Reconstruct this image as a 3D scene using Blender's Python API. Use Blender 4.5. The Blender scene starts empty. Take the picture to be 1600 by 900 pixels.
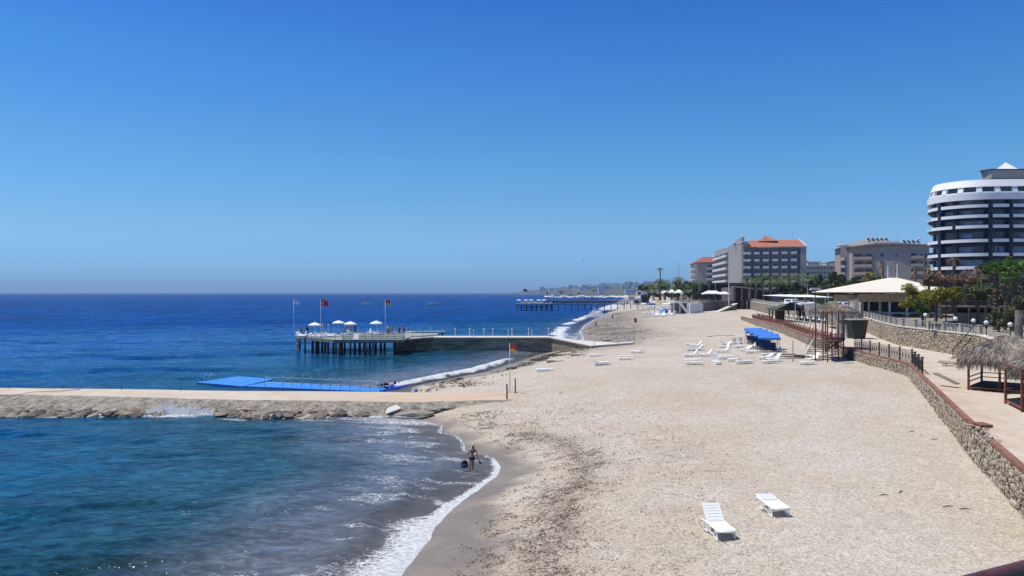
import bpy, math, random
import numpy as np
from mathutils import Vector, Matrix, Euler

random.seed(7); rng = np.random.default_rng(7)
R = math.radians
scene = bpy.context.scene
COL = scene.collection

# ------------------------------------------------------------------ camera, light, exposure
CAM_H, FPX, HOR = 10.3, 1200.0, 458.0
cam_d = bpy.data.cameras.new('camera'); cam = bpy.data.objects.new('camera', cam_d); COL.objects.link(cam)
cam.location = (0, 0, CAM_H); cam.rotation_euler = (R(90), 0, 0)
cam_d.sensor_width = 36; cam_d.lens = 36 * FPX / 1600
cam_d.shift_y = (HOR - 0.9 - 450) / 1600.0
cam_d.clip_start = 0.1; cam_d.clip_end = 40000
scene.camera = cam

SUN_EL, SUN_AZ = R(67), R(9)         # the sun stands high on the sea side, a little ahead
sun_dir = Vector((-math.cos(SUN_EL)*math.cos(SUN_AZ), math.cos(SUN_EL)*math.sin(SUN_AZ), math.sin(SUN_EL)))
sd_ = bpy.data.lights.new('sun', 'SUN'); sd_.energy = 4.6; sd_.angle = R(0.53); sd_.color = (1.0, 0.935, 0.82)
so = bpy.data.objects.new('sun', sd_); COL.objects.link(so); so.location = (-60, 20, 120)
so.rotation_euler = sun_dir.to_track_quat('Z', 'Y').to_euler()

world = bpy.data.worlds.new("World"); scene.world = world; world.use_nodes = True
wn, wl = world.node_tree.nodes, world.node_tree.links
wn.clear()
sky = wn.new('ShaderNodeTexSky'); sky.sky_type = 'NISHITA'; sky.sun_disc = False
sky.sun_elevation = SUN_EL; sky.sun_rotation = R(270) + SUN_AZ
sky.altitude = 0; sky.air_density = 1.0; sky.dust_density = 0.45; sky.ozone_density = 2.2
hs = wn.new('ShaderNodeHueSaturation'); hs.inputs['Saturation'].default_value = 1.22; hs.inputs['Value'].default_value = 1.0
bg = wn.new('ShaderNodeBackground'); bg.inputs['Strength'].default_value = 0.137
wo = wn.new('ShaderNodeOutputWorld')
tc = wn.new('ShaderNodeTexCoord'); sxz = wn.new('ShaderNodeSeparateXYZ'); wl.new(tc.outputs['Generated'], sxz.inputs[0])
cr_ = wn.new('ShaderNodeValToRGB'); ce = cr_.color_ramp.elements     # deep clear Mediterranean blue, the same in every direction
_st = [(0,(.23,.52,1.24)),(.012,(.25,.55,1.22)),(.077,(.40,.62,.93)),(.167,(.40,.69,.91)),(.282,(.32,.66,.99)),(.35,(.26,.58,.99)),(1,(.42,.68,.93))]
while len(ce) < len(_st): ce.new(.5)
for i_, (p_, c_) in enumerate(_st): ce[i_].position = p_; ce[i_].color = (*c_, 1)
wl.new(sxz.outputs[2], cr_.inputs[0])
mt_ = wn.new('ShaderNodeMix'); mt_.data_type = 'RGBA'; mt_.blend_type = 'MULTIPLY'; mt_.inputs[0].default_value = 1
wl.new(sky.outputs[0], hs.inputs['Color']); wl.new(hs.outputs[0], mt_.inputs[6]); wl.new(cr_.outputs[0], mt_.inputs[7]); wl.new(mt_.outputs[2], bg.inputs[0]); wl.new(bg.outputs[0], wo.inputs[0])
vs = scene.view_settings; vs.view_transform = 'Standard'; vs.look = 'None'; vs.exposure = 0; vs.gamma = 1; vs.use_curve_mapping = False
scene.cycles.max_bounces = 6; scene.cycles.volume_bounces = 0; scene.cycles.transparent_max_bounces = 8

# ------------------------------------------------------------------ placement helpers
def at(px, py, z=0.0):
    Y = (CAM_H - z) * FPX / (py - HOR); return Vector(((px-800)/FPX*Y, Y, z))
def up(px, py, Y):
    return Vector(((px-800)/FPX*Y, Y, CAM_H - (py-HOR)/FPX*Y))

SHORE = [(-6,5),(-5,20),(-4.0,28.2),(-3.4,31.9),(-3.5,33.7),(-2.8,37),(-1.8,40),(-.8,43),(-.7,45.3),(-1.2,48.2),(-3.0,50),(-3.3,53),(-3.9,55),
         (-5.2,56.4),(-5.3,59),(-7.7,62.5),(-9,66),(-10,75),(-11,83.5),(-7,92),(-3.3,99.7),(2,117.7),(5,128),(11,145),(16,169),(18,200),(23,240),(32,294),
         (42,350),(71,515),(159,1030),(230,1600),(250,2500),(150,3900),(-60,5000),(-150,5350),(400,5700),(4000,6200),(9000,14000)]
SX = np.array([p[0] for p in SHORE], float); SY = np.array([p[1] for p in SHORE], float)
def shore(X, Y):
    X = np.asarray(X, float); Y = np.asarray(Y, float)
    best = np.full(X.shape, 1e9)
    for i in range(len(SX)-1):
        ax, ay, bx, by = SX[i], SY[i], SX[i+1], SY[i+1]
        dx, dy = bx-ax, by-ay
        t = np.clip(((X-ax)*dx+(Y-ay)*dy)/(dx*dx+dy*dy), 0, 1)
        best = np.minimum(best, np.hypot(X-ax-t*dx, Y-ay-t*dy))
    return np.where(X > np.interp(Y, SY, SX), best, -best)

_perm = np.random.default_rng(3).random((256, 256))
def vnoise(x, y):
    xi = np.floor(x).astype(int); yi = np.floor(y).astype(int)
    fx = x-xi; fy = y-yi; fx = fx*fx*(3-2*fx); fy = fy*fy*(3-2*fy)
    g = lambda a, b: _perm[a & 255, b & 255]
    return (g(xi,yi)*(1-fx)+g(xi+1,yi)*fx)*(1-fy)+(g(xi,yi+1)*(1-fx)+g(xi+1,yi+1)*fx)*fy
def fbm(x, y, o=4):
    s = 0; a = .5; n = 0
    for k in range(o):
        s = s + a*vnoise(x*2**k+17*k, y*2**k+31*k); n += a; a *= .5
    return s/n
def sst(a, b, x):
    t = np.clip((x-a)/(b-a), 0, 1); return t*t*(3-2*t)

LW = [(11,10),(13.2,15),(18.6,27.9),(22.3,37.1),(36,69.6),(38.9,88.8),(43.8,113.6),(50.6,143),(62,208)]     # foot of the beach wall
UW = [(20,10),(24,25),(33,46),(39.5,60.8),(45.5,75),(46.5,85),(47.7,95),(50.8,105),(56,120),(59,130),(62,145),(70,197),(96,315)]   # terrace wall
lwx = lambda Y: np.interp(Y, [p[1] for p in LW], [p[0] for p in LW])
uwx = lambda Y: np.interp(Y, [p[1] for p in UW], [p[0] for p in UW])
def sand_z(X, Y):
    X = np.asarray(X, float); Y = np.asarray(Y, float)
    d = shore(X, Y)
    dd = d + (fbm(X*.35, Y*.35)-.5)*.5
    land = 2.75*(1-np.exp(-np.maximum(dd, 0)/14.0)) + 0.02*np.maximum(dd-60, 0)**.5
    sea_ = -np.minimum(np.abs(np.minimum(dd, 0))*.13, 3.2)
    z = np.where(dd > 0, land, sea_)
    z = z + sst(3, 9, d)*(fbm(X*.25, Y*.25)-.5)*.22 + sst(4, 10, d)*(fbm(X*1.3, Y*1.3, 3)-.5)*.07
    z = z + 1.1*sst(175, 225, Y)*sst(45, 80, X)*(1-sst(300, 420, Y))
    return z
def sz(x, y): return float(sand_z(np.array([x]), np.array([y]))[0])
def ground(px, py):
    z = 1.5
    for _ in range(25):
        p = at(px, py, z); z = .5*z+.5*sz(p.x, p.y)
    p = at(px, py, z); return Vector((p.x, p.y, sz(p.x, p.y)))

# ------------------------------------------------------------------ mesh builder
class MB:
    def __init__(s): s.v = []; s.f = []; s.m = []
    def add(s, vs, fs, mi=0):
        o = len(s.v); s.v.extend([tuple(v) for v in vs]); s.f.extend([tuple(i+o for i in f) for f in fs]); s.m.extend([mi]*len(fs)); return s
    def box(s, cx, cy, cz, sx, sy, sz_, rz=0, mi=0, tilt=0):
        c, n = math.cos(rz), math.sin(rz); out = []
        ct, st = math.cos(tilt), math.sin(tilt)
        for dz in (-.5, .5):
            for dx, dy in ((-.5,-.5),(.5,-.5),(.5,.5),(-.5,.5)):
                x, y, z = dx*sx, dy*sy, dz*sz_
                y, z = y*ct-z*st, y*st+z*ct
                out.append((cx+x*c-y*n, cy+x*n+y*c, cz+z))
        return s.add(out, [(3,2,1,0),(4,5,6,7),(0,1,5,4),(1,2,6,5),(2,3,7,6),(3,0,4,7)], mi)
    def bar(s, p, q, r, n=4, mi=0, r2=None):
        p = Vector(p); q = Vector(q); d = (q-p)
        if d.length < 1e-6: return s
        d.normalize(); a = d.cross(Vector((0,0,1)))
        if a.length < 1e-3: a = d.cross(Vector((0,1,0)))
        a.normalize(); b = d.cross(a); r2 = r if r2 is None else r2
        vs = []
        for c, rr in ((p, r), (q, r2)):
            for k in range(n):
                t = 2*math.pi*(k+.5)/n; vs.append(c+a*math.cos(t)*rr*(1.2 if n == 4 else 1)+b*math.sin(t)*rr*(1.2 if n == 4 else 1))
        fs = [(k, (k+1) % n, n+(k+1) % n, n+k) for k in range(n)]+[tuple(range(n))[::-1], tuple(range(n, 2*n))]
        return s.add(vs, fs, mi)
    def tube(s, pts, rs, n=8, mi=0):
        if not isinstance(rs, (list, tuple)): rs = [rs]*len(pts)
        pts = [Vector(p) for p in pts]; vs = []; fs = []
        for i, p in enumerate(pts):
            d = (pts[min(i+1, len(pts)-1)]-pts[max(i-1, 0)]).normalized(); a = d.cross(Vector((0.01,0.02,1)))
            if a.length < 1e-2: a = d.cross(Vector((1,0,0)))
            a.normalize(); b = d.cross(a)
            for k in range(n):
                t = 2*math.pi*k/n; vs.append(p+a*math.cos(t)*rs[i]+b*math.sin(t)*rs[i])
        for i in range(len(pts)-1):
            for k in range(n): fs.append((i*n+k, i*n+(k+1) % n, (i+1)*n+(k+1) % n, (i+1)*n+k))
        fs.append(tuple(range(n))[::-1]); fs.append(tuple((len(pts)-1)*n+k for k in range(n)))
        return s.add(vs, fs, mi)
    def quad(s, a, b, c, d, mi=0): return s.add([a, b, c, d], [(0,1,2,3)], mi)
    def tri(s, a, b, c, mi=0): return s.add([a, b, c], [(0,1,2)], mi)
    def prism(s, poly, z0, z1, mi=0):
        n = len(poly); zz0 = z0 if isinstance(z0, (list, tuple)) else [z0]*n; zz1 = z1 if isinstance(z1, (list, tuple)) else [z1]*n
        vs = [(x, y, a) for (x, y), a in zip(poly, zz0)]+[(x, y, b) for (x, y), b in zip(poly, zz1)]
        return s.add(vs, [(k, (k+1) % n, n+(k+1) % n, n+k) for k in range(n)]+[tuple(range(n))[::-1], tuple(range(n, 2*n))], mi)
    def lathe(s, prof, n=16, c=(0,0,0), mi=0, sx=1, sy=1):
        vs = [(c[0]+r*sx*math.cos(2*math.pi*k/n), c[1]+r*sy*math.sin(2*math.pi*k/n), c[2]+z) for r, z in prof for k in range(n)]
        fs = [(i*n+k, i*n+(k+1) % n, (i+1)*n+(k+1) % n, (i+1)*n+k) for i in range(len(prof)-1) for k in range(n)]
        fs += [tuple(range(n))[::-1], tuple((len(prof)-1)*n+k for k in range(n))]
        return s.add(vs, fs, mi)
    def ball(s, c, r, n=10, mi=0, sx=1, sy=1, szz=1):
        m = n//2; prof = [(max(r*math.sin(math.pi*i/m), 1e-3), -r*szz*math.cos(math.pi*i/m)) for i in range(m+1)]
        return s.lathe(prof, n, c, mi, sx, sy)
    def rock(s, c, sx, sy, sz_, mi=0, j=.22, rz=None):
        t = (1+5**.5)/2; V = [(-1,t,0),(1,t,0),(-1,-t,0),(1,-t,0),(0,-1,t),(0,1,t),(0,-1,-t),(0,1,-t),(t,0,-1),(t,0,1),(-t,0,-1),(-t,0,1)]
        Fc = [(0,11,5),(0,5,1),(0,1,7),(0,7,10),(0,10,11),(1,5,9),(5,11,4),(11,10,2),(10,7,6),(7,1,8),(3,9,4),(3,4,2),(3,2,6),(3,6,8),(3,8,9),(4,9,5),(2,4,11),(6,2,10),(8,6,7),(9,8,1)]
        a = random.random()*6.28; ca, sa = math.cos(a), math.sin(a); out = []
        rz = random.random()*6.28 if rz is None else rz; cz, sn = math.cos(rz), math.sin(rz)
        for x, y, z in V:
            x, z = x*ca-z*sa, x*sa+z*ca
            q = 1+random.uniform(-j, j); x, y, z = x*q*sx/3.6, y*q*sy/3.6, z*q*sz_/3.6
            out.append((c[0]+x*cz-y*sn, c[1]+x*sn+y*cz, c[2]+z))
        return s.add(out, Fc, mi)
    def build(s, name, mats, parent=None, smooth=False, world=False, loc=None, rz=0):
        me = bpy.data.meshes.new(name)
        vs = s.v
        if world and parent is not None:
            l = root_loc(parent); vs = [(x-l[0], y-l[1], z-l[2]) for x, y, z in vs]
        me.from_pydata(vs, [], s.f)
        if not isinstance(mats, (list, tuple)): mats = [mats]
        for m in mats: me.materials.append(m)
        if any(s.m): me.polygons.foreach_set('material_index', s.m)
        if smooth: me.polygons.foreach_set('use_smooth', [True]*len(s.f))
        me.update()
        o = bpy.data.objects.new(name, me); COL.objects.link(o)
        if parent is not None: o.parent = parent
        if loc is not None: o.location = loc
        o.rotation_euler = (0, 0, rz)
        return o
def root_loc(o):
    l = Vector(o.location); p = o.parent
    while p is not None: l += Vector(p.location); p = p.parent
    return l
def tag(o, label=None, cat=None, group=None, kind=None):
    if label: o['label'] = label
    if cat: o['category'] = cat
    if group: o['group'] = group
    if kind: o['kind'] = kind
    return o
def thing(name, label, cat, loc=(0,0,0), rz=0, group=None):
    o = bpy.data.objects.new(name, None); COL.objects.link(o); o.location = loc; o.rotation_euler = (0,0,rz); o.empty_display_size = .3
    return tag(o, label, cat, group)
def inst(src, parent, loc=None, rz=None, name=None, rot=None, scale=None):
    c = src.copy(); COL.objects.link(c); c.parent = parent
    if loc is not None: c.location = loc
    if rz is not None: c.rotation_euler = (0,0,rz)
    if rot is not None: c.rotation_euler = rot
    if scale is not None: c.scale = scale
    return c
def copy_tree(o, parent=None):
    c = o.copy(); COL.objects.link(c); c.parent = parent
    for ch in o.children: copy_tree(ch, c)
    return c
def clone(o, label, loc, rz=0, group=None, scale=None):
    c = copy_tree(o); c.location = loc; c.rotation_euler = (0,0,rz); c['label'] = label
    if group: c['group'] = group
    if scale: c.scale = (scale,)*3 if not isinstance(scale, tuple) else scale
    return c

# ------------------------------------------------------------------ materials
def nodes(m):
    m.use_nodes = True; nt = m.node_tree; nt.nodes.clear(); return nt, nt.nodes, nt.links
def mat(name, c, rough=.7, var=.15, scale=3.0, bump=0.0, bscale=None, metal=0, spec=.3, c2=None, detail=4):
    m = bpy.data.materials.new(name); nt, N, L = nodes(m)
    o = N.new('ShaderNodeOutputMaterial'); p = N.new('ShaderNodeBsdfPrincipled'); L.new(p.outputs[0], o.inputs[0])
    p.inputs['Roughness'].default_value = rough; p.inputs['Metallic'].default_value = metal; p.inputs['Specular IOR Level'].default_value = spec
    g = N.new('ShaderNodeNewGeometry'); nz = N.new('ShaderNodeTexNoise'); nz.inputs['Scale'].default_value = scale; nz.inputs['Detail'].default_value = detail
    L.new(g.outputs['Position'], nz.inputs['Vector'])
    mx = N.new('ShaderNodeMix'); mx.data_type = 'RGBA'
    r = N.new('ShaderNodeMapRange'); r.inputs[1].default_value = .3; r.inputs[2].default_value = .7
    L.new(nz.outputs[0], r.inputs[0]); L.new(r.outputs[0], mx.inputs[0])
    a = c; b = c2 if c2 else tuple(x*(1+var) for x in c)
    if not c2: a = tuple(x*(1-var) for x in c)
    mx.inputs[6].default_value = (*a, 1); mx.inputs[7].default_value = (*b, 1); L.new(mx.outputs[2], p.inputs['Base Color'])
    if bump:
        n2 = N.new('ShaderNodeTexNoise'); n2.inputs['Scale'].default_value = bscale or scale*4; n2.inputs['Detail'].default_value = 5
        L.new(g.outputs['Position'], n2.inputs['Vector'])
        bp = N.new('ShaderNodeBump'); bp.inputs['Strength'].default_value = .6; bp.inputs['Distance'].default_value = bump
        L.new(n2.outputs[0], bp.inputs['Height']); L.new(bp.outputs[0], p.inputs['Normal'])
    return m
def leafmat(name, c, c2, rough=.6, tr=.25):
    m = bpy.data.materials.new(name); nt, N, L = nodes(m)
    o = N.new('ShaderNodeOutputMaterial'); p = N.new('ShaderNodeBsdfPrincipled'); t = N.new('ShaderNodeBsdfTranslucent'); ms = N.new('ShaderNodeMixShader')
    p.inputs['Roughness'].default_value = rough; p.inputs['Specular IOR Level'].default_value = .25
    g = N.new('ShaderNodeNewGeometry'); mx = N.new('ShaderNodeMix'); mx.data_type = 'RGBA'
    nz = N.new('ShaderNodeTexNoise'); nz.inputs['Scale'].default_value = 1.3; L.new(g.outputs['Position'], nz.inputs['Vector'])
    ad = N.new('ShaderNodeMath'); ad.operation = 'MULTIPLY_ADD'; ad.inputs[1].default_value = .6; L.new(g.outputs['Random Per Island'], ad.inputs[0])
    mr = N.new('ShaderNodeMapRange'); mr.inputs[1].default_value = .35; mr.inputs[2].default_value = .7; mr.inputs[4].default_value = .5
    L.new(nz.outputs[0], mr.inputs[0]); L.new(mr.outputs[0], ad.inputs[2]); L.new(ad.outputs[0], mx.inputs[0])
    mx.inputs[6].default_value = (*c, 1); mx.inputs[7].default_value = (*c2, 1)
    L.new(mx.outputs[2], p.inputs['Base Color']); L.new(mx.outputs[2], t.inputs[0])
    ms.inputs[0].default_value = tr; L.new(p.outputs[0], ms.inputs[1]); L.new(t.outputs[0], ms.inputs[2]); L.new(ms.outputs[0], o.inputs[0])
    return m
def stonemat(name, cols, scale=2.2, island=False, mortar=(.2,.17,.14)):
    m = bpy.data.materials.new(name); nt, N, L = nodes(m)
    o = N.new('ShaderNodeOutputMaterial'); p = N.new('ShaderNodeBsdfPrincipled'); L.new(p.outputs[0], o.inputs[0]); p.inputs['Roughness'].default_value = .85; p.inputs['Specular IOR Level'].default_value = .15
    g = N.new('ShaderNodeNewGeometry'); cr = N.new('ShaderNodeValToRGB')
    while len(cr.color_ramp.elements) < len(cols): cr.color_ramp.elements.new(.5)
    for i, c in enumerate(cols): e = cr.color_ramp.elements[i]; e.position = i/(len(cols)-1); e.color = (*c, 1)
    nz = N.new('ShaderNodeTexNoise'); nz.inputs['Scale'].default_value = 9; nz.inputs['Detail'].default_value = 6; L.new(g.outputs['Position'], nz.inputs['Vector'])
    if island:
        oi = N.new('ShaderNodeObjectInfo'); ad = N.new('ShaderNodeMath'); ad.operation = 'ADD'; fr = N.new('ShaderNodeMath'); fr.operation = 'FRACT'
        L.new(g.outputs['Random Per Island'], ad.inputs[0]); L.new(oi.outputs['Random'], ad.inputs[1]); L.new(ad.outputs[0], fr.inputs[0]); L.new(fr.outputs[0], cr.inputs[0])
        base = cr.outputs[0]
    else:
        v = N.new('ShaderNodeTexVoronoi'); v.inputs['Scale'].default_value = scale; L.new(g.outputs['Position'], v.inputs['Vector'])
        v2 = N.new('ShaderNodeTexVoronoi'); v2.feature = 'DISTANCE_TO_EDGE'; v2.inputs['Scale'].default_value = scale; L.new(g.outputs['Position'], v2.inputs['Vector'])
        sp = N.new('ShaderNodeSeparateColor'); L.new(v.outputs['Color'], sp.inputs[0]); L.new(sp.outputs[0], cr.inputs[0])
        r = N.new('ShaderNodeMapRange'); r.inputs[1].default_value = .02; r.inputs[2].default_value = .09; L.new(v2.outputs[0], r.inputs[0])
        mm = N.new('ShaderNodeMix'); mm.data_type = 'RGBA'; mm.inputs[6].default_value = (*mortar, 1); L.new(r.outputs[0], mm.inputs[0]); L.new(cr.outputs[0], mm.inputs[7]); base = mm.outputs[2]
        bp = N.new('ShaderNodeBump'); bp.inputs['Distance'].default_value = .06; L.new(r.outputs[0], bp.inputs['Height']); L.new(bp.outputs[0], p.inputs['Normal'])
    ml = N.new('ShaderNodeMix'); ml.data_type = 'RGBA'; ml.blend_type = 'MULTIPLY'; ml.inputs[0].default_value = .55
    L.new(base, ml.inputs[6]); r2 = N.new('ShaderNodeValToRGB'); r2.color_ramp.elements[0].position = .3; r2.color_ramp.elements[0].color = (.45,.42,.38,1); r2.color_ramp.elements[1].position = .65
    L.new(nz.outputs[0], r2.inputs[0]); L.new(r2.outputs[0], ml.inputs[7]); L.new(ml.outputs[2], p.inputs['Base Color'])
    return m

M = {}
M['white_plastic'] = mat('white_plastic', (.88,.87,.83), .42, .03, 2, spec=.4)
M['white_paint'] = mat('white_paint', (.72,.72,.70), .55, .06, 1.5)
M['offwhite'] = mat('offwhite', (.60,.60,.58), .7, .1, 1.0)
M['cream_cloth'] = mat('cream_cloth', (.74,.68,.55), .8, .05, .7)
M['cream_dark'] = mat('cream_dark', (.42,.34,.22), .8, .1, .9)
M['concrete'] = mat('concrete', (.42,.36,.29), .85, .18, .7, .015, 9)
M['concrete_pale'] = mat('concrete_pale', (.62,.57,.50), .85, .08, .7, .01, 9)
M['concrete_orange'] = mat('concrete_orange', (.50,.39,.27), .85, .14, .35, .01, 9, c2=(.55,.36,.20))
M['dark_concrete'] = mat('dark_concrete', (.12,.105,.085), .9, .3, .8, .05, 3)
M['grey_metal'] = mat('grey_metal', (.45,.46,.46), .4, .08, 4, metal=.5)
M['white_metal'] = mat('white_metal', (.66,.67,.68), .4, .05, 4)
M['dark_metal'] = mat('dark_metal', (.035,.028,.024), .5, .2, 5)
M['rust_metal'] = mat('rust_metal', (.13,.045,.030), .6, .25, 3, .004, 30)
M['red_brown'] = mat('red_brown', (.22,.075,.05), .6, .2, 3, .004, 30)
M['pipe_red'] = mat('pipe_red', (.11,.038,.030), .35, .25, 14, .002, 90, spec=.5)
M['cap_red'] = mat('cap_red', (.20,.085,.055), .8, .25, 1.2, .01, 12, c2=(.30,.16,.10))
M['wood_dark'] = mat('wood_dark', (.075,.05,.035), .75, .25, 3, .006, 20)
M['pile'] = mat('pile', (.035,.03,.03), .7, .3, 2, .01, 12)
M['deck_grey'] = mat('deck_grey', (.30,.31,.27), .8, .15, 1.4, .008, 10)
M['deck_green'] = mat('deck_green', (.16,.19,.15), .8, .2, 1.2)
M['blue_canvas'] = mat('blue_canvas', (.055,.20,.62), .65, .08, 2)
M['blue_valance'] = mat('blue_valance', (.03,.12,.42), .65, .08, 2)
M['blue_dark_cloth'] = mat('blue_dark_cloth', (.03,.06,.16), .7, .2, 4)
M['pontoon_dark'] = mat('pontoon_dark', (.012,.05,.42), .45, .15, 2, spec=.4)
mtp = bpy.data.materials.new('pontoon_top'); nt_, N_, L__ = nodes(mtp)
o_1 = N_.new('ShaderNodeOutputMaterial'); p_1 = N_.new('ShaderNodeBsdfPrincipled'); L__.new(p_1.outputs[0], o_1.inputs[0]); p_1.inputs['Roughness'].default_value = .5
b_1 = N_.new('ShaderNodeTexBrick'); b_1.offset = 0; b_1.inputs['Scale'].default_value = 1; b_1.inputs['Brick Width'].default_value = .5; b_1.inputs['Row Height'].default_value = .5; b_1.inputs['Mortar Size'].default_value = .035
b_1.inputs['Color1'].default_value = (.04,.26,.70,1); b_1.inputs['Color2'].default_value = (.06,.31,.74,1); b_1.inputs['Mortar'].default_value = (.012,.09,.45,1)
g_1 = N_.new('ShaderNodeNewGeometry'); r_1 = N_.new('ShaderNodeVectorRotate'); r_1.inputs['Angle'].default_value = .3; L__.new(g_1.outputs['Position'], r_1.inputs[0]); L__.new(r_1.outputs[0], b_1.inputs[0]); L__.new(b_1.outputs[0], p_1.inputs['Base Color'])
M['pontoon_top'] = mtp
M['navy'] = mat('navy', (.012,.016,.032), .6, .2, 6)
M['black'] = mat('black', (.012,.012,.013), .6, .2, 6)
M['green_roof'] = mat('green_roof', (.055,.085,.065), .6, .15, 2)
M['green_dark'] = mat('green_dark', (.03,.042,.034), .6, .2, 3)
M['facade_grey'] = mat('facade_grey', (.36,.335,.31), .85, .05, .3)
M['facade_slate'] = mat('facade_slate', (.17,.165,.18), .85, .06, .3)
M['facade_beige'] = mat('facade_beige', (.40,.36,.31), .85, .06, .3)
M['facade_pink'] = mat('facade_pink', (.44,.33,.28), .85, .06, .3)
M['facade_black'] = mat('facade_black', (.018,.020,.034), .45, .2, .5)
M['band_white'] = mat('band_white', (.80,.80,.80), .55, .04, .4)
M['roof_red'] = mat('roof_red', (.40,.15,.09), .85, .15, 1.2, .03, 5)
M['roof_dull'] = mat('roof_dull', (.30,.10,.08), .85, .15, 1.2, .03, 5)
M['roof_brown'] = mat('roof_brown', (.09,.07,.055), .9, .2, 1)
M['roof_grey'] = mat('roof_grey', (.26,.24,.22), .85, .15, 1)
M['glass'] = mat('glass', (.03,.04,.06), .12, .3, .6, spec=.6)
M['glass_pale'] = mat('glass_pale', (.16,.20,.30), .2, .25, .6, spec=.6)
M['skin'] = mat('skin', (.36,.19,.12), .55, .06, 8)
M['skin_tan'] = mat('skin_tan', (.30,.15,.09), .55, .06, 8)
M['hair_blonde'] = mat('hair_blonde', (.58,.44,.26), .6, .15, 30)
M['hair_dark'] = mat('hair_dark', (.03,.02,.015), .6, .15, 30)
M['bikini'] = mat('bikini', (.035,.012,.012), .6, .2, 10)
M['bag'] = mat('bag', (.008,.012,.032), .6, .25, 8)
M['red_cloth'] = mat('red_cloth', (.55,.03,.03), .7, .08, 4)
M['yellow_cloth'] = mat('yellow_cloth', (.75,.45,.03), .7, .08, 4)
M['sky_cloth'] = mat('sky_cloth', (.35,.60,.80), .7, .08, 4)
M['white_cloth'] = mat('white_cloth', (.78,.78,.76), .75, .04, 4)
M['orange_cloth'] = mat('orange_cloth', (.70,.25,.06), .7, .08, 4)
M['thatch'] = leafmat('thatch', (.20,.165,.13), (.46,.40,.33), .9, .05)
M['thatch_dark'] = leafmat('thatch_dark', (.10,.07,.04), (.22,.16,.09), .9, .05)
M['bark'] = mat('bark', (.12,.085,.06), .9, .3, 3, .05, 8)
M['bark_grey'] = mat('bark_grey', (.24,.20,.16), .9, .3, 3, .05, 8)
M['leaf_green'] = leafmat('leaf_green', (.035,.075,.02), (.11,.17,.045))
M['leaf_dark'] = leafmat('leaf_dark', (.02,.045,.018), (.06,.10,.035))
M['leaf_yellow'] = leafmat('leaf_yellow', (.09,.12,.02), (.42,.33,.06))
M['leaf_palm'] = leafmat('leaf_palm', (.06,.13,.03), (.19,.29,.07))
M['leaf_dead'] = leafmat('leaf_dead', (.14,.085,.05), (.32,.22,.15), .85, .1)
M['leaf_olive'] = leafmat('leaf_olive', (.07,.09,.045), (.17,.18,.08))
STONES = [(.47,.39,.28),(.33,.265,.19),(.56,.50,.40),(.41,.33,.235),(.24,.20,.155),(.50,.42,.31),(.37,.32,.26)]
M['stone_near'] = stonemat('stone_near', STONES, island=True)
M['stone_wall'] = stonemat('stone_wall', STONES, 2.4)
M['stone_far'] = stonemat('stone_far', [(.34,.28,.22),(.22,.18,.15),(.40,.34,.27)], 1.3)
M['rock'] = stonemat('rock', [(.30,.26,.21),(.17,.145,.12),(.42,.38,.32),(.26,.19,.14),(.10,.09,.08),(.36,.32,.27)], island=True)
M['foam'] = mat('foam', (.85,.87,.88), .7, .03, 3)
M['spray'] = leafmat('spray', (.9,.91,.92), (.92,.92,.92), .8, .65)
M['mortar'] = mat('mortar', (.19,.155,.12), .95, .2, 2)
M['brick_pink'] = mat('brick_pink', (.36,.20,.17), .9, .15, 2)
M['car_white'] = mat('car_white', (.80,.80,.80), .3, .02, 2, spec=.5)
M['tyre'] = mat('tyre', (.02,.02,.02), .8, .1, 5)
M['globe'] = mat('globe', (.78,.78,.74), .25, .03, 4, spec=.5)

# ================================================================== SETTING: sand, sea, hills
def grid_mesh(name, T, Yr, zf, attrs=None, mask=None, smooth=True):
    Yg, Tg = np.meshgrid(Yr, T, indexing='ij'); X = Yg*Tg; Y = Yg
    Z, A = zf(X, Y)
    nr, nc = X.shape
    co = np.stack([X, Y, Z], -1).reshape(-1, 3).astype(np.float32)
    idx = np.arange(nr*nc).reshape(nr, nc)
    q = np.stack([idx[:-1,:-1], idx[:-1,1:], idx[1:,1:], idx[1:,:-1]], -1).reshape(-1, 4)
    if mask is not None:
        mk = mask(X, Y, Z).reshape(-1); q = q[mk[q].any(1)]
    me = bpy.data.meshes.new(name); me.vertices.add(len(co)); me.vertices.foreach_set('co', co.reshape(-1))
    me.loops.add(q.size); me.loops.foreach_set('vertex_index', q.reshape(-1).astype(np.int32))
    me.polygons.add(len(q)); me.polygons.foreach_set('loop_start', np.arange(0, q.size, 4, dtype=np.int32)); me.polygons.foreach_set('loop_total', np.full(len(q), 4, np.int32))
    me.update(calc_edges=True); me.polygons.foreach_set('use_smooth', np.full(len(q), smooth))
    for k, v in A.items():
        a = me.attributes.new(k, 'FLOAT', 'POINT'); a.data.foreach_set('value', v.reshape(-1).astype(np.float32))
    o = bpy.data.objects.new(name, me); COL.objects.link(o); return o

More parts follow.
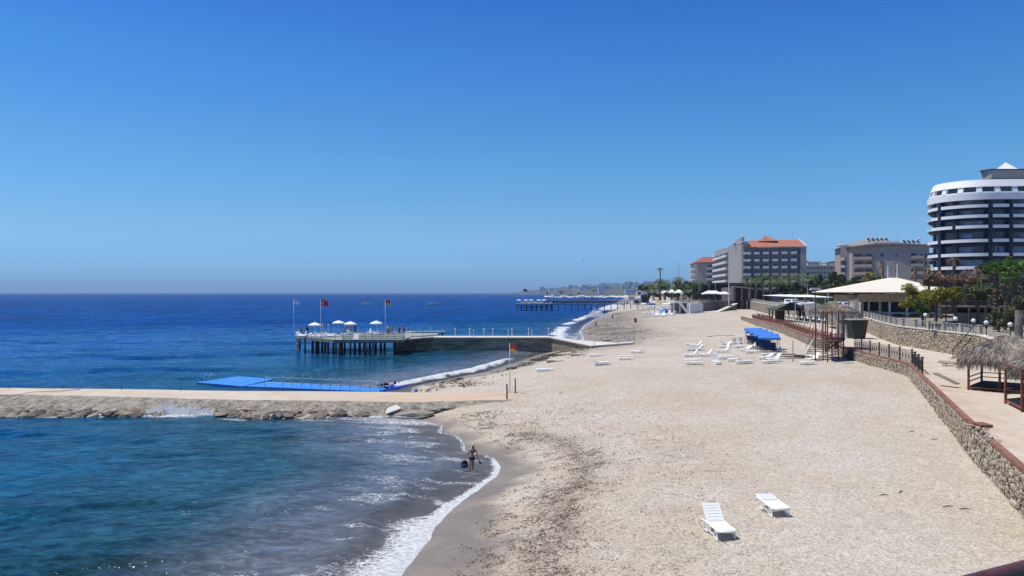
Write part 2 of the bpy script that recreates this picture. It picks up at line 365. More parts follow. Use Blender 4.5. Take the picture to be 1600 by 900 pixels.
class NT:   # tiny node helper
    def __init__(s, m): s.nt, s.N, s.L = nodes(m)
    def n(s, t, **kw):
        x = s.N.new(t)
        for k, v in kw.items(): setattr(x, k, v)
        return x
    def link(s, a, b): s.L.new(a, b)
    def math(s, op, a, b=None, c=None, clamp=False):
        x = s.N.new('ShaderNodeMath'); x.operation = op; x.use_clamp = clamp
        for i, v in enumerate((a, b, c)):
            if v is None: continue
            if isinstance(v, (int, float)): x.inputs[i].default_value = v
            else: s.L.new(v, x.inputs[i])
        return x.outputs[0]
    def mr(s, v, a, b, c=0, d=1, smooth=False):
        x = s.N.new('ShaderNodeMapRange'); x.inputs[1].default_value = a; x.inputs[2].default_value = b; x.inputs[3].default_value = c; x.inputs[4].default_value = d
        if smooth: x.interpolation_type = 'SMOOTHSTEP'
        s.L.new(v, x.inputs[0]); return x.outputs[0]
    def mix(s, f, a, b, bt='MIX'):
        x = s.N.new('ShaderNodeMix'); x.data_type = 'RGBA'; x.blend_type = bt
        for i, v in ((0, f), (6, a), (7, b)):
            if isinstance(v, (int, float)): x.inputs[i].default_value = v
            elif isinstance(v, tuple): x.inputs[i].default_value = (*v, 1)
            else: s.L.new(v, x.inputs[i])
        return x.outputs[2]
    def noise(s, vec, scale, detail=4, rough=.5, dist=0):
        x = s.N.new('ShaderNodeTexNoise'); x.inputs['Scale'].default_value = scale; x.inputs['Detail'].default_value = detail
        x.inputs['Roughness'].default_value = rough; x.inputs['Distortion'].default_value = dist; s.L.new(vec, x.inputs['Vector']); return x.outputs[0]
    def vscale(s, vec, xyz):
        x = s.N.new('ShaderNodeVectorMath'); x.operation = 'MULTIPLY'; s.L.new(vec, x.inputs[0]); x.inputs[1].default_value = xyz; return x.outputs[0]
    def attr(s, n):
        x = s.N.new('ShaderNodeAttribute'); x.attribute_name = n; return x.outputs['Fac']

# ---- sand material: pebbly pale sand, wet dark swash zone, seaweed and gravel belt
ms = bpy.data.materials.new('beach_sand'); n = NT(ms)
out = n.n('ShaderNodeOutputMaterial'); P = n.n('ShaderNodeBsdfPrincipled'); n.link(P.outputs[0], out.inputs[0])
pos = n.n('ShaderNodeNewGeometry').outputs['Position']
big = n.noise(pos, .13, 5, .65); mid = n.noise(pos, .9, 5, .6); fine = n.noise(pos, 7, 6, .75)
col = n.mix(n.mr(big, .35, .65), (.495,.420,.320), (.550,.498,.418))
col = n.mix(n.mr(mid, .35, .7), col, n.mix(.38, col, (.43,.345,.245)))
vor = n.n('ShaderNodeTexVoronoi'); vor.inputs['Scale'].default_value = 15; n.link(pos, vor.inputs['Vector'])
sep = n.n('ShaderNodeSeparateColor'); n.link(vor.outputs['Color'], sep.inputs[0])
peb = n.mr(sep.outputs[0], 0, 1, .72, 1.22)
vor2 = n.n('ShaderNodeTexVoronoi'); vor2.inputs['Scale'].default_value = 6; n.link(pos, vor2.inputs['Vector'])
sep2 = n.n('ShaderNodeSeparateColor'); n.link(vor2.outputs['Color'], sep2.inputs[0])
dry = n.mix(1.0, col, n.math('MULTIPLY', n.math('MULTIPLY', peb, n.mr(sep2.outputs[1], 0, 1, .94, 1.05)), n.mr(fine, .3, .7, .86, 1.10)), 'MULTIPLY')
weed = n.attr('weed'); wet = n.attr('wet')
wn1 = n.noise(n.vscale(pos, (1, 1.6, 1)), 5.5, 8, .78, .4)
wmask = n.math('MULTIPLY', n.mr(n.math('ADD', wn1, n.math('MULTIPLY', weed, .22)), .68, .74, 0, 1), n.mr(weed, .05, .25), clamp=True)
dry = n.mix(n.math('MULTIPLY', weed, .42), dry, n.mix(1.0, dry, (.80,.74,.69), 'MULTIPLY'))
wmask = n.math('MULTIPLY', wmask, n.mr(sep.outputs[1], 0, .8, .35, 1))
col2 = n.mix(n.math('MULTIPLY', wmask, .88), dry, (.085,.055,.04))
grv = n.mr(n.noise(pos, 16, 3, .7), .35, .7, .72, 1.2)
wetc = n.mix(1.0, n.mix(n.mr(n.noise(pos, .5, 3), .4, .6), (.225,.185,.140), (.275,.225,.165)), grv, 'MULTIPLY')
fin = n.mix(wet, col2, wetc)
n.link(fin, P.inputs['Base Color'])
n.link(n.mr(wet, .3, 1, .9, .42), P.inputs['Roughness']); P.inputs['Specular IOR Level'].default_value = .25
vf = n.n('ShaderNodeTexVoronoi'); vf.inputs['Scale'].default_value = 2.1; n.link(pos, vf.inputs['Vector'])
foot = n.math('MULTIPLY', n.mr(vf.outputs['Distance'], .10, .32, 0, 1, True), n.mr(n.noise(pos, .25, 3), .42, .55, .15, 1))
bh = n.math('ADD', n.math('MULTIPLY', n.noise(pos, 11, 5, .7), .045), n.math('ADD', n.math('MULTIPLY', n.noise(pos, 1.6, 3, .6), .11), n.math('MULTIPLY', foot, .045)))
bh = n.math('MULTIPLY', bh, n.mr(wet, 0, 1, 1, .25))
bp = n.n('ShaderNodeBump'); bp.inputs['Strength'].default_value = .8; bp.inputs['Distance'].default_value = 1.0; n.link(bh, bp.inputs['Height']); n.link(bp.outputs[0], P.inputs['Normal'])

def sandf(X, Y):
    d = shore(X, Y); Z = sand_z(X, Y)
    nn = fbm(X*.4, Y*.4); n2 = fbm(X*.9+40, Y*.9)
    near = 1-sst(50, 62, Y)
    wet = 1-sst(1.2, 3.4, d+(nn-.5)*2.4+(n2-.5)*1.6 - 1.5*(1-sst(26, 38, Y)) + 1.3*sst(42, 52, Y))
    farw = (1-sst(9, 24, d+(nn-.5)*14))*sst(105, 135, Y)*(1-sst(330, 420, Y))*.80
    wet = np.maximum(wet, farw)
    wet = np.maximum(wet, (1-sst(3.5, 7.5, d+(nn-.5)*3))*sst(80, 86, Y)*(1-sst(124, 132, Y))*.85)
    c = 5.2 - 1.3*sst(40, 56, Y)
    band = np.exp(-((d-c-(nn-.5)*2)/1.9)**2)*near*(.95+.5*(n2-.5))
    band = np.maximum(band, .55*np.exp(-((d-c-5)/4.5)**2)*sst(.5, .62, fbm(X*.22, Y*.5+9))*(1-sst(60, 80, Y)))
    band = np.maximum(band, .55*np.exp(-((d-4)/3)**2)*sst(78, 84, Y)*(1-sst(125, 150, Y)))
    band = np.maximum(band, .55*np.exp(-((d-22)/14)**2)*sst(125, 160, Y)*(1-sst(330, 450, Y))*sst(.4, .6, fbm(X*.1, Y*.06)))
    return Z, {'wet': np.clip(wet, 0, 1), 'weed': np.clip(band, 0, 1)}
Yr = 12*np.exp(np.arange(0, math.log(1900/12)/.0075)*.0075)
sand = grid_mesh('beach_sand', np.arange(-.92, 1.02, .0046), Yr, sandf, None, lambda X, Y, Z: (shore(X, Y) > -14) & (X < np.where(Y < 210, lwx(Y)+3, 1e9)) | ((shore(X,Y) > -14) & (Y > 205) & (X < 70+Y*.26)))
sand.data.materials.append(ms); tag(sand, kind='structure')
bed = MB(); bed.quad((-14000,-200,-3.4),(14000,-200,-3.4),(14000,15000,-3.4),(-14000,15000,-3.4))
sb = bed.build('sea_bed', mat('sea_bed', (.12,.14,.12), .9)); tag(sb, kind='structure')

# ---- sea
msea = bpy.data.materials.new('sea_water'); n = NT(msea)
out = n.n('ShaderNodeOutputMaterial'); pos = n.n('ShaderNodeNewGeometry').outputs['Position']
dist = n.attr('off'); foam = n.attr('foam'); far = n.attr('far')
nz = n.noise(n.vscale(pos, (.05,.09,1)), 1, 4, .6)
dn = n.math('ADD', dist, n.math('MULTIPLY', n.math('SUBTRACT', nz, .5), n.mr(dist, 3, 40, 5, 14)))
cr = n.n('ShaderNodeValToRGB'); e = cr.color_ramp.elements
stops = [(0,(.150,.150,.150)),(.05,(.120,.135,.158)),(.13,(.016,.052,.062)),(.24,(.004,.046,.078)),(.42,(.001,.040,.115)),(.75,(.001,.034,.150)),(1,(.001,.036,.172))]
while len(e) < len(stops): e.new(.5)
for i, (p_, c_) in enumerate(stops): e[i].position = p_; e[i].color = (*c_, 1)
n.link(n.mr(dn, 0, 90), cr.inputs[0])
deep = n.mix(far, cr.outputs[0], (.001,.041,.180))
ptc = n.mr(n.noise(n.vscale(pos, (.03,.012,1)), 1, 4, .6), .35, .65, .82, 1.16)
rp = lambda sx, sy, lo, hi: n.mr(n.noise(n.vscale(pos, (sx, sy, 1)), 1, 3, .62, .7), .41, .59, lo, hi)
ripple_shade = n.math('MULTIPLY', n.math('MULTIPLY', rp(1.5, 2.6, .66, 1.36), rp(.62, 1.0, .78, 1.24)), n.math('MULTIPLY', rp(.22, .30, .82, 1.18), rp(.05, .07, .86, 1.14)))  # light and dark of the wavelets painted as noise into the water colour
ripple_shade = n.math('ADD', n.math('MULTIPLY', n.math('SUBTRACT', ripple_shade, 1), n.mr(dist, 2, 12, .35, 1)), 1)
deep = n.mix(1.0, deep, n.math('MULTIPLY', ptc, ripple_shade), 'MULTIPLY')
dif = n.n('ShaderNodeBsdfDiffuse'); n.link(deep, dif.inputs[0])
gl = n.n('ShaderNodeBsdfGlossy'); gl.inputs[0].default_value = (.55,.84,1,1)
n.link(n.mr(far, 0, 1, .12, .30), gl.inputs['Roughness'])
# ripples: two crossing wind-wave fields, coarser with distance
def rip(sx, sy, det, dis=.3): return n.noise(n.vscale(pos, (sx, sy, 1)), 1, det, .62, dis)
h = n.math('ADD', n.math('MULTIPLY', rip(2.6, 3.6, 4), .032), n.math('ADD', n.math('MULTIPLY', rip(.75, 1.25, 4, .6), .085), n.math('MULTIPLY', rip(.10, .20, 3), .25)))
h = n.math('MULTIPLY', h, n.mr(dist, 0, 8, .35, 1))
bp = n.n('ShaderNodeBump'); bp.inputs['Strength'].default_value = .9; bp.inputs['Distance'].default_value = 1.25; n.link(h, bp.inputs['Height'])
n.link(bp.outputs[0], gl.inputs['Normal']); n.link(bp.outputs[0], dif.inputs['Normal'])
lw = n.n('ShaderNodeFresnel'); lw.inputs[0].default_value = 1.33; n.link(bp.outputs[0], lw.inputs['Normal'])
glint_streak = n.math('MULTIPLY', n.mr(n.noise(n.vscale(pos, (1.1,1.6,1)), 1, 9, .82, .5), .40, .60, .15, 2.0), n.mr(n.noise(n.vscale(pos, (.22,.20,1)), 1, 9, .80, .4), .38, .62, .3, 1.7))  # noise varies the reflection strength, painting glints of wave facets
glint_streak = n.math('ADD', n.math('MULTIPLY', n.math('MINIMUM', glint_streak, 2.4), n.mr(far, 0, .5, .35, .9)), n.mr(far, 0, .5, .65, .1))
fr = n.math('MULTIPLY', n.math('MULTIPLY', n.math('MINIMUM', n.math('MULTIPLY', lw.outputs[0], .62), n.mr(far, 0, .6, .66, .095)), glint_streak), n.mr(dist, 1, 10, .65, 1))
wat = n.n('ShaderNodeMixShader'); n.link(fr, wat.inputs[0]); n.link(dif.outputs[0], wat.inputs[1]); n.link(gl.outputs[0], wat.inputs[2])
tr = n.n('ShaderNodeBsdfTransparent'); tr.inputs[0].default_value = (.80,.86,.90,1)
shal = n.n('ShaderNodeMixShader'); n.link(n.mr(dist, .0, 4.5, .22, 1), shal.inputs[0]); n.link(tr.outputs[0], shal.inputs[1]); n.link(wat.outputs[0], shal.inputs[2])
# foam: attribute band broken up by lace noise
fv = n.n('ShaderNodeVectorMath', operation='ADD'); n.link(n.vscale(pos, (1, 1.5, 1)), fv.inputs[0])
wrp = n.n('ShaderNodeTexNoise'); wrp.inputs['Scale'].default_value = 1.4; n.link(pos, wrp.inputs['Vector']); n.link(wrp.outputs['Color'], fv.inputs[1])
v = n.n('ShaderNodeTexVoronoi'); v.feature = 'DISTANCE_TO_EDGE'; v.inputs['Scale'].default_value = 2.6; n.link(fv.outputs[0], v.inputs['Vector'])
v2 = n.n('ShaderNodeTexVoronoi'); v2.feature = 'DISTANCE_TO_EDGE'; v2.inputs['Scale'].default_value = 7; n.link(fv.outputs[0], v2.inputs['Vector'])
lace = n.math('MINIMUM', v.outputs[0], n.math('MULTIPLY', v2.outputs[0], 1.6))
lace = n.mr(lace, 0, .22, 1, 0)
fn = n.noise(n.vscale(pos, (1, 1.8, 1)), 3.4, 6, .72, .5)
fm = n.math('ADD', n.math('MULTIPLY', lace, .40), n.math('MULTIPLY', fn, .85))
fm = n.mr(n.math('ADD', fm, n.math('SUBTRACT', n.math('MULTIPLY', foam, .90), .56)), .50, .62, 0, 1)
fm = n.math('MULTIPLY', fm, n.mr(foam, .02, .15), clamp=True)
fd = n.n('ShaderNodeBsdfDiffuse'); n.link(n.mix(n.mr(n.noise(n.vscale(pos,(1,1.6,1)), 5, 5, .7), .4, .6), (.50,.53,.55), (.86,.86,.85)), fd.inputs[0])
fb = n.n('ShaderNodeBump'); fb.inputs['Distance'].default_value = .12; n.link(fn, fb.inputs['Height']); n.link(fb.outputs[0], fd.inputs['Normal'])
fin = n.n('ShaderNodeMixShader'); n.link(n.math('MULTIPLY', fm, .92), fin.inputs[0]); n.link(shal.outputs[0], fin.inputs[1]); n.link(fd.outputs[0], fin.inputs[2]); n.link(fin.outputs[0], out.inputs[0])

NEARB = [(537,900),(600,850),(650,820),(670,782),(712,771),(748,762),(778,742)]
def seaf(X, Y):
    d = -shore(X, Y)                       # distance off the shore
    nn = fbm(X*.5+5, Y*.5); n2 = fbm(X*1.4, Y*1.4+70)
    rngd = np.hypot(X, Y)
    w = 0
    r2 = np.random.default_rng(11)
    for k in range(20):
        lam = .62*1.23**k; a = R(102)+r2.normal(0, .36)
        ph = r2.random()*6.28; amp = .034*lam**.66*np.clip(1.15-rngd/(lam*75), 0, 1)
        w = w+amp*(1-np.abs(np.sin((X*math.cos(a)+Y*math.sin(a))*math.pi/lam+ph+1.8*(fbm(X/lam/4+k, Y/lam/4)-.5)))*1.25)
    gyy = np.interp(X, [-75,-48,-36,-29,-25,-21,-14,-7], [64.0,64.3,63.2,64.0,64.6,62.6,63.2,63.6])
    w = np.minimum(w, .32)*np.where((X < -6) & (Y > gyy-1) & (Y < 76), 0.0, 1)*np.where(X < -6, sst(0, 5, np.abs(Y-gyy)), 1)
    Z = .0+w*sst(.3, 9, d)
    Z = Z+.14*np.exp(-((d-3.0-(nn-.5)*1.5)/.55)**2)*(1-sst(44, 60, Y))+.05*sst(-.3, .6, d)
    bay2 = sst(80, 84, Y)*(1-sst(112, 124, Y)); bay3 = sst(136, 150, Y)*(1-sst(400, 600, Y))
    Z = Z+.35*bay2*np.exp(-((d-2.2)/.8)**2)+.4*bay3*np.exp(-((d-10-(nn-.5)*5)/1.5)**2)
    # foam
    near = 1-sst(46, 50, Y)
    f = near*(.96*np.exp(-(np.maximum(d-.1-.3*(n2-.5), 0)/(.32+.85*sst(.35, .6, nn)*(1-sst(37, 42, Y)) + 1.1*(1-sst(31, 38, Y))))**1.6)*(d > -.6))
    f = np.maximum(f, .46*np.exp(-((d-2.5-(nn-.5)*6)/2.6)**2)*sst(.46, .60, fbm(X*.3, Y*.9+3))*(1-sst(62, 70, Y))*(.45+.55*sst(36, 43, Y)))
    f = np.maximum(f, .40*np.exp(-((d-4)/5)**2)*sst(.50, .64, fbm(X*.45+8, Y*1.2))*(1-sst(64, 70, Y)))
    f = np.maximum(f, .60*(1-sst(.0, .4, np.abs(d-.12)))*sst(46, 50, Y)*(1-sst(60, 64, Y)))
    f = np.maximum(f, .88*bay2*np.exp(-((d-1.9-(nn-.5)*1.6)/(.25+1.1*n2))**2))
    f = np.maximum(f, .86*bay3*(np.exp(-((d-6-(nn-.5)*4)/(.6+2.2*n2))**2))*sst(.2,.42,fbm(X*.12,Y*.07+5)))
    f = np.maximum(f, .50*bay3*sst(.35, .55, nn)*(d < 6)*(1-sst(170, 230, Y))); f = np.maximum(f, .6*bay3*(1-sst(0, 1.6, np.abs(d))))
    f = np.maximum(f, .7*sst(380, 500, Y)*(1-sst(3, 9, np.abs(d-5)))*(1-sst(900, 1600, Y)))
    # along the rubble foot of the groyne
    gy = np.interp(X, [-75,-48,-36,-29,-25,-21,-14,-7], [64.0,64.3,63.2,64.0,64.6,62.6,63.2,63.6])
    g = gy-Y
    f = np.maximum(f, .72*np.exp(-((g-.0)/.55)**2)*sst(.35, .6, nn)*(X < -7))
    f = np.maximum(f, 1.0*np.exp(-((X+28.2)/2.6)**2-((g+.3)/1.4)**2)); f = np.maximum(f, .50*np.exp(-((g-1.6)/1.7)**2)*sst(.46, .62, fbm(X*.4, Y*1.1+30))*(X < -7)*(X > -30))
    f = np.maximum(f, .55*np.exp(-((X+8)/6)**2-((Y-60.5)/2.2)**2))
    # drifting flecks in the bay
    f = np.maximum(f, .34*np.exp(-((X+14.0+(Y-34)*.3)/3.0)**2-((Y-36)/7)**2)*sst(.5, .72, n2))
    return Z, {'off': np.where(Y > 66, d, np.minimum(d, 400)), 'foam': np.clip(f, 0, 1), 'far': sst(60, 420, rngd)}
Yr = np.concatenate([10*np.exp(np.arange(0, math.log(75/10)/.0058)*.0058), 75*np.exp(np.arange(0, math.log(12200/75)/.013)*.013)])
sea = grid_mesh('sea', np.arange(-1.02, .9, .0042), Yr, seaf, None, lambda X, Y, Z: (shore(X, Y) < 2.0) & (np.abs(X) < 11900) & (Y < 11990))
sea.data.materials.append(msea); tag(sea, kind='structure')

# ---- far coast and low hills
mh = bpy.data.materials.new('coast_hills'); n = NT(mh)
out = n.n('ShaderNodeOutputMaterial'); P = n.n('ShaderNodeBsdfPrincipled'); n.link(P.outputs[0], out.inputs[0]); P.inputs['Roughness'].default_value = .95; P.inputs['Specular IOR Level'].default_value = .1
pos = n.n('ShaderNodeNewGeometry').outputs['Position']
c = n.mix(n.mr(n.noise(pos, .02, 6, .7), .42, .6), (.035,.055,.03), (.17,.15,.11))
n.link(c, P.inputs['Base Color'])
def hillf(X, Y):
    d = shore(X, Y)
    z = np.where(d < 0, -2, 0)+1.5*sst(0, 25, d)+(11*sst(60, 240, d)*sst(900, 2000, Y)+5*sst(45, 90, d))
    z = z+(30*sst(150, 800, d)+34*fbm(X*.004, Y*.0022, 5)*sst(80, 500, d)+14*sst(1000, 3000, d))*sst(2200, 3600, Y)
    z = z+7*(fbm(X*.02, Y*.01, 4)-.4)*sst(60, 200, d)
    return z, {}
hl = grid_mesh('coast_hills', np.arange(-.1, .86, .0022), 1300*np.exp(np.arange(0, math.log(11500/1300)/.016)*.016), hillf, None, lambda X, Y, Z: (shore(X, Y) > -6) & (X < 9000), smooth=False)
hl.data.materials.append(mh); tag(hl, kind='structure')

# ---- promenade (between beach wall and terrace wall) and terrace ground
ZP = 3.86
mp = bpy.data.materials.new('promenade_concrete'); n = NT(mp)
out = n.n('ShaderNodeOutputMaterial'); P = n.n('ShaderNodeBsdfPrincipled'); n.link(P.outputs[0], out.inputs[0]); P.inputs['Roughness'].default_value = .85; P.inputs['Specular IOR Level'].default_value = .2
pos = n.n('ShaderNodeNewGeometry').outputs['Position']; edge = n.attr('edge')
c = n.mix(n.mr(n.noise(pos, .5, 5, .65), .3, .7), (.50,.42,.32), (.60,.54,.45))
rust = n.math('MULTIPLY', n.mr(edge, .3, 4.2, 1, 0), n.mr(n.noise(n.vscale(pos, (.8,.35,1)), 1, 5, .7), .38, .62), clamp=True)
c = n.mix(n.math('MULTIPLY', rust, .55), c, (.47,.28,.14))
c = n.mix(n.mr(n.noise(n.vscale(pos, (.4,2.2,1)), 1.2, 6, .75), .60, .72, 0, .5), c, (.28,.22,.16))
n.link(c, P.inputs['Base Color'])
bp = n.n('ShaderNodeBump'); bp.inputs['Distance'].default_value = .03; n.link(n.noise(pos, 8, 5), bp.inputs['Height']); n.link(bp.outputs[0], P.inputs['Normal'])
Ys = np.concatenate([np.arange(10, 100, .8), np.arange(100, 209, 3)]); U = np.linspace(0, 1, 25); vs = []; ed = []
for y in Ys:
    a = float(lwx(y))+.25; b = max(float(uwx(y))+.2, a+5)
    for u in U: vs.append((a+(b-a)*u, y, ZP-.004)); ed.append((b-a)*u)
fs = [(i*25+j, i*25+j+1, (i+1)*25+j+1, (i+1)*25+j) for i in range(len(Ys)-1) for j in range(24)]
me = bpy.data.meshes.new('promenade'); me.from_pydata(vs, [], fs); a = me.attributes.new('edge', 'FLOAT', 'POINT'); a.data.foreach_set('value', ed)
me.materials.append(mp); prom = bpy.data.objects.new('promenade', me); COL.objects.link(prom); tag(prom, kind='structure')

mt = mat('terrace_ground', (.33,.28,.22), .95, .25, .3, .05, 3, c2=(.22,.20,.15))
tz = lambda y: float(np.interp(y, [50, 120, 200, 315, 600, 1600], [6.1, 6.1, 6.5, 6.9, 7.5, 9]))
FARL = [(66,275),(70,315),(82,350),(112,515),(205,1000),(285,1700)]
farx = lambda y: float(np.interp(y, [p[1] for p in FARL], [p[0] for p in FARL]))
b = MB()
def strip(ys, lf, rf):
    for y0, y1 in zip(ys[:-1], ys[1:]):
        b.quad((lf(y0), y0, tz(y0)), (rf(y0), y0, tz(y0)), (rf(y1), y1, tz(y1)), (lf(y1), y1, tz(y1)))
ys = sorted(set([float(p[1]) for p in UW if p[1] >= 25]+[170., 230., 270., 290.]))
strip(ys, lambda y: float(uwx(y))+.3, lambda y: 90+y*1.4)
strip([275., 285., 295., 305., 315.], farx, lambda y: 66+(y-275)*.75)
strip([315., 350., 420., 515., 700., 1000., 1300., 1700.], farx, lambda y: 90+y*1.4)
tg = b.build('terrace_ground', mt); tag(tg, kind='structure')

# ================================================================== STONE WALLS
def poly_len(pts):
    L = [0]
    for a, b in zip(pts[:-1], pts[1:]): L.append(L[-1]+math.hypot(b[0]-a[0], b[1]-a[1]))
    return L
def along(pts, s):
    L = poly_len(pts); s = min(max(s, 0), L[-1]-1e-6)
    for i in range(len(pts)-1):
        if s <= L[i+1]:
            t = (s-L[i])/(L[i+1]-L[i]); a, b = pts[i], pts[i+1]
            dx, dy = (b[0]-a[0])/(L[i+1]-L[i]), (b[1]-a[1])/(L[i+1]-L[i])
            return a[0]+(b[0]-a[0])*t, a[1]+(b[1]-a[1])*t, dx, dy
def wallbody(pts, zb, zt, th, off=0.0):
    mb = MB(); n_ = len(pts)
    for i in range(n_-1):
        (ax, ay), (bx, by) = pts[i], pts[i+1]; l = math.hypot(bx-ax, by-ay); nx, ny = (by-ay)/l, -(bx-ax)/l    # inland side = right of travel
        mb.add([(ax, ay, zb(ay)), (bx, by, zb(by)), (bx, by, zt(by)), (ax, ay, zt(ay)), (ax+nx*th, ay+ny*th, zb(ay)), (bx+nx*th, by+ny*th, zb(by)), (bx+nx*th, by+ny*th, zt(by)), (ax+nx*th, ay+ny*th, zt(ay))],
               [(0,3,2,1),(4,5,6,7),(3,7,6,2),(0,4,7,3),(1,2,6,5)])
    return mb
def stones(wall, pts, s0, s1, zb, zt, size, mat_, nparts=0, out=.02):
    """irregular rubble stones bedded in the face: nearest ones as parts, the rest joined"""
    rest = MB(); k = 0; s = s0; protos = []
    for q in range(12):
        pm = MB(); pm.rock((0,0,0), 1.2, .75, 1.15, j=.26, rz=0); pr = pm.build('stone', mat_); protos.append(pr.data); bpy.data.objects.remove(pr)
    wl_ = root_loc(wall)
    while s < s1:
        x, y, dx, dy = along(pts, s); z = zb(y)+.02; sc = size*random.uniform(.75, 1.3)
        while z < zt(y)-size*.3:
            hgt = sc*random.uniform(.6, 1.0); w_ = sc*random.uniform(.75, 1.5); out_ = out+random.uniform(-.03, .07); ss = s+random.uniform(-.35, .35)*sc
            x2, y2, dx, dy = along(pts, ss); ang = math.atan2(dy, dx)
            if z+hgt > zt(y)+.03: hgt = max(zt(y)+.0-z, .1)
            c = (x2-dy*out_, y2+dx*out_, z+hgt/2)
            if k < nparts:
                o = bpy.data.objects.new('stone', random.choice(protos)); COL.objects.link(o); o.parent = wall
                o.location = Vector(c)-wl_; o.rotation_euler = (0, random.uniform(-.3, .3), ang); o.scale = (w_, sc*.9, hgt)
            else: rest.rock(c, w_*1.2, sc*.5, hgt*1.2, rz=ang)
            k += 1; z += hgt*.97
        s += sc*.92
    if rest.v: o = rest.build('stone_facing', mat_, wall, world=True); tag(o, kind='stuff')
    return k
lwp = [(x, y) for x, y in LW]
bw = thing('beach_wall', 'long rubble stone wall with red coping holding the promenade above the sand', 'wall', (22.3, 37.1, 1.5))
wallbody(lwp, lambda y: .2, lambda y: ZP-.12, .9).build('wall_core', M['mortar'], bw, world=True)
zb_l = lambda y: sz(float(lwx(y))-.1, y)-.1
L_ = poly_len(lwp)
stones(bw, lwp, 15.0, 82.0, zb_l, lambda y: ZP-.14, .215, M['stone_near'], 300)
b = wallbody([(x-.06, y) for x, y in lwp[5:]], lambda y: .4, lambda y: ZP-.14, .1); b.build('stone_face', M['stone_wall'], bw, world=True)
# coping in lengths, with the broken gap by the bend
def coping(s0, s1, gap=None):
    s = s0
    while s < s1:
        e_ = min(s+2.0, s1)
        if not (gap and gap[0] < s+1 < gap[1]):
            x0, y0, dx, dy = along(lwp, s+.01); x1, y1, _, _ = along(lwp, e_-.012); nx, ny = dy, -dx
            p = [(x0-nx*.06, y0-ny*.06), (x0+nx*.20, y0+ny*.20), (x1+nx*.20, y1+ny*.20), (x1-nx*.06, y1-ny*.06)]
            z_ = ZP+.02+random.uniform(-.006, .006); MB().prism(p, z_-.15, z_+.02).build('coping_slab', M['cap_red'], bw, world=True)
        s = e_
gapS = (L_[2]+5.3, L_[2]+9.6)
coping(L_[1], L_[-1], gapS)
rb = MB()
for k in range(26):
    s = random.uniform(gapS[0]-.5, gapS[1]+.3); x, y, dx, dy = along(lwp, s); rb.rock((x+random.uniform(-.1, .5), y+random.uniform(-.2,.2), ZP+.0), random.uniform(.12,.45), random.uniform(.1,.3), random.uniform(.06,.16))
rb.build('broken_edge', M['stone_near'], bw, world=True)
x, y, dx, dy = along(lwp, gapS[1]+.3); cb = MB(); cb.box(x+.35, y-.1, ZP+.09, .9, .55, .10, math.atan2(dy, dx)+.3)
cb.build('loose_slab', M['cap_red'], bw, world=True)

tw = thing('terrace_wall', 'high rubble stone retaining wall behind the promenade carrying the balustrade', 'wall', (47.7, 95, ZP))
uwp = [p for p in UW if p[1] >= 25]
wallbody(uwp, lambda y: 2.0, lambda y: tz(y)-.01, .6).build('wall_core', M['mortar'], tw, world=True)
LU = poly_len(uwp)
s60 = LU[2]-4
stones(tw, uwp, s60, LU[7]+6, lambda y: ZP-.02, lambda y: tz(y)-.10, .30, M['stone_near'], 0)
wallbody([(x-.07, y) for x, y in uwp if y > 128], lambda y: 2.0, lambda y: tz(y)-.02, .1).build('stone_face', M['stone_wall'], tw, world=True)
cpb = MB()
for i in range(len(uwp)-1):
    (ax, ay), (bx, by) = uwp[i], uwp[i+1]
    l = math.hypot(bx-ax, by-ay); nx, ny = (by-ay)/l, -(bx-ax)/l
    cpb.prism([(ax-nx*.12, ay-ny*.12), (bx-nx*.12, by-ny*.12), (bx+nx*.5, by+ny*.5), (ax+nx*.5, ay+ny*.5)], [tz(ay), tz(by), tz(by), tz(ay)], [tz(ay)+.12, tz(by)+.12, tz(by)+.12, tz(ay)+.12])
cpb.build('coping', M['concrete_pale'], tw, world=True)

# facing-camera wall and ramp beyond the far end of the sand
fwp = [(96,315),(82,292),(66,275)]
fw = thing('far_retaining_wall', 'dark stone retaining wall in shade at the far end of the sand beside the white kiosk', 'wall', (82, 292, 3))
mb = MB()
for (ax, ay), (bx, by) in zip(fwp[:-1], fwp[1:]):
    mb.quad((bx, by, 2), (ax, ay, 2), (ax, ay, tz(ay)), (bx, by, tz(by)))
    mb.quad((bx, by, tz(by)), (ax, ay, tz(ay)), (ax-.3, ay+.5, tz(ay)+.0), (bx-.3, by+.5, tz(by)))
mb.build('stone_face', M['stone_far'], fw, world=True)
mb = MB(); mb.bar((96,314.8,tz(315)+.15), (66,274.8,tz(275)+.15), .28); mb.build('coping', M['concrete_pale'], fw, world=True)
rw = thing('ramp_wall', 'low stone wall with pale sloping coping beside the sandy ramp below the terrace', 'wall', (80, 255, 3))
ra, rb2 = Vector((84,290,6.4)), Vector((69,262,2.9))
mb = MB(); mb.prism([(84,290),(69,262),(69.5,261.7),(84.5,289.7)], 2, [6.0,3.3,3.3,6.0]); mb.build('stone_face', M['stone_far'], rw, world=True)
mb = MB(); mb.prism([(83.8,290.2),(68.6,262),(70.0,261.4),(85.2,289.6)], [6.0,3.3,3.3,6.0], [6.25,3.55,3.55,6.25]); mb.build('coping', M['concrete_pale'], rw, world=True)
fl = MB(); pts_ = [(x, y) for x, y in FARL]
wallbody(pts_, lambda y: 1, tz, .5).build('far_sea_wall', M['stone_far']); o = bpy.data.objects['far_sea_wall']; tag(o, 'low distant stone sea wall running behind the far loungers to the palms', 'wall')

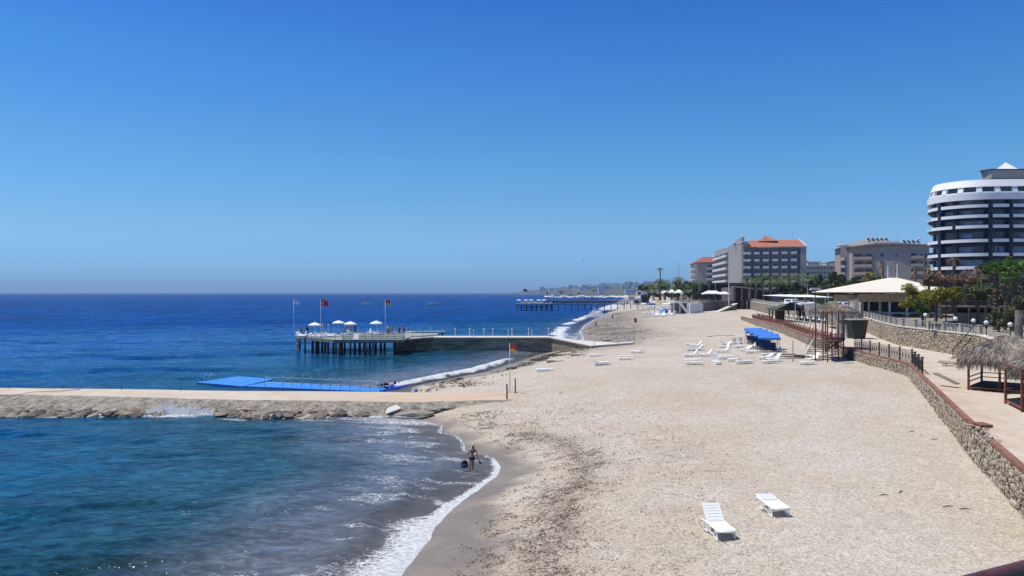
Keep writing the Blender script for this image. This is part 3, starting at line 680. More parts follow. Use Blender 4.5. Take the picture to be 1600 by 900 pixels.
# ================================================================== GROYNE (setting) with rocks at its foot
GX = np.arange(-80, 3.01, .30)
def gline(x):
    bk = np.interp(x, [-80,-48.5,-29.5,-9.4,-.5,3], [75.6,75.0,73.0,71.6,68.3,67]); fr_ = np.interp(x, [-80,-45.8,-25.6,-10.8,-.5,3], [71.5,71,67.6,66.0,65.2,65.1])
    wt = np.interp(x, [-80,-48,-36,-29,-25,-21,-14,-8,-3,3], [64.3,64.5,63.6,64.2,64.6,62.8,63.4,63.6,63.2,63.2]); return bk, fr_, wt
top = 1.0; prof_n = 16; vs = []; es = []
for x in GX:
    bk, fr_, wt = gline(x); tpz = .96+.02*math.sin(x*.3)+.3*float(sst(-10, 0, np.array(x)))
    endf = 1
    for j in range(prof_n):
        if j == 0: y, z = bk, -2.2
        elif j == 1: y, z = bk, tpz+.04
        elif j == 2: y, z = (bk+fr_)/2, tpz+.0
        elif j == 3: y, z = fr_, tpz-.03
        else:
            t = (j-3)/(prof_n-4); y = fr_+(wt-1.6-fr_)*t
            z = tpz-.03-(tpz+.75)*t**1.15; z += (vnoise(np.array(x*1.3), np.array(y*1.3))-.5)*.5*min(t*3, 1)+(vnoise(np.array(x*3.1), np.array(y*3.1))-.5)*.22*min(t*3, 1)
            if x > -9: z = min(z, tpz-.03) if x < -4 else z
        vs.append((float(x), float(y), float(z))); es.append(1.0 if j <= 3 else 0.0)
nf = [(i*prof_n+j, (i+1)*prof_n+j, (i+1)*prof_n+j+1, i*prof_n+j+1) for i in range(len(GX)-1) for j in range(prof_n-1)]
me = bpy.data.meshes.new('groyne'); me.from_pydata(vs, [], nf)
a = me.attributes.new('top', 'FLOAT', 'POINT'); a.data.foreach_set('value', es)
mg = bpy.data.materials.new('groyne_stone'); n = NT(mg)
out = n.n('ShaderNodeOutputMaterial'); P = n.n('ShaderNodeBsdfPrincipled'); n.link(P.outputs[0], out.inputs[0]); P.inputs['Roughness'].default_value = .9; P.inputs['Specular IOR Level'].default_value = .15
pos = n.n('ShaderNodeNewGeometry').outputs['Position']
sx_ = n.n('ShaderNodeSeparateXYZ'); n.link(pos, sx_.inputs[0])
slope = n.mix(n.mr(n.noise(pos, 1.4, 7, .7), .35, .65), (.17,.145,.115), (.43,.39,.325))
slope = n.mix(n.mr(n.noise(n.vscale(pos, (1.5,1.5,3)), 2.2, 6, .8), .54, .60, 0, .85), slope, (.085,.065,.048))
topc = n.mix(n.mr(n.noise(pos, .35, 5, .6), .35, .65), (.50,.41,.31), (.58,.51,.42))
topc = n.mix(n.mr(sx_.outputs[0], -22, -6, 0, .8), topc, n.mix(n.mr(n.noise(n.vscale(pos, (.3,1,1)), 1, 3), .4, .6), (.55,.38,.23), (.52,.43,.33)))
n.link(n.mix(n.mr(n.math('ADD', n.attr('top'), n.math('MULTIPLY', n.math('SUBTRACT', n.noise(pos, 2.5, 4), .5), .5)), .75, .9), slope, topc), P.inputs['Base Color'])
bp = n.n('ShaderNodeBump'); bp.inputs['Distance'].default_value = .10; n.link(n.math('MULTIPLY', n.noise(pos, 3, 7, .7), n.mr(n.attr('top'), .2, 1, 1, .06)), bp.inputs['Height']); n.link(bp.outputs[0], P.inputs['Normal'])
me.materials.append(mg); gr = bpy.data.objects.new('groyne', me); COL.objects.link(gr); tag(gr, kind='structure')
rocks = []
for q in range(10):
    pm = MB(); pm.rock((0,0,0), 2.0, 2.0, 2.0, j=.3); pr = pm.build('rock', M['rock']); rocks.append(pr.data); bpy.data.objects.remove(pr)
for k in range(330):
    x = -12-38*random.random()
    if -30.5 < x < -25.5 and random.random() < .7: continue
    bk, fr_, wt = gline(x); dense = 1 if x > -24.5 or x < -31 else .5
    if random.random() > dense: continue
    y = wt+abs(random.gauss(0, .8))-.35; s_ = random.uniform(.22, .70)*(1 if x < -14 else .7)
    o = bpy.data.objects.new('rock', random.choice(rocks)); COL.objects.link(o); o.parent = gr
    o.location = (x, y, .05+.14*(y-wt)+random.uniform(-.05,.12)); o.scale = (s_*random.uniform(.8,1.7), s_*.8, s_*random.uniform(.35,.6)); o.rotation_euler = (random.uniform(-.3,.3), random.uniform(-.3,.3), random.random()*6.28)
sl = MB().prism([(-.9,-.55),(1.0,-.3),(.7,.5),(-.5,.45)], 0, [.12,.1,.18,.16]).build('pale_slab', M['concrete_pale'], gr); sl.location = (-10.3, 64.6, .30); sl.rotation_euler = (.25, -.28, .2)
# broken ledges where the groyne meets the sand
lb = MB()
for (px, py, w) in ((650,646,1.7),(672,643,.9),(700,641,1.0),(727,640,1.1)):
    p = at(px, py, .5); lb.rock((p.x, p.y, .42), w*2.0, .8, .5, rz=.15)
lb.build('broken_ledge', M['rock'], gr)
# apron slab of tan concrete at the landward end
# splash at the groyne
sp = MB()
for k in range(1700):
    r = abs(random.gauss(0, 1)); x = -28.3+random.gauss(0, 1.7); y = 64.9+random.gauss(0, .5); z = abs(random.gauss(0, .34))*(math.exp(-((x+29.3)/1.2)**2)+.55*math.exp(-((x+26.9)/.9)**2))+.1+(y-64.5)*.1
    s_ = random.uniform(.02, .09); sp.add([(x-s_,y,z),(x+s_,y,z-.3*s_),(x,y+s_,z),(x,y,z+s_*1.3)], [(0,1,3),(1,2,3),(2,0,3),(0,2,1)])
o = sp.build('wave_splash', M['spray']); tag(o, 'white spray of a wave breaking on the rubble slope of the groyne', 'splash', kind='stuff')
sp = MB()
for k in range(900):
    x = 34.5+random.gauss(0, 2.2); y = 315+random.gauss(0, 2); z = abs(random.gauss(0, 1.5))*math.exp(-((x-34.5)/3)**2)+.1; s_ = random.uniform(.1, .3)
    sp.add([(x-s_,y,z),(x+s_,y,z-.3*s_),(x,y+s_,z),(x,y,z+s_*1.3)], [(0,1,3),(1,2,3),(2,0,3),(0,2,1)])
o = sp.build('breaker_spray', M['spray']); tag(o, 'white burst of spray where a breaker meets the shore before the far pier', 'splash', kind='stuff')

# ---- haze
hz = MB().box(0, 5850, 47, 24400, 12500, 106); hb = hz.build('haze', [], None)
mhz = bpy.data.materials.new('haze_air'); nt, N, L = nodes(mhz); o_ = N.new('ShaderNodeOutputMaterial'); pv = N.new('ShaderNodeVolumePrincipled')
pv.inputs['Color'].default_value = (.52,.71,1.0,1); pv.inputs['Density'].default_value = HAZE = 9.5e-5; pv.inputs['Anisotropy'].default_value = 0.0
L.new(pv.outputs[0], o_.inputs['Volume']); hb.data.materials.append(mhz); tag(hb, kind='stuff'); hb.display_type = 'WIRE'

# ================================================================== SUN LOUNGERS
def make_lounger(name, tilt, slats, label, group=None, plastic='white_plastic'):
    """origin under the foot end, head towards +Y; moulded plastic lounger with splayed legs"""
    W, Ls, h = .66, 1.18, .33; m = M[plastic]
    t = thing(name, label, 'sun lounger', (0,0,0), 0, group)
    f = MB()
    for s in (-1, 1):
        x = s*(W/2)
        f.tube([(x,.0,h-.02),(x,.12,h+.01),(x,.6,h),(x,Ls,h),(x,1.45,h-.02),(x,1.82,h-.03)], [.028,.032,.034,.034,.030,.026], 6)
        f.tube([(x,.16,.03),(x,.5,.10),(x,.9,.10),(x,1.25,.03)], .018, 5)
    f.tube([(-W/2,.02,h-.02),(0,-.03,h-.015),(W/2,.02,h-.02)], .03, 6)
    f.build('frame', m, t, smooth=True)
    lg = MB()
    lg.tube([(0,.0,0),(0,.09,.16),(0,.14,.33)], [.03,.026,.036], 6); lg.tube([(0,.42,0),(0,.33,.16),(0,.26,.33)], [.028,.024,.034], 6); lg.bar((0,-.02,.012), (0,.44,.012), .022)
    l0 = lg.build('leg', m, t, loc=(-W/2,.04,0)); inst(l0, t, (W/2,.04,0)); inst(l0, t, (-W/2,1.08,0)); inst(l0, t, (W/2,1.08,0))
    if slats:
        st = MB(); st.box(0,0,0,W-.03,.125,.022); n_ = 9
        e0 = None
        for i in range(n_):
            yy = .085+i*(Ls-.10)/n_
            if e0 is None: e0 = st.build('slat', m, t, loc=(0,yy,h+.012))
            else: inst(e0, t, (0,yy,h+.012))
    else:
        s_ = MB(); s_.box(0,Ls/2,h+.012,W-.03,Ls-.05,.03); s_.build('seat', m, t)
    c, sn = math.cos(tilt), math.sin(tilt); BL = .74
    b = MB()
    for s in (-1, 1):
        x = s*(W/2-.03); b.bar((x,0,.0), (x,BL,0), .028)
    b.box(0,BL-.03,.01,W-.04,.10,.03); b.box(0,.04,.005,W-.06,.06,.025)
    if not slats: b.box(0,BL/2,.008,W-.08,BL-.08,.02)
    bk = b.build('backrest', m, t, loc=(0,Ls,h+.01)); bk.rotation_euler = (tilt, 0, 0)
    if slats:
        st = MB(); st.box(0,0,.012,W-.09,.088,.018); e0 = None
        for i in range(5):
            yy = .12+i*.118
            if e0 is None: e0 = st.build('slat', m, bk, loc=(0,yy,0))
            else: inst(e0, bk, (0,yy,0))
    if tilt > .2:
        for s in (-1, 1): MB().bar((s*.22, Ls+c*.45, h+sn*.45), (s*.22, Ls+.55, h-.04), .013).build('prop', m, t)
    return t
DG = math.degrees
near1 = make_lounger('sun_lounger', R(43), True, 'white slatted plastic lounger with raised backrest alone on the near sand')
near1.location = (7.55, 26.95, sz(7.55, 26.95)-.005); near1.rotation_euler = (0,0,R(5))
near2 = make_lounger('sun_lounger', R(2), True, 'white plastic lounger lying flat, right of the raised one on the near sand')
near2.location = (10.2, 29.1, sz(10.2, 29.1)-.005); near2.rotation_euler = (0,0,R(1))
LF = make_lounger('sun_lounger', R(1), False, 'x'); LR = make_lounger('sun_lounger', R(50), False, 'x'); LM = make_lounger('sun_lounger', R(25), False, 'x')
LU_ = make_lounger('sun_lounger', R(72), False, 'x')
PRO = {'f': LF, 'r': LR, 'm': LM, 'u': LU_}; used = set()
def lounger(kind, px, py, rz, label, group, dz=0, loc=None):
    p = ground(px, py) if loc is None else Vector(loc)
    src = PRO[kind]
    if kind in used: o = clone(src, label, (p.x, p.y, p.z+dz), R(rz), group)
    else:
        used.add(kind); o = src; o.location = (p.x, p.y, p.z+dz); o.rotation_euler = (0,0,R(rz)); o['label'] = label; o['group'] = group
    return o
G1 = 'white loungers scattered in the middle of the beach'
# rz: 0 = head away from the camera, -90 = head to the right, 90 = head to the left
for k, px, py, rz, lb in [
    ('m', 951,571, 86, 'half raised white lounger at the front left of the beach, touching another end to end'),
    ('f', 929,571.5,-88, 'white lounger on four dark legs, leftmost of the pair on the open sand'),
    ('f', 966,564,-86, 'flat white lounger, front one of two side by side near the path'),
    ('f', 968,560.5,-84, 'flat white lounger, rear one of two side by side near the path'),
    ('u', 986,553,-95, 'white lounger with its backrest almost upright, beside the pale path end'),
    ('f', 921,558.5,-86, 'flat white lounger half sunk in debris below the jetty path'),
    ('f', 838,582,-82, 'flat lounger alone near the second waterline, left of all the others'),
    ('f',1071,541,-90, 'flat white lounger, rearmost of the left stack row'),
    ('f',1072,545.5,-88, 'flat white lounger, second row back of the left cluster'),
    ('f',1073,549,-91, 'flat white lounger, third row back of the left cluster'),
    ('r',1079,543,-88, 'raised white lounger behind the flat rows of the left cluster'),
    ('r',1079,549,-92, 'raised white lounger at the right end of the flat rows, left cluster'),
    ('r',1069,558.5,-89, 'raised white lounger facing the sea, front left cluster'),
    ('r',1092,558,-88, 'raised white lounger facing the sea, right neighbour in the front left cluster'),
    ('f',1070,567,-86, 'flat white lounger frontmost of the left cluster, uneven legs in the sand'),
    ('f',1071,571,-89, 'white lounger slid over another at the very front of the left cluster'),
    ('m',1144,540, 88, 'white lounger with half raised back toward the sea, central cluster rear'),
    ('r',1120,552,-90, 'raised white lounger on dark legs, centre of the cluster'),
    ('r',1124,545,-82, 'raised white lounger turned a little inland, just behind the centre'),
    ('u',1144,538,178, 'lounger with white upright back seen from behind, left of two'),
    ('u',1154,537.5,176, 'lounger with white upright back seen from behind, right of two'),
    ('f',1124,562,-78, 'flat white lounger aslant in front of the cluster'),
    ('u',1123,571,  6, 'short white lounger seen from its end in front of the cluster'),
    ('r',1176,569, 80, 'white lounger with broad square backrest facing the camera'),
    ('f',1152,570,-70, 'flat white lounger beside the one with the broad square back'),
    ('f',1139,566,-60, 'flat white lounger tilted into the sand beside the short one'),
    ('f',1165,553,-84, 'flat white lounger just left of the dark pile of cushions'),
    ('m',1158,550,-60, 'half raised white lounger left of the blue swing seats'),
    ('f',1148,545,-50, 'white lounger turned diagonally near the swing seats'),
    ('r',1168,545,-70, 'raised lounger in the shade of the rear blue canopy'),
    ('f',1190,557,-86, 'flat white lounger in front of the nearest blue canopy'),
    ('f',1192,569,-80, 'flat white lounger front right below the nearest swing seat'),
    ('r',1199,566,-74, 'raised white lounger front right below the nearest swing seat'),
    ('m',1188,563,-66, 'half raised white lounger under the nearest swing seat'),
    ('f',1252,571,-66, 'flat white lounger at the foot of the dark stairs'),
    ('u',1273,562,  8, 'upright white lounger standing at the foot of the dark stairs'),
    ('r',1262,566,-62, 'raised white lounger between the lamp post and the stairs'),
    ('f',1281,560,-80, 'flat white lounger under the lookout hut')]:
    lounger(k, px, py, rz, lb, G1)
r5 = random.Random(5)
GF = 'white loungers crowded by the white kiosk'
for i in range(64):
    px = 1006+50*r5.random()**.8; py = 483+13*r5.random()
    lounger(r5.choice('frrmu'), px, py, r5.uniform(-130, -50) if i % 3 else r5.uniform(0,360), 'small distant white lounger in the crowd left of the white kiosk', GF).scale = (1.25,1.25,1.35)
GF2 = 'far loungers along the distant beach'
for i in range(34):
    px = r5.uniform(985, 1040); py = r5.uniform(473, 485)
    p = at(px, py, 2.5)
    lounger(r5.choice('frm'), 0, 0, r5.uniform(-130, -50), 'tiny far white lounger on the distant beach before the palms', GF2, loc=(p.x, p.y, sz(p.x, p.y)))

# ================================================================== FIGURES
def skinned(name, joints, edges, root, mats, parent=None, sub=1):
    """one continuous skin grown on a joint skeleton: joints = {name: (x, y, z, r)}"""
    ks = list(joints); me = bpy.data.meshes.new(name)
    me.from_pydata([joints[k][:3] for k in ks], [(ks.index(a), ks.index(b)) for a, b in edges], [])
    o = bpy.data.objects.new(name, me); COL.objects.link(o)
    md = o.modifiers.new('skin', 'SKIN'); md.use_smooth_shade = True
    if not me.skin_vertices: me.skin_vertices.new()
    for i, k in enumerate(ks):
        r = joints[k][3]; sv = me.skin_vertices[0].data[i]; sv.radius = (r, r) if not isinstance(r, tuple) else r; sv.use_root = (k == root)
    if sub: ss = o.modifiers.new('sub', 'SUBSURF'); ss.levels = sub; ss.render_levels = sub
    bpy.context.view_layer.update()
    dg = bpy.context.evaluated_depsgraph_get(); m2 = bpy.data.meshes.new_from_object(o.evaluated_get(dg)); m2.name = name
    bpy.data.objects.remove(o); m2.materials.clear()
    for m in (mats if isinstance(mats, list) else [mats]): m2.materials.append(m)
    m2.polygons.foreach_set('use_smooth', [True]*len(m2.polygons))
    r = bpy.data.objects.new(name, m2); COL.objects.link(r); r.parent = parent; return r
BASE_E = [('pel','waist'),('waist','chest'),('chest','neck'),('neck','head'),('head','top'),('chest','shL'),('shL','elL'),('elL','wrL'),('chest','shR'),('shR','elR'),('elR','wrR'),
          ('pel','hiL'),('hiL','knL'),('knL','anL'),('anL','toL'),('pel','hiR'),('hiR','knR'),('knR','anR'),('anR','toR')]
def hand(joints, edges, w, d, side, tag_):
    """palm plus four unequal curled fingers and a thumb, d = direction of the hand"""
    d = Vector(d).normalized(); a = Vector((0, 1, 0)); b = d.cross(a).normalized(); W = Vector(joints[w][:3])
    joints['pm'+tag_] = (*(W+d*.055), .026); edges.append((w, 'pm'+tag_))
    for i, (off, ln) in enumerate(((-.030,.068),(-.010,.078),(.010,.074),(.029,.058))):
        p0 = W+d*.085+a*off; p1 = p0+d*ln*.5-b*side*.006; p2 = p0+d*ln-b*side*.022
        joints[f'f{i}a{tag_}'] = (*p0, .0095); joints[f'f{i}b{tag_}'] = (*p1, .0085); joints[f'f{i}c{tag_}'] = (*p2, .007)
        edges += [('pm'+tag_, f'f{i}a{tag_}'), (f'f{i}a{tag_}', f'f{i}b{tag_}'), (f'f{i}b{tag_}', f'f{i}c{tag_}')]
    p0 = W+d*.045-a*.032; p1 = p0+d*.035-a*.022
    joints['ta'+tag_] = (*p0, .011); joints['tb'+tag_] = (*p1, .009); edges += [('pm'+tag_, 'ta'+tag_), ('ta'+tag_, 'tb'+tag_)]

# the woman wading along the waterline, walking towards the camera
wp = at(737.5, 739.5, 0.0); wp.z = max(sz(wp.x, wp.y), -.03)
wm = thing('person', 'blonde woman in a dark bikini wading along the waterline carrying a navy backpack', 'person', wp)
J = {'pel': (0,0,.87,(.135,.095)), 'waist': (.015,0,1.06,(.105,.078)), 'chest': (.03,.0,1.26,(.125,.085)), 'neck': (.045,0,1.42,.046), 'head': (.055,-.02,1.53,.075), 'top': (.058,-.01,1.615,.070),
     'shL': (-.135,0,1.355,.052), 'elL': (-.235,.03,1.10,.037), 'wrL': (-.375,-.03,.88,.026), 'shR': (.20,0,1.355,.052), 'elR': (.275,.04,1.09,.037), 'wrR': (.355,-.06,.86,.026),
     'hiL': (-.085,0,.80,.098), 'knL': (-.10,-.10,.46,.058), 'anL': (-.125,-.12,.08,.037), 'toL': (-.135,-.27,.03,.036), 'hiR': (.085,0,.80,.098), 'knR': (.055,.03,.46,.058), 'anR': (.02,.16,.10,.037), 'toR': (.02,.04,.03,.036)}
E_ = list(BASE_E); hand(J, E_, 'wrL', (-.45,-.1,-.7), 1, 'L'); hand(J, E_, 'wrR', (.4,-.15,-.8), -1, 'R')
skinned('body', J, E_, 'pel', M['skin'], wm)
hr = MB(); hr.ball((.058,.012,1.585), .098, 12, sx=.92, sy=1.02, szz=1.08); hr.tube([(.03,.06,1.55),(-.02,.03,1.46),(-.05,-.075,1.38),(-.055,-.098,1.27),(-.05,-.095,1.18)], [.05,.045,.036,.03,.012], 8)
hr.tube([(.09,.06,1.55),(.12,.05,1.46),(.13,.06,1.36)], [.045,.038,.014], 8); hr.build('hair', M['hair_blonde'], wm, smooth=True)
fc = MB(); fc.ball((.055,-.082,1.545), .052, 8, sy=.5, szz=1.25); fc.ball((.055,-.112,1.535), .011, 6, szz=1.4); fc.build('face', M['skin_tan'], wm, smooth=True)  # darker skin tone puts the shade under the high sun into the face
sg = MB(); sg.ball((.032,-.108,1.562), .019, 6, sy=.5); sg.ball((.080,-.108,1.562), .019, 6, sy=.5); sg.bar((.01,-.105,1.566), (.10,-.105,1.566), .005); sg.build('sunglasses', M['black'], wm)
bt = MB()
bt.ball((-.035,-.065,1.265), .062, 8, sy=.75); bt.ball((.095,-.065,1.265), .062, 8, sy=.75); bt.lathe([(.150,1.21),(.158,1.235),(.154,1.265)], 14, (.03,0,0), sy=.76)
bt.bar((-.04,-.075,1.31), (.02,0,1.43), .007); bt.bar((.10,-.075,1.31), (.07,0,1.43), .007); bt.build('bikini_top', M['bikini'], wm, smooth=True)
bb = MB(); bb.lathe([(.05,.735),(.12,.76),(.178,.83),(.186,.90),(.176,.93)], 14, (0,0,0), sy=.76); bb.build('bikini_bottom', M['bikini'], wm, smooth=True)
bgp = thing('backpack', 'navy backpack hanging by its handle from the wading woman\'s hand', 'backpack', (wp.x-.42, wp.y-.02, wp.z+.33))
bb = MB(); bb.lathe([(.10,-.02),(.185,.0),(.195,.12),(.185,.28),(.15,.38),(.08,.42),(.02,.425)], 12, (0,0,0), sy=.6); bb.build('pack_body', M['bag'], bgp, smooth=True)
bb = MB(); bb.lathe([(.10,.02),(.12,.06),(.12,.18),(.09,.21)], 10, (0,-.09,0), sy=.4); bb.build('front_pocket', M['blue_dark_cloth'], bgp, smooth=True)
bb = MB(); bb.tube([(-.045,0,.41),(-.05,0,.48),(0,0,.505),(.04,0,.48),(.04,0,.41)], .010, 6); bb.build('handle', M['bag'], bgp)
bb = MB(); bb.tube([(-.10,.1,.36),(-.15,.16,.2),(-.13,.12,.03)], .016, 5); bb.tube([(.10,.1,.36),(.15,.16,.2),(.13,.12,.03)], .016, 5); bb.build('strap', M['bag'], bgp)
sn_ = thing('sandals', 'pair of dark sandals dangling from the wading woman\'s free hand', 'sandals', (wp.x+.42, wp.y-.08, wp.z+.69))
for s in (0, 1):
    q = MB(); q.tube([(0,0,0),(.05,-.02,-.05),(.10,-.03,-.10),(.135,-.03,-.13)], [.022,.034,.03,.02], 6); q.build('sandal', M['black'], sn_, loc=(s*.02-.03, s*.05, s*.02))

def make_person(cloth_top, cloth_bot, pose='stand', hair='hair_dark', skin='skin_tan'):
    t = thing('person', 'x', 'person')
    if pose == 'stand':
        J = {'pel': (0,0,.93,(.15,.105)), 'waist': (0,0,1.10,(.13,.09)), 'chest': (0,.0,1.33,(.155,.10)), 'neck': (0,0,1.49,.052), 'head': (0,-.01,1.60,.08), 'top': (0,0,1.69,.072),
         'shL': (-.19,0,1.42,.058), 'elL': (-.27,.0,1.15,.042), 'wrL': (-.25,-.10,.92,.03), 'shR': (.19,0,1.42,.058), 'elR': (.28,.02,1.14,.042), 'wrR': (.27,-.12,.92,.03),
         'hiL': (-.095,0,.85,.095), 'knL': (-.12,-.04,.48,.065), 'anL': (-.13,.0,.08,.04), 'toL': (-.14,-.14,.03,.036), 'hiR': (.095,0,.85,.095), 'knR': (.12,.0,.48,.065), 'anR': (.14,.04,.08,.04), 'toR': (.15,-.10,.03,.036)}
        zb = .93
    else:
        J = {'pel': (0,0,.48,(.15,.11)), 'waist': (0,.02,.66,(.13,.09)), 'chest': (0,.0,.88,(.155,.10)), 'neck': (0,-.02,1.04,.052), 'head': (0,-.04,1.15,.08), 'top': (0,-.03,1.24,.072),
         'shL': (-.19,0,.97,.058), 'elL': (-.26,-.08,.72,.042), 'wrL': (-.18,-.28,.62,.03), 'shR': (.19,0,.97,.058), 'elR': (.26,-.08,.72,.042), 'wrR': (.18,-.28,.62,.03),
         'hiL': (-.1,-.1,.48,.09), 'knL': (-.13,-.46,.50,.065), 'anL': (-.13,-.48,.08,.04), 'toL': (-.14,-.60,.03,.036), 'hiR': (.1,-.1,.48,.09), 'knR': (.13,-.46,.50,.065), 'anR': (.13,-.50,.08,.04), 'toR': (.14,-.62,.03,.036)}
        zb = .48
    skinned('body', J, BASE_E, 'pel', M[skin], t)
    h = MB(); h.ball((0,.02,J['top'][2]-.04), .095, 8); h.build('hair', M[hair], t, smooth=True)
    if cloth_top:
        h = MB(); h.lathe([(.165,zb+.08),(.175,zb+.2),(.20,zb+.42),(.21,zb+.5),(.10,zb+.57)], 10, sy=.64); h.build('shirt', M[cloth_top], t, smooth=True)
    if cloth_bot:
        h = MB(); h.lathe([(.19,zb-.28 if pose == 'stand' else zb-.08),(.19,zb-.05),(.17,zb+.1)], 10, sy=.68); h.build('shorts', M[cloth_bot], t, smooth=True)
    return t
PP = {'blue': make_person(None, 'blue_dark_cloth'), 'red': make_person('red_cloth', 'black'), 'white': make_person('white_cloth', 'black'), 'bare': make_person(None, 'red_cloth', skin='skin'),
      'sit': make_person(None, 'blue_dark_cloth', 'sit'), 'dark': make_person('navy', 'black')}
pused = set()
def person(kind, loc, rz, label, group=None):
    src = PP[kind]
    if kind in pused: o = clone(src, label, loc, R(rz), None)
    else: pused.add(kind); o = src; o.location = loc; o.rotation_euler = (0,0,R(rz)); o['label'] = label
    if group: o['group'] = group
    return o
p = ground(931, 512); person('blue', p, 200, 'person in dark shorts standing on the wet sand beyond the jetty, nearer of two')
p = ground(957, 500); person('dark', p, 160, 'dark clothed person on the far sand, right of the other walker')
for i, (px, py, lb) in enumerate([(397,581.5,'swimmer\'s head and shoulders left of the pontoon railing, leftmost'),(404,587,'swimmer close behind the left end of the pontoon railing'),(433,586,'swimmer with raised arms behind the pontoon railing'),(334,545,'lone swimmer with splash far out left of the jetty')]):
    q = at(px, py, .1); t = thing('person', lb, 'person', (q.x, q.y, -.05), 0, 'swimmers in the sea')
    J = {'pel': (0,.5,-.15,.11), 'chest': (0,.1,-.02,.14), 'neck': (0,0,.14,.05), 'head': (0,-.02,.25,.085), 'top': (0,0,.33,.07), 'shL': (-.2,0,.05,.055), 'wrL': (-.45,-.15,.02,.035), 'shR': (.2,0,.05,.055), 'wrR': (.42,-.2,.18,.035)}
    skinned('body', J, [('pel','chest'),('chest','neck'),('neck','head'),('head','top'),('chest','shL'),('shL','wrL'),('chest','shR'),('shR','wrR')], 'pel', M['skin'], t)
    h = MB(); h.ball((0,.02,.31), .095, 8); h.build('hair', M['hair_dark'], t, smooth=True)

# ================================================================== FLOATING PONTOON
pt = thing('floating_pontoon', 'bright blue floating swimming pontoon of plastic cubes moored behind the groyne', 'pontoon', (-28, 82, 0))
PL, PB, PR, PF = (-34.6,84.2), (-32.2,90.2), (-27.0,87.4), (-28.3,80.6)
mb = MB(); mb.prism([PL, PF, PR, PB], .40, .47); mb.build('platform_deck', M['pontoon_top'], pt, world=True)
WA = [(-28.3,80.6),(-13.4,76.0),(-12.8,79.2),(-27.0,87.4)]
mb = MB(); mb.prism([(-28.1,80.63),(-13.2,76.1),(-12.9,78.8),(-26.9,84.6)], .41, .478); mb.build('walkway_deck', M['pontoon_top'], pt, world=True)
cubes = None
def edge_cubes(a, b_, n, inset=.26):
    global cubes
    ang = math.atan2(b_[1]-a[1], b_[0]-a[0]); nx, ny = -math.sin(ang), math.cos(ang); L = math.hypot(b_[0]-a[0], b_[1]-a[1])/n
    for i in range(n):
        x = a[0]+(b_[0]-a[0])*(i+.5)/n+nx*inset; y = a[1]+(b_[1]-a[1])*(i+.5)/n+ny*inset
        if cubes is None:
            q = MB(); w = .24; q.prism([(-w,-w+.05),(-w+.05,-w),(w-.05,-w),(w,-w+.05),(w,w-.05),(w-.05,w),(-w+.05,w),(-w,w-.05)], -.12, .40)
            q.box(0,-.25,.18,.12,.03,.30); q.ball((.25,-.24,.40), .05, 6)
            cubes = q.build('float_cube', M['pontoon_dark'], pt); o = cubes
        else: o = inst(cubes, pt)
        o.location = (x+28, y-82, random.uniform(-.02,.02)); o.rotation_euler = (0,0,ang); o.scale = (L/.5, 1, 1)
edge_cubes(PL, PF, 15); edge_cubes(PF, (-13.2,76.05), 31); edge_cubes((PB[0],PB[1]), (PL[0],PL[1]), 12); edge_cubes((-12.9,78.8), (-26.9,84.6), 26)
q = MB(); q.prism([(-13.2,76.0),(-10.9,75.4),(-10.3,78.0),(-12.9,78.9)], [.40,.9,.9,.40], [.5,1.05,1.05,.5]); q.build('boarding_ramp', M['pontoon_dark'], pt, world=True)
post = None
for i in range(13):
    t_ = i/12; x, y = -25.9+(14.0-1.2)*t_, 80.2-4.05*t_
    if i in (1,): continue
    if post is None:
        q = MB(); q.bar((0,0,.40), (0,0,1.55), .03, 6); q.ball((0,0,1.56), .05, 6); post = q.build('railing_post', M['grey_metal'], pt); o = post
    else: o = inst(post, pt)
    o.location = (x+28, y-82+.15, 0)
for i in range(6):
    t_ = i/5; x, y = -22.5+9.0*t_, 83.0-4.2*t_; o = inst(post, pt); o.location = (x+28, y-82, 0)
for z in (1.0, 1.5):
    pts = []
    for i in range(25):
        t_ = i/24; pts.append((-25.9+12.8*t_, 80.35-4.05*t_, z-.07*abs(math.sin(t_*12*math.pi))))
    MB().tube(pts, .013, 5).build('rope', M['white_cloth'], pt, world=True)
q = MB()
for s in (0, .55): q.tube([(-33.9+s,84.6,-.6),(-33.9+s,84.6,.5),(-33.9+s,84.65,1.15),(-33.75+s,85.0,1.35),(-33.6+s,85.4,1.1),(-33.6+s,85.45,.45)], .025, 6)
for z in (.1, .5, .85): q.bar((-33.9,84.6,z), (-33.35,84.6,z), .02)
q.build('swim_ladder', M['white_metal'], pt, world=True)
bk_ = thing('bicycle_pile', 'heap of red and white gear lying at the landward end of the pontoon', 'gear', (-12.7, 77.6, .52))
q = MB()
for i in range(7): q.ball((random.uniform(-.9,.9), random.uniform(-.3,.4), random.uniform(.15,.5)), random.uniform(.12,.26), 7, szz=.8)
q.build('bundle', M['black'], bk_); q = MB()
for i in range(6): q.box(random.uniform(-.8,.8), random.uniform(-.4,.1), random.uniform(.3,.75), .5, .1, .12, random.random())
q.build('board', M['white_plastic'], bk_); q = MB(); q.box(.9,-.2,.7,.25,.1,.3,.3); q.box(.2,-.3,.55,.3,.1,.2); q.build('vest', M['red_cloth'], bk_)
bk_.name = 'beach_gear'
b_ = thing('life_buoy', 'small blue and yellow float lying on the sand beside the pontoon ramp', 'float', ground(650, 613)); q = MB(); q.ball((0,0,.15), .22, 8, szz=.7); q.build('shell', M['blue_canvas'], b_); q = MB(); q.ball((.5,-.1,.15), .16, 8); q.build('ball', M['yellow_cloth'], b_)

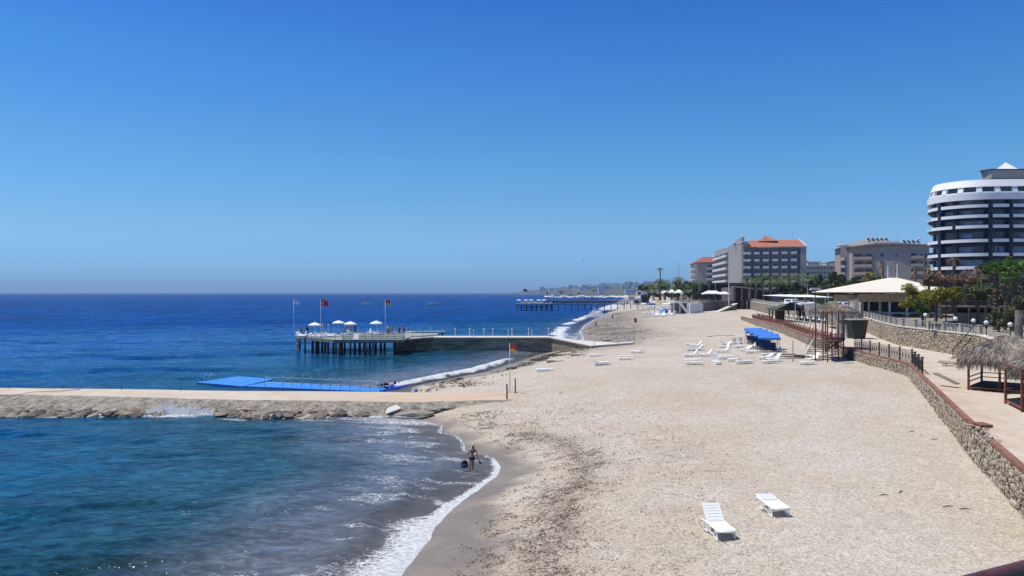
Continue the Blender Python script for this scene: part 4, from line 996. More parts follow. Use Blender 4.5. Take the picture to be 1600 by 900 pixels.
# ================================================================== FLAG POLES
def flag_mesh(w, h, c0, c1, sag=.18):
    m = MB(); nx, nz = 10, 5
    for i in range(nx+1):
        for j in range(nz+1):
            u, v_ = i/nx, j/nz; m.v.append((u*w*.92, .09*math.sin(u*7+v_)*u, -v_*h-sag*u*u*h+.04*math.sin(u*5)))
    for i in range(nx):
        for j in range(nz):
            m.f.append((i*(nz+1)+j, i*(nz+1)+j+1, (i+1)*(nz+1)+j+1, (i+1)*(nz+1)+j)); m.m.append(c0(i/nx, j/nz))
    return m
def flagpole(label, base, top, w, h, mats, pick, pr=.045, rz=0, polemat='white_metal'):
    t = thing('flagpole', label, 'flag pole', base, rz)
    H = top-base[2]; q = MB(); q.tube([(0,0,0),(0,0,H*.5),(0,0,H)], [pr*1.3, pr, pr*.7], 8); q.ball((0,0,H), pr*1.4, 8); q.build('pole', M[polemat], t, smooth=True)
    f = flag_mesh(w, h, pick, None).build('flag', [M[m] for m in mats], t, loc=(pr, 0, H-.1)); return t, f
# lifeguard flag on the near beach
p = ground(796.5, 614); t, f = flagpole('slim pole with red over yellow lifeguard flag standing by the groyne end', p, at(796.5, 538, 0).z+CAM_H-(538-HOR)/FPX*p.y, .62, .62, ['red_cloth','yellow_cloth'], lambda u, v_: 0 if v_ < .42 else 1, .035)
p = ground(991, 533); t, f = flagpole('thin pole with small furled red flag on the far open sand', p, up(991, 497, p.y).z, .5, .8, ['red_cloth','black'], lambda u, v_: 0 if u < .6 else 1, .025, 0, 'wood_dark')
p = ground(791.5, 625); 
def stake(px, py0, py1, r, lab):
    p = ground(px, py0); t = thing('wooden_post', lab, 'post', p); q = MB(); H = up(px, py1, p.y).z-p.z
    q.tube([(0,0,-.1),(.01,0,H*.5),(0,0,H)], [r,r*.95,r*.9], 7); q.build('shaft', M['rust_metal'], t); q = MB(); q.lathe([(r*1.6,0),(r*1.6,.06)], 7); q.build('collar', M['wood_dark'], t); return t
stake(792, 626, 601, .07, 'thick rusty brown post, left of the pair by the lifeguard flag')
stake(805, 615, 592, .06, 'thick rusty brown post, right of the pair by the lifeguard flag')
for i, (px, py) in enumerate([(14,608),(99,608.5),(190,611),(282,612)]):
    q0 = at(px, py, 1.0); t = thing('mooring_peg', ['thin dark peg at the far left back edge of the groyne','dark T headed peg on the groyne, second from the left','thin dark peg on the groyne, third from the left','dark peg on the groyne nearest to the pontoon'][i], 'peg', q0, 0, 'pegs along the groyne')
    q = MB(); q.bar((0,0,-.1), (0,0,.42), .022, 6); q.build('shaft', M['wood_dark'], t); q = MB(); q.bar((-.06,0,.4), (.06,0,.4), .02); q.build('head', M['wood_dark'], t)
pts = [at(x_, y_, z_) for x_, y_, z_ in ((-20,632,.75),(0,627,.9),(20,619,1.0),(50,613.5,1.03),(100,611.5,1.03),(126,609,1.03))]
tag(MB().tube(pts, .025, 5).build('hose', M['pipe_red']), 'thin reddish hose snaking across the left end of the groyne', 'hose')
pts = [at(720+7*i, 619+2.2*math.sin(i*.5)+.1*i, 1.34) for i in range(11)]
tag(MB().tube(pts, .012, 4).build('rope', M['orange_cloth']), 'thin orange rope lying between the groyne apron and the brown post', 'rope')

# ================================================================== JETTY (concrete root + deck on piles)
jt = thing('concrete_jetty', 'long dark concrete jetty wall running from the sand out to the pile deck', 'jetty', (-5, 133, 0))
q = MB(); ZJ = 2.42
q.add([(-20.3,132.6,-3),(6.5,132.6,-3),(6.5,132.6,ZJ),(-20.3,132.6,ZJ),(-20.3,136.6,-3),(6.5,136.6,-3),(6.5,136.6,ZJ),(-20.3,136.6,ZJ)], [(0,1,2,3),(5,4,7,6),(4,0,3,7),(3,2,6,7)])
q.add([(6.5,132.6,-1),(13,126.0,-.5),(13,126.0,1.42),(6.5,132.6,ZJ),(6.5,136.6,-1),(14.5,130,-.5),(14.5,130,1.42),(6.5,136.6,ZJ)], [(0,1,2,3),(3,2,6,7),(5,4,7,6),(1,5,6,2)])
mj = bpy.data.materials.new('jetty_concrete'); n = NT(mj); out = n.n('ShaderNodeOutputMaterial'); P = n.n('ShaderNodeBsdfPrincipled'); n.link(P.outputs[0], out.inputs[0]); P.inputs['Roughness'].default_value = .9
pos = n.n('ShaderNodeNewGeometry').outputs['Position']; sx_ = n.n('ShaderNodeSeparateXYZ'); n.link(pos, sx_.inputs[0])
c = n.mix(n.mr(n.noise(n.vscale(pos, (.35,.35,1.6)), 1.2, 7, .75), .35, .65), (.10,.078,.052), (.44,.34,.22))
c = n.mix(n.mr(n.math('ADD', sx_.outputs[2], n.math('MULTIPLY', n.noise(pos, .8, 3), .5)), .55, .25, 0, .85), c, (.02,.018,.015))
c = n.mix(n.mr(n.noise(n.vscale(pos, (.25,.25,3.0)), 1.0, 4, .6), .56, .62, 0, .7), c, (.42,.34,.23))
n.link(c, P.inputs['Base Color']); bp = n.n('ShaderNodeBump'); bp.inputs['Distance'].default_value = .12; n.link(n.noise(n.vscale(pos, (1,1,3)), 1.5, 6, .7), bp.inputs['Height']); n.link(bp.outputs[0], P.inputs['Normal'])
q.build('jetty_wall', mj, jt, world=True)
q = MB(); q.prism([(-21,132.3),(6.5,132.3),(6.5,136.8),(-21,136.8)], ZJ, ZJ+.16); q.prism([(6.5,132.3),(13,125.7),(20,125.6),(20,128.0),(14.5,129),(6.5,136.8)], [ZJ,1.42,1.9,1.9,1.45,ZJ], [ZJ+.16,1.6,2.15,2.15,1.63,ZJ+.16])
q.build('walkway_slab', M['concrete_pale'], jt, world=True)
q = MB(); q.box(-12, 132.25, .1, .9, .9, .7); q.rock((2.9, 126, .1), 1.6, 1.0, .7); q.rock((5.4, 124.5, .15), 1.0, .7, .5); q.rock((-14.2, 131.6, .2), 1.6, 1.2, 1.0); q.build('footing', M['rock'], jt, world=True)
lp = thing('jetty_posts', 'x', 'post'); bpy.data.objects.remove(lp)
q = MB(); q.bar((0,0,0), (0,0,1.25), .06, 6); lpost = q.build('shaft', M['white_metal'], None); q = MB(); q.ball((0,0,1.32), .11, 8); lhead = q.build('lamp_head', M['globe'], None)
names = ['leftmost by the deck','second from the deck','third from the deck','fourth from the deck','fifth from the deck','middle one','sixth from the shore','fifth from the shore','fourth from the shore','third from the shore','second from the shore','last before the sand']
for i, px in enumerate([683,711,734,740,756,770,794,800,826,831,857,869]):
    Y = 136.2 if i % 3 else 132.9; t = thing('railing_post', 'slim pale post on the concrete jetty, '+names[i], 'post', ((px-800)/FPX*Y, Y, ZJ+.16), 0, 'pale posts along the concrete jetty')
    a_ = lpost if i == 0 else lpost.copy(); b_ = lhead if i == 0 else lhead.copy()
    if i: COL.objects.link(a_); COL.objects.link(b_)
    a_.parent = t; b_.parent = t; a_.scale = (1,1,1 if i % 3 else .8); b_.location = (0,0,0 if i % 3 else -.25)
for i, (px, py) in enumerate([(907,537),(927,543),(929,543.5)]):
    Y = 130-i*2; t = thing('railing_post', ['slim post where the jetty slopes down','taller white post at the foot of the jetty slope','short dark post at the foot of the jetty slope'][i], 'post', ((px-800)/FPX*Y, Y, 1.75-.05*i), 0, 'pale posts along the concrete jetty')
    a_ = lpost.copy(); COL.objects.link(a_); a_.parent = t; a_.scale = (1,1,[.7,.95,.4][i])

ZD = 2.78
dk = thing('pile_deck', 'wide sunbathing deck on dark piles at the sea end of the concrete jetty', 'deck', (-25, 131, 0))
DP = [(-36.6,131.0),(-28.2,121.8),(-17.3,121.8),(-17.3,131.9),(-13.5,137.0),(-13.5,142.5),(-36.0,142.5)]
q = MB(); q.prism(DP, ZD-.30, ZD); q.build('deck_slab', M['deck_grey'], dk, world=True)
q = MB(); q.prism([(-36.8,130.9),(-28.3,121.6),(-17.1,121.6),(-17.1,121.72),(-28.25,121.72),(-36.7,131.0)], ZD-.42, ZD+.05); q.build('edge_beam', M['deck_green'], dk, world=True)
pile = None
for px, py in [(465,552),(468,548),(476.5,554.5),(488.5,551.5),(494.5,554),(497.5,553),(503.5,549.5),(512.5,557.8),(521,555),(525,548),(530.5,559.5),(534,556),(547.5,557.5),(538.5,549),(554.5,551.5),(562,549),(572,559.5),(578,559),(569,549),(587,548.7),(595,548),(601,546.5),(616,558.8),(621,551),(625,549.5),(583,544),(508,546)]:
    p = at(px, py, 0)
    if pile is None: q = MB(); q.tube([(0,0,-3.3),(0,0,.6),(0,0,ZD-.3)], [.20,.19,.17], 8); pile = q.build('pile', M['pile'], dk, smooth=True); o = pile
    else: o = inst(pile, dk)
    o.location = (p.x+25, p.y-131, 0); s_ = random.uniform(.75, 1.2); o.scale = (s_, s_, 1)
q = MB()
for a, b2 in (((-35.5,131.5),(-28,123)),((-28,123),(-17.5,123)),((-34,138),(-17.5,138)),((-28,123),(-28,141)),((-22,123),(-22,141))): q.bar((*a, ZD-.42), (*b2, ZD-.42), .12)
q.build('beam', M['pile'], dk, world=True)
rail = None
def railposts(a, b2, n, h=.95):
    global rail
    for i in range(n+1):
        t_ = i/n; x = a[0]+(b2[0]-a[0])*t_; y = a[1]+(b2[1]-a[1])*t_
        if rail is None: q = MB(); q.bar((0,0,0), (0,0,1), .045); rail = q.build('railing_post', M['white_metal'], dk); o = rail
        else: o = inst(rail, dk)
        o.location = (x+25, y-131, ZD); o.scale = (1,1,h)
railposts((-28,122),(-17.4,122),9,1.15); railposts((-28,126.5),(-14.8,127.4),8,1.2); railposts((-36,131.3),(-29,123.5),6,.6); railposts((-33,142.2),(-15,142.2),8,1.1)
for a, b2, zz in (((-28,122),(-17.4,122),.93),((-28,122),(-17.4,122),.5),((-28,126.5),(-14.8,127.4),.93)):
    MB().bar((*a, ZD+zz), (*b2, ZD+zz), .04).build('handrail', M['deck_grey'], dk, world=True)
q = MB(); q.prism([(-27.5,124.0),(-17.6,124.0),(-17.6,126.2),(-27.5,126.2)], ZD+.02, [ZD+.1,ZD+.1,ZD+.55,ZD+.55]); q.build('raised_platform', M['deck_green'], dk, world=True)
q = MB(); q.prism([(-17.0,126.0),(-13.5,132.5),(-13.5,134.5),(-17.3,131.8)], [ZD-.3,ZJ,ZJ,ZD-.3], [ZD-.1,ZJ+.2,ZJ+.2,ZD-.1]); q.build('gangway', M['deck_grey'], dk, world=True)
q = MB(); q.box(-24.7, 121.7, ZD+.55, .85, .05, 1.0, tilt=-.5); q.build('notice_board', M['white_paint'], dk, world=True)
q = MB(); q.prism([(-20.5,147),(-12.8,147),(-12.8,149.5),(-20.5,149.5)], ZD-.12, ZD+.05); q.prism([(-20.5,142.4),(-18.5,142.4),(-18.5,147.1),(-20.5,147.1)], ZD-.13, ZD+.04); q.build('rear_landing', M['deck_grey'], dk, world=True)
for x in (-19.6, -16.0, -13.4): o = inst(pile, dk, (x+25, 17, 0)); o = inst(rail, dk, (x+25, 17.5, ZD)); o.scale = (1,1,1.3)
q = MB(); q.bar((-36.9,131.2,-.8), (-36.9,131.2,ZD+.9), .04); q.bar((-36.3,130.6,-.8), (-36.3,130.6,ZD+.9), .04)
for z in np.arange(-.4, ZD, .4): q.bar((-36.9,131.2,float(z)), (-36.3,130.6,float(z)), .03)
q.build('sea_ladder', M['white_metal'], dk, world=True)
# deck flags
zt_ = lambda py, Y: CAM_H-(py-HOR)/FPX*Y
t, f = flagpole('flagpole with pale blue and white flag at the seaward corner of the deck', ((459-800)/FPX*131.5, 131.5, ZD), zt_(469,131.5), .95, .75, ['sky_cloth','white_cloth'], lambda u, v_: 1 if .3 < v_ < .7 or u > .8 else 0)
t, f = flagpole('flagpole with red flag bearing a white crescent and star on the deck', ((501-800)/FPX*134, 134, ZD), zt_(469,134), 1.35, .95, ['red_cloth','red_cloth'], lambda u, v_: 0)
q = MB()   # crescent moon and star, sewn on
cx, cz, Rr = .42, -.46, .235; pts1 = [(cx+Rr*math.cos(a), cz+Rr*math.sin(a)) for a in np.linspace(R(35), R(325), 15)]; pts2 = [(cx+.06+Rr*.80*math.cos(a), cz+Rr*.80*math.sin(a)) for a in np.linspace(R(325+4), R(31), 15)]
for s in (-1, 1):
    P1 = [(x, s*.03-.02, z) for x, z in pts1]; P2 = [(x, s*.03-.02, z) for x, z in pts2][::-1]
    q.add(P1+P2, [(i, i+1, 16+i, 15+i) for i in range(14)])
    st = [(.75+(.12 if k % 2 == 0 else .048)*math.cos(R(180+36*k)), s*.035+.035, -.50+(.12 if k % 2 == 0 else .048)*math.sin(R(180+36*k))) for k in range(10)]
    q.add([(.75, s*.035+.035, -.50)]+st, [(0, 1+k, 1+(k+1) % 10) for k in range(10)])
q.build('crescent_and_star', M['white_cloth'], f)
t, f = flagpole('flagpole with red over yellow lifeguard flag on the landward part of the deck', ((602-800)/FPX*130, 130, ZD), zt_(469,130), 1.0, .78, ['red_cloth','yellow_cloth','white_cloth'], lambda u, v_: 2 if u > .8 and v_ < .6 else (0 if v_ < .5 else 1))
for px, Y, py0 in ((504,137,507),(513,141,508)):
    t = thing('lamp_pole', 'slim pale bare pole on the deck '+('beside the left parasol' if px == 504 else 'behind the left parasol'), 'pole', ((px-800)/FPX*Y, Y, ZD)); q = MB(); q.bar((0,0,0), (0,0,zt_(py0,Y)-ZD), .05, 6); q.build('shaft', M['white_metal'], t); q = MB(); q.ball((0,0,zt_(py0,Y)-ZD), .09, 8); q.build('cap', M['globe'], t)
# parasols
def make_parasol(rad, canopy, label, drop=.42):
    t = thing('parasol', label, 'parasol'); q = MB(); q.bar((0,0,0), (0,0,2.42), .028, 6); q.build('pole', M['white_metal'], t); q = MB(); q.lathe([(.26,0),(.28,.05),(.1,.12),(.05,.14)], 10); q.build('base', M['concrete'], t)
    q = MB(); n_ = 8; ring = [(rad*math.cos(2*math.pi*k/n_), rad*math.sin(2*math.pi*k/n_), 2.38-drop) for k in range(n_)]; mid_ = [(rad*.55*math.cos(2*math.pi*k/n_), rad*.55*math.sin(2*math.pi*k/n_), 2.38-drop*.36) for k in range(n_)]; low = [(x*.99, y*.99, z-.14) for x, y, z in ring]
    q.add([(0,0,2.42)]+mid_+ring+low, [(0,1+k,1+(k+1) % n_) for k in range(n_)]+[(1+k,9+k,9+(k+1) % n_,1+(k+1) % n_) for k in range(n_)]+[(9+k,17+k,17+(k+1) % n_,9+(k+1) % n_) for k in range(n_)]); q.build('canopy', M[canopy], t)
    q = MB(); q.ball((0,0,2.47), .05, 6); q.build('finial', M['white_metal'], t); return t
pw = make_parasol(1.15, 'white_cloth', 'white parasol on the deck, leftmost')
first = True
for px, py, Y, lb in ((492,504,132,'white parasol standing apart at the left of the deck'),(529,501,141,'white parasol, rear one of the overlapping pair on the deck'),(547.5,502.5,135,'white parasol over the seated group on the deck'),(588,501.5,138,'white parasol nearest the lifeguard flag on the deck')):
    z = zt_(py, Y)-2.47
    if first: o = pw; o.location = ((px-800)/FPX*Y, Y, ZD); o['label'] = lb; o['group'] = 'white parasols on the pile deck'; first = False
    else: o = clone(pw, lb, ((px-800)/FPX*Y, Y, ZD), random.random(), 'white parasols on the pile deck')
    o.scale = (1,1,(zt_(py, Y)-ZD)/2.47)
GD = 'white loungers on the pile deck'
for i in range(13):
    px = [463,470,476,484,493,502,510,517,531,556,567,576,594][i]; Y = [131,129.5,128.2,127.5,127,126.6,129,131,134,136,138,136,139][i]
    lounger('rmrfrufmrrurm'[i], 0, 0, [-80,-60,70,-75,-85,60,-88,85,-80,80,-70,-84,82][i], 'white plastic lounger on the pile deck, number of others alike around it' if False else ['white lounger at the sea edge of the deck','white lounger second along the sea edge','white lounger facing sideways below the left parasol','white lounger just below the left parasol','white lounger with low back, centre left of the deck','white lounger upright beside the red flag pole','flat white lounger right of the red flag pole','white lounger left of the notice board','white lounger before the overlapping parasols','white lounger right of the seated group','upright white lounger in the middle back of the deck','white lounger under the right hand parasol','white lounger beside the lifeguard flag pole'][i], GD, loc=((px-800)/FPX*Y, Y, ZD))
for i, (px, Y, k) in enumerate([(466,130,'u'),(480,131,'r'),(488,130,'r'),(522,128.5,'r'),(537,138,'u'),(562,134,'r'),(572,139,'f'),(584,135,'r'),(598,138,'f'),(612,139,'m')]):
    lounger(k, 0, 0, [-70,80,-85,75,-80,88,-75,-85,84,-80][i], 'white lounger, second line on the deck, '+['at the seaward corner','under the left parasol','just right of the left parasol','beside the notice board','left of the seated group','between the seated group and the right parasol','in the middle rear','in front of the right parasol','just behind the lifeguard flag','by the landward railing'][i], GD, loc=((px-800)/FPX*Y, Y, ZD))
for k, px, Y, rz, lb in (('blue',470,133,160,'tanned person standing at the left of the deck'),('dark',480,134,20,'person in dark clothes beside the left parasol'),('bare',540,137,190,'person in red shorts left under the parasol'),('red',548,138,170,'person in red top under the parasol in the middle of the deck'),('dark',555,138.5,150,'dark figure right under the middle parasol'),('sit',608,135,190,'seated person in blue at the landward part of the deck'),('white',606,137,200,'person in white beside the seated one on the deck'),('red',624,133,180,'person in red top standing by the landward railing'),('blue',631,134,210,'person in blue shorts standing by the landward railing'),('bare',613,136.5,150,'person with red shorts behind the seated one')):
    person(k, ((px-800)/FPX*Y, Y, ZD), rz, lb)

# ================================================================== BUILDINGS
def P2(px, Y): return ((px-800)/FPX*Y, Y)
def zt(py, Y): return CAM_H-(py-HOR)/FPX*Y
class Face:
    """a facade plane from a to b (left to right seen from outside); parts are placed at (u metres along, z)"""
    def __init__(s, bld, a, b): s.b = bld; s.a = Vector((*a, 0)); s.d = Vector((b[0]-a[0], b[1]-a[1], 0)); s.L = s.d.length; s.d.normalize(); s.n = Vector((s.d.y, -s.d.x, 0)); s.rz = math.atan2(s.d.y, s.d.x)
    def put(s, proto, u, z, out=0.0, scale=None):
        p = s.a+s.d*u+s.n*out-Vector((s.b.location.x, s.b.location.y, 0)); c = inst(proto, s.b, (p.x, p.y, z-s.b.location.z), s.rz)
        if scale: c.scale = scale
        return c
def win_proto(name, w, h, glass='glass', frame='white_paint', mull=1, d=.10):
    q = MB(); t = .07
    q.box(0,-d/2,h-t/2,w,d,t,mi=0); q.box(0,-d/2,t/2,w,d,t,mi=0); q.box(-w/2+t/2,-d/2,h/2,t,d,h-2*t,mi=0); q.box(w/2-t/2,-d/2,h/2,t,d,h-2*t,mi=0)
    for i in range(mull): x = -w/2+w*(i+1)/(mull+1); q.box(x,-d/2+.01,h/2,t*.7,d-.02,h-2*t,mi=0)
    q.box(0,-.02,h/2,w-2*t,.03,h-2*t,mi=1)
    o = q.build(name, [M[frame], M[glass]]); return o
def balc_proto(name, w, d, h, m='offwhite', rail=False):
    q = MB(); q.box(0,-d/2,.07,w,d,.14)
    if rail:
        q.bar((-w/2,-d,h),(w/2,-d,h),.03)
        for i in range(9): x = -w/2+w*i/8; q.bar((x,-d,.1),(x,-d,h),.02)
    else: q.box(0,-d+.05,.14+(h-.14)/2,w,.1,h-.14); q.box(-w/2+.05,-d/2+.05,.14+(h-.14)/2,.1,d-.1,h-.14); q.box(w/2-.05,-d/2+.05,.14+(h-.14)/2,.1,d-.1,h-.14)
    return q.build(name, M[m])
PROT = []
def proto(o): PROT.append(o); return o
def solar(bld, x, y, z, n, rz=0):
    q = MB()
    for i in range(n):
        q.box(x+i*1.7*math.cos(rz), y+i*1.7*math.sin(rz), z+.6, 1.3, 1.9, .08, rz, tilt=.6); q.ball((x+i*1.7*math.cos(rz), y+.9+i*1.7*math.sin(rz), z+1.35), .38, 6, sx=1.5)
    q.build('solar_heater', [M['white_metal']], bld)
    q = MB()
    for i in range(n): q.box(x+i*1.7*math.cos(rz), y-.1+i*1.7*math.sin(rz), z+.66, 1.15, 1.6, .05, rz, tilt=.6)
    q.build('solar_panel', [M['glass']], bld)

# ---- grey hotel with red roof
GH = thing('hotel_building', 'grey seven storey hotel with orange red hipped roof and rows of small white balconies', 'hotel', (108, 330, 5))
FL_, FRt, BR_ = (98.9,329), (122.2,322), (136,362)
S1 = (103.6,367); S2 = (109.5,414); ZR = 29.6
q = MB(); q.prism([FL_, FRt, (130,372), (118,420), S2, S1], -2, ZR); q.build('walls', M['facade_slate'], GH, world=True)  # slate tone carries the shade of the front; lit side walls get grey
q = MB(); q.add([(98.5,328.6,ZR),(103.4,367,ZR),(103.4,367,32.0),(98.6,330,34.4),(98.75,328.55,ZR-30),(103.45,367,ZR-30)], [(4,5,2,3)]); q.add([(98.75,328.55,-2),(103.4,367,-2),(103.4,367,31.8),(98.75,328.55,34.2),(99.3,328.5,-2),(103.9,367,-2),(103.9,367,31.8),(99.3,328.5,34.2)], [(0,3,2,1),(4,5,6,7),(0,4,7,3),(1,2,6,5),(3,7,6,2)])
q.build('gable_wall', M['facade_grey'], GH, world=True)
q = MB(); q.prism([(103.3,367),(109.2,414),(112,414),(106.5,367)], ZR-.1, [32.0,32.6,32.6,32.0]); q.build('wing_walls', M['facade_grey'], GH, world=True)
q = MB(); q.add([(98.2,328),(122.9,320.9)][0]+(0,) and [(100.2,327.6,ZR+.1),(123.0,320.8,ZR+.1),(128,338,ZR+.1),(104,346,ZR+.1),(103.5,334,33.0),(122.6,328.5,33.0)], [(0,1,5,4),(1,2,5),(2,3,4,5),(3,0,4),(0,3,2,1)]); 
q.build('roof', M['roof_red'], GH, world=True)
q = MB(); q.add([(106,331,32.4),(113.5,327.5,32.4),(115,336,32.2),(107,339,32.2),(110.4,333.5,34.9)], [(0,1,4),(1,2,4),(2,3,4),(3,0,4)]); q.build('roof_gable', M['roof_red'], GH, world=True)
q = MB(); q.prism([(98.4,328.4),(101.2,327.5),(103,340),(99.8,341)], ZR+2.2, ZR+2.6); q.prism([(99,330),(101,329.4),(101,333),(99.4,333.4)], ZR, ZR+2.2); q.build('roof_kiosk', M['offwhite'], GH, world=True)
q = MB(); q.bar((123.0,320.8,ZR+.2),(122.7,328.5,33.1),.22); q.bar((104.2,327,ZR-.1),(123.2,320.8,ZR-.1),.18); q.build('roof_trim', M['white_paint'], GH, world=True)
q = MB(); q.prism([(120.9,321.6),(123.0,320.9),(124,325),(121.5,325)], -2, ZR+.0); q.build('corner_wall', M['facade_grey'], GH, world=True)
F1 = Face(GH, FL_, FRt); bp_ = proto(balc_proto('balcony', 2.3, 1.3, 1.05, 'white_paint')); bl_ = proto(balc_proto('balcony', 3.2, 1.7, 1.05, 'white_paint')); wp_ = proto(win_proto('window', 2.2, 2.1, mull=1, frame='offwhite'))
for r in range(7):
    z = zt(340+317/5.627, 326)-r*3.02-.55
    if z < 7: continue
    for c in range(6):
        u = 1.9+c*3.72
        F1.put(bl_ if c == 0 else bp_, u-(.2 if c == 0 else 0), z, .05); F1.put(wp_, u, z+.15, .03)
F2 = Face(GH, S2, S1); bs_ = proto(balc_proto('balcony', 4.2, 1.5, 1.1, 'white_paint')); ws_ = proto(win_proto('window', 3.2, 2.0, mull=2, frame='facade_grey'))
for r in range(7):
    z = 28.3-r*3.02-.9
    if z < 7: continue
    for c in range(9): F2.put(bs_, 2.7+c*5.2, z, .05, (1,1,1)); F2.put(ws_, 2.7+c*5.2, z+.15, .03)
l = GH.location
solar(GH, 100-l.x, 345-l.y, 31.2-l.z, 8, .25)
q = MB(); q.bar((107,332,31.5),(109.5,331.3,35.2),.14); q.ball((106.6,332,33.5),.35,6); q.bar((120.4,330,32),(120.4,330,36.6),.06); q.build('antenna', M['white_metal'], GH, world=True)

# ---- small pink hotel behind
PH = thing('hotel_building', 'smaller beige hotel with dull red roof left of the grey one', 'hotel', (108, 432, 5))
ZP2 = 27.2; q = MB(); q.prism([(103.2,430),(121,424),(124,468),(109,468)], -2, ZP2); q.build('walls', M['facade_beige'], PH, world=True)
q = MB(); q.add([(102.6,429,ZP2),(121,423,ZP2),(125,469,ZP2),(108.2,469,ZP2),(109,438,30.6),(119,434,30.6),(120,458,30.6),(112,459,30.6)], [(0,1,5,4),(1,2,6,5),(2,3,7,6),(3,0,4,7),(4,5,6,7),(0,3,2,1)]); q.build('roof', M['roof_dull'], PH, world=True)
F3 = Face(PH, (109,468), (103.2,430)); F4 = Face(PH, (103.2,430), (121,424)); bq_ = proto(balc_proto('balcony', 3.6, 1.3, 1.05, 'offwhite')); wq_ = proto(win_proto('window', 2.6, 2.0, mull=1, frame='facade_beige'))
for r in range(6):
    z = 23.3-r*3.0
    for c in range(6): F3.put(bq_, 4+c*6.2, z, .05); F3.put(wq_, 4+c*6.2, z+.15, .03)
    for c in range(3): F4.put(bq_, 7.4+c*4.6, z, .05); F4.put(wq_, 7.4+c*4.6, z+.15, .03)
q = MB(); q.bar((110,440,30),(110,440,36),.07); q.box(117,440,31.4,3,3,1.8); q.build('antenna', M['white_metal'], PH, world=True)

# ---- apartment block
AB = thing('apartment_building', 'five storey beige and grey apartment block with solar water heaters on its roof', 'apartment block', (135, 285, 6))
a0, a1, a2, a3 = P2(1331,292), P2(1365,288), P2(1404,284), P2(1452,280)
ZA = zt(386,290)
q = MB(); q.prism([P2(1313,300), P2(1322,296), P2(1331,294), P2(1331,312), P2(1313,316)], 2, zt(385,298)); q.build('left_bay', M['facade_slate'], AB, world=True)
q = MB(); q.prism([a0, a1, (a1[0]+2,310), (a0[0]+2,312)], 2, ZA); q.build('pink_wing', M['facade_pink'], AB, world=True)
q = MB(); q.prism([a1, a2, (a2[0]+2,308), (a1[0]+2,310)], 2, zt(379,286)); q.build('plain_wing', M['facade_grey'], AB, world=True)
q = MB(); q.prism([a2, a3, (a3[0]+3,305), (a2[0]+3,308)], 2, zt(383,283)); q.build('grey_wing', M['facade_grey'], AB, world=True)
ro = 1.0
q = MB(); q.add([(a0[0]-ro,a0[1]-ro,ZA+.05),(a1[0],a1[1]-ro,zt(381,287)),(a2[0],a2[1]-ro,zt(381,284)),(a3[0]+ro,a3[1]-ro,zt(384,281)),(a3[0]+3,306,zt(378,300)),(a2[0]-3,300,zt(371,296)),(a1[0]+4,302,zt(372,298)),(a0[0]+1,312,ZA+.3)], [(0,1,6,7),(1,2,5,6),(2,3,4,5)])
vs_ = q.v[:]; q.add([(x,y,z-.35) for x,y,z in vs_], [(3,2,1,0),(0,7,6,1),(7,4,5,6)]); q.add([vs_[0],vs_[1],vs_[2],vs_[3]]+[(x,y,z-.35) for x,y,z in vs_[:4]], [(0,4,5,1),(1,5,6,2),(2,6,7,3)])
q.build('roof', M['roof_grey'], AB, world=True)
q = MB(); q.lathe([(2.1,0),(2.1,.5),(1.7,.95),(.8,1.2),(.05,1.25)], 10, (P2(1319,300)[0], 301.5, zt(386,299))); q.build('rounded_roof', M['facade_grey'], AB, world=True)
l = AB.location; solar(AB, P2(1357,292)[0]-l.x, 292-l.y, zt(378,292)-l.z, 5); solar(AB, P2(1413,287)[0]-l.x, 287-l.y, zt(381.5,287)-l.z, 4)
q = MB(); q.bar((*P2(1403,290),zt(382,290)),(*P2(1403,290),zt(361,290)),.06); q.ball((*P2(1436,288),zt(374,288)),.6,8); q.build('antenna', M['white_metal'], AB, world=True)
Fa = Face(AB, a0, a1); Fb = Face(AB, a1, a2); Fc_ = Face(AB, a2, a3); Fd = Face(AB, P2(1313,300), P2(1331,294))
ba = proto(balc_proto('balcony', 3.7, 1.3, 1.1, 'facade_beige')); bap = proto(balc_proto('balcony', 6.2, 1.3, 1.1, 'facade_pink')); wa = proto(win_proto('window', 1.5, 1.5, frame='offwhite')); wd = proto(win_proto('window', 3.0, 2.1, mull=2, frame='facade_pink')); wk = proto(win_proto('window', .8, 1.2, mull=0, frame='offwhite'))
for r in range(6):
    z = zt(405,289)-.4-r*2.85
    Fa.put(bap, Fa.L-5.8, z, .05) if False else Fa.put(bap, 4.0, z, .04); Fa.put(wd, 2.2, z+.1, .03); Fa.put(wd, 6.0, z+.1, .03, (.8,1,1))
    Fb.put(wk, 7.6, z+.9, .03); 
    if r in (0, 1): Fb.put(wa, 2.9, z+.9, .03)
    Fc_.put(ba, 6.2, z, .05, (1.05,1,1)); Fc_.put(wa, 4.9, z+.6, .03, (1.3,1,1)); Fc_.put(wk, 7.6, z+.6, .03); Fc_.put(wk, 9.0, z+.6, .03); Fc_.put(wa, 10.6, z+.6, .03)
    Fd.put(ba, 2.2, z, .05, (.9,1,1)); Fd.put(wa, 2.2, z+.5, .03)

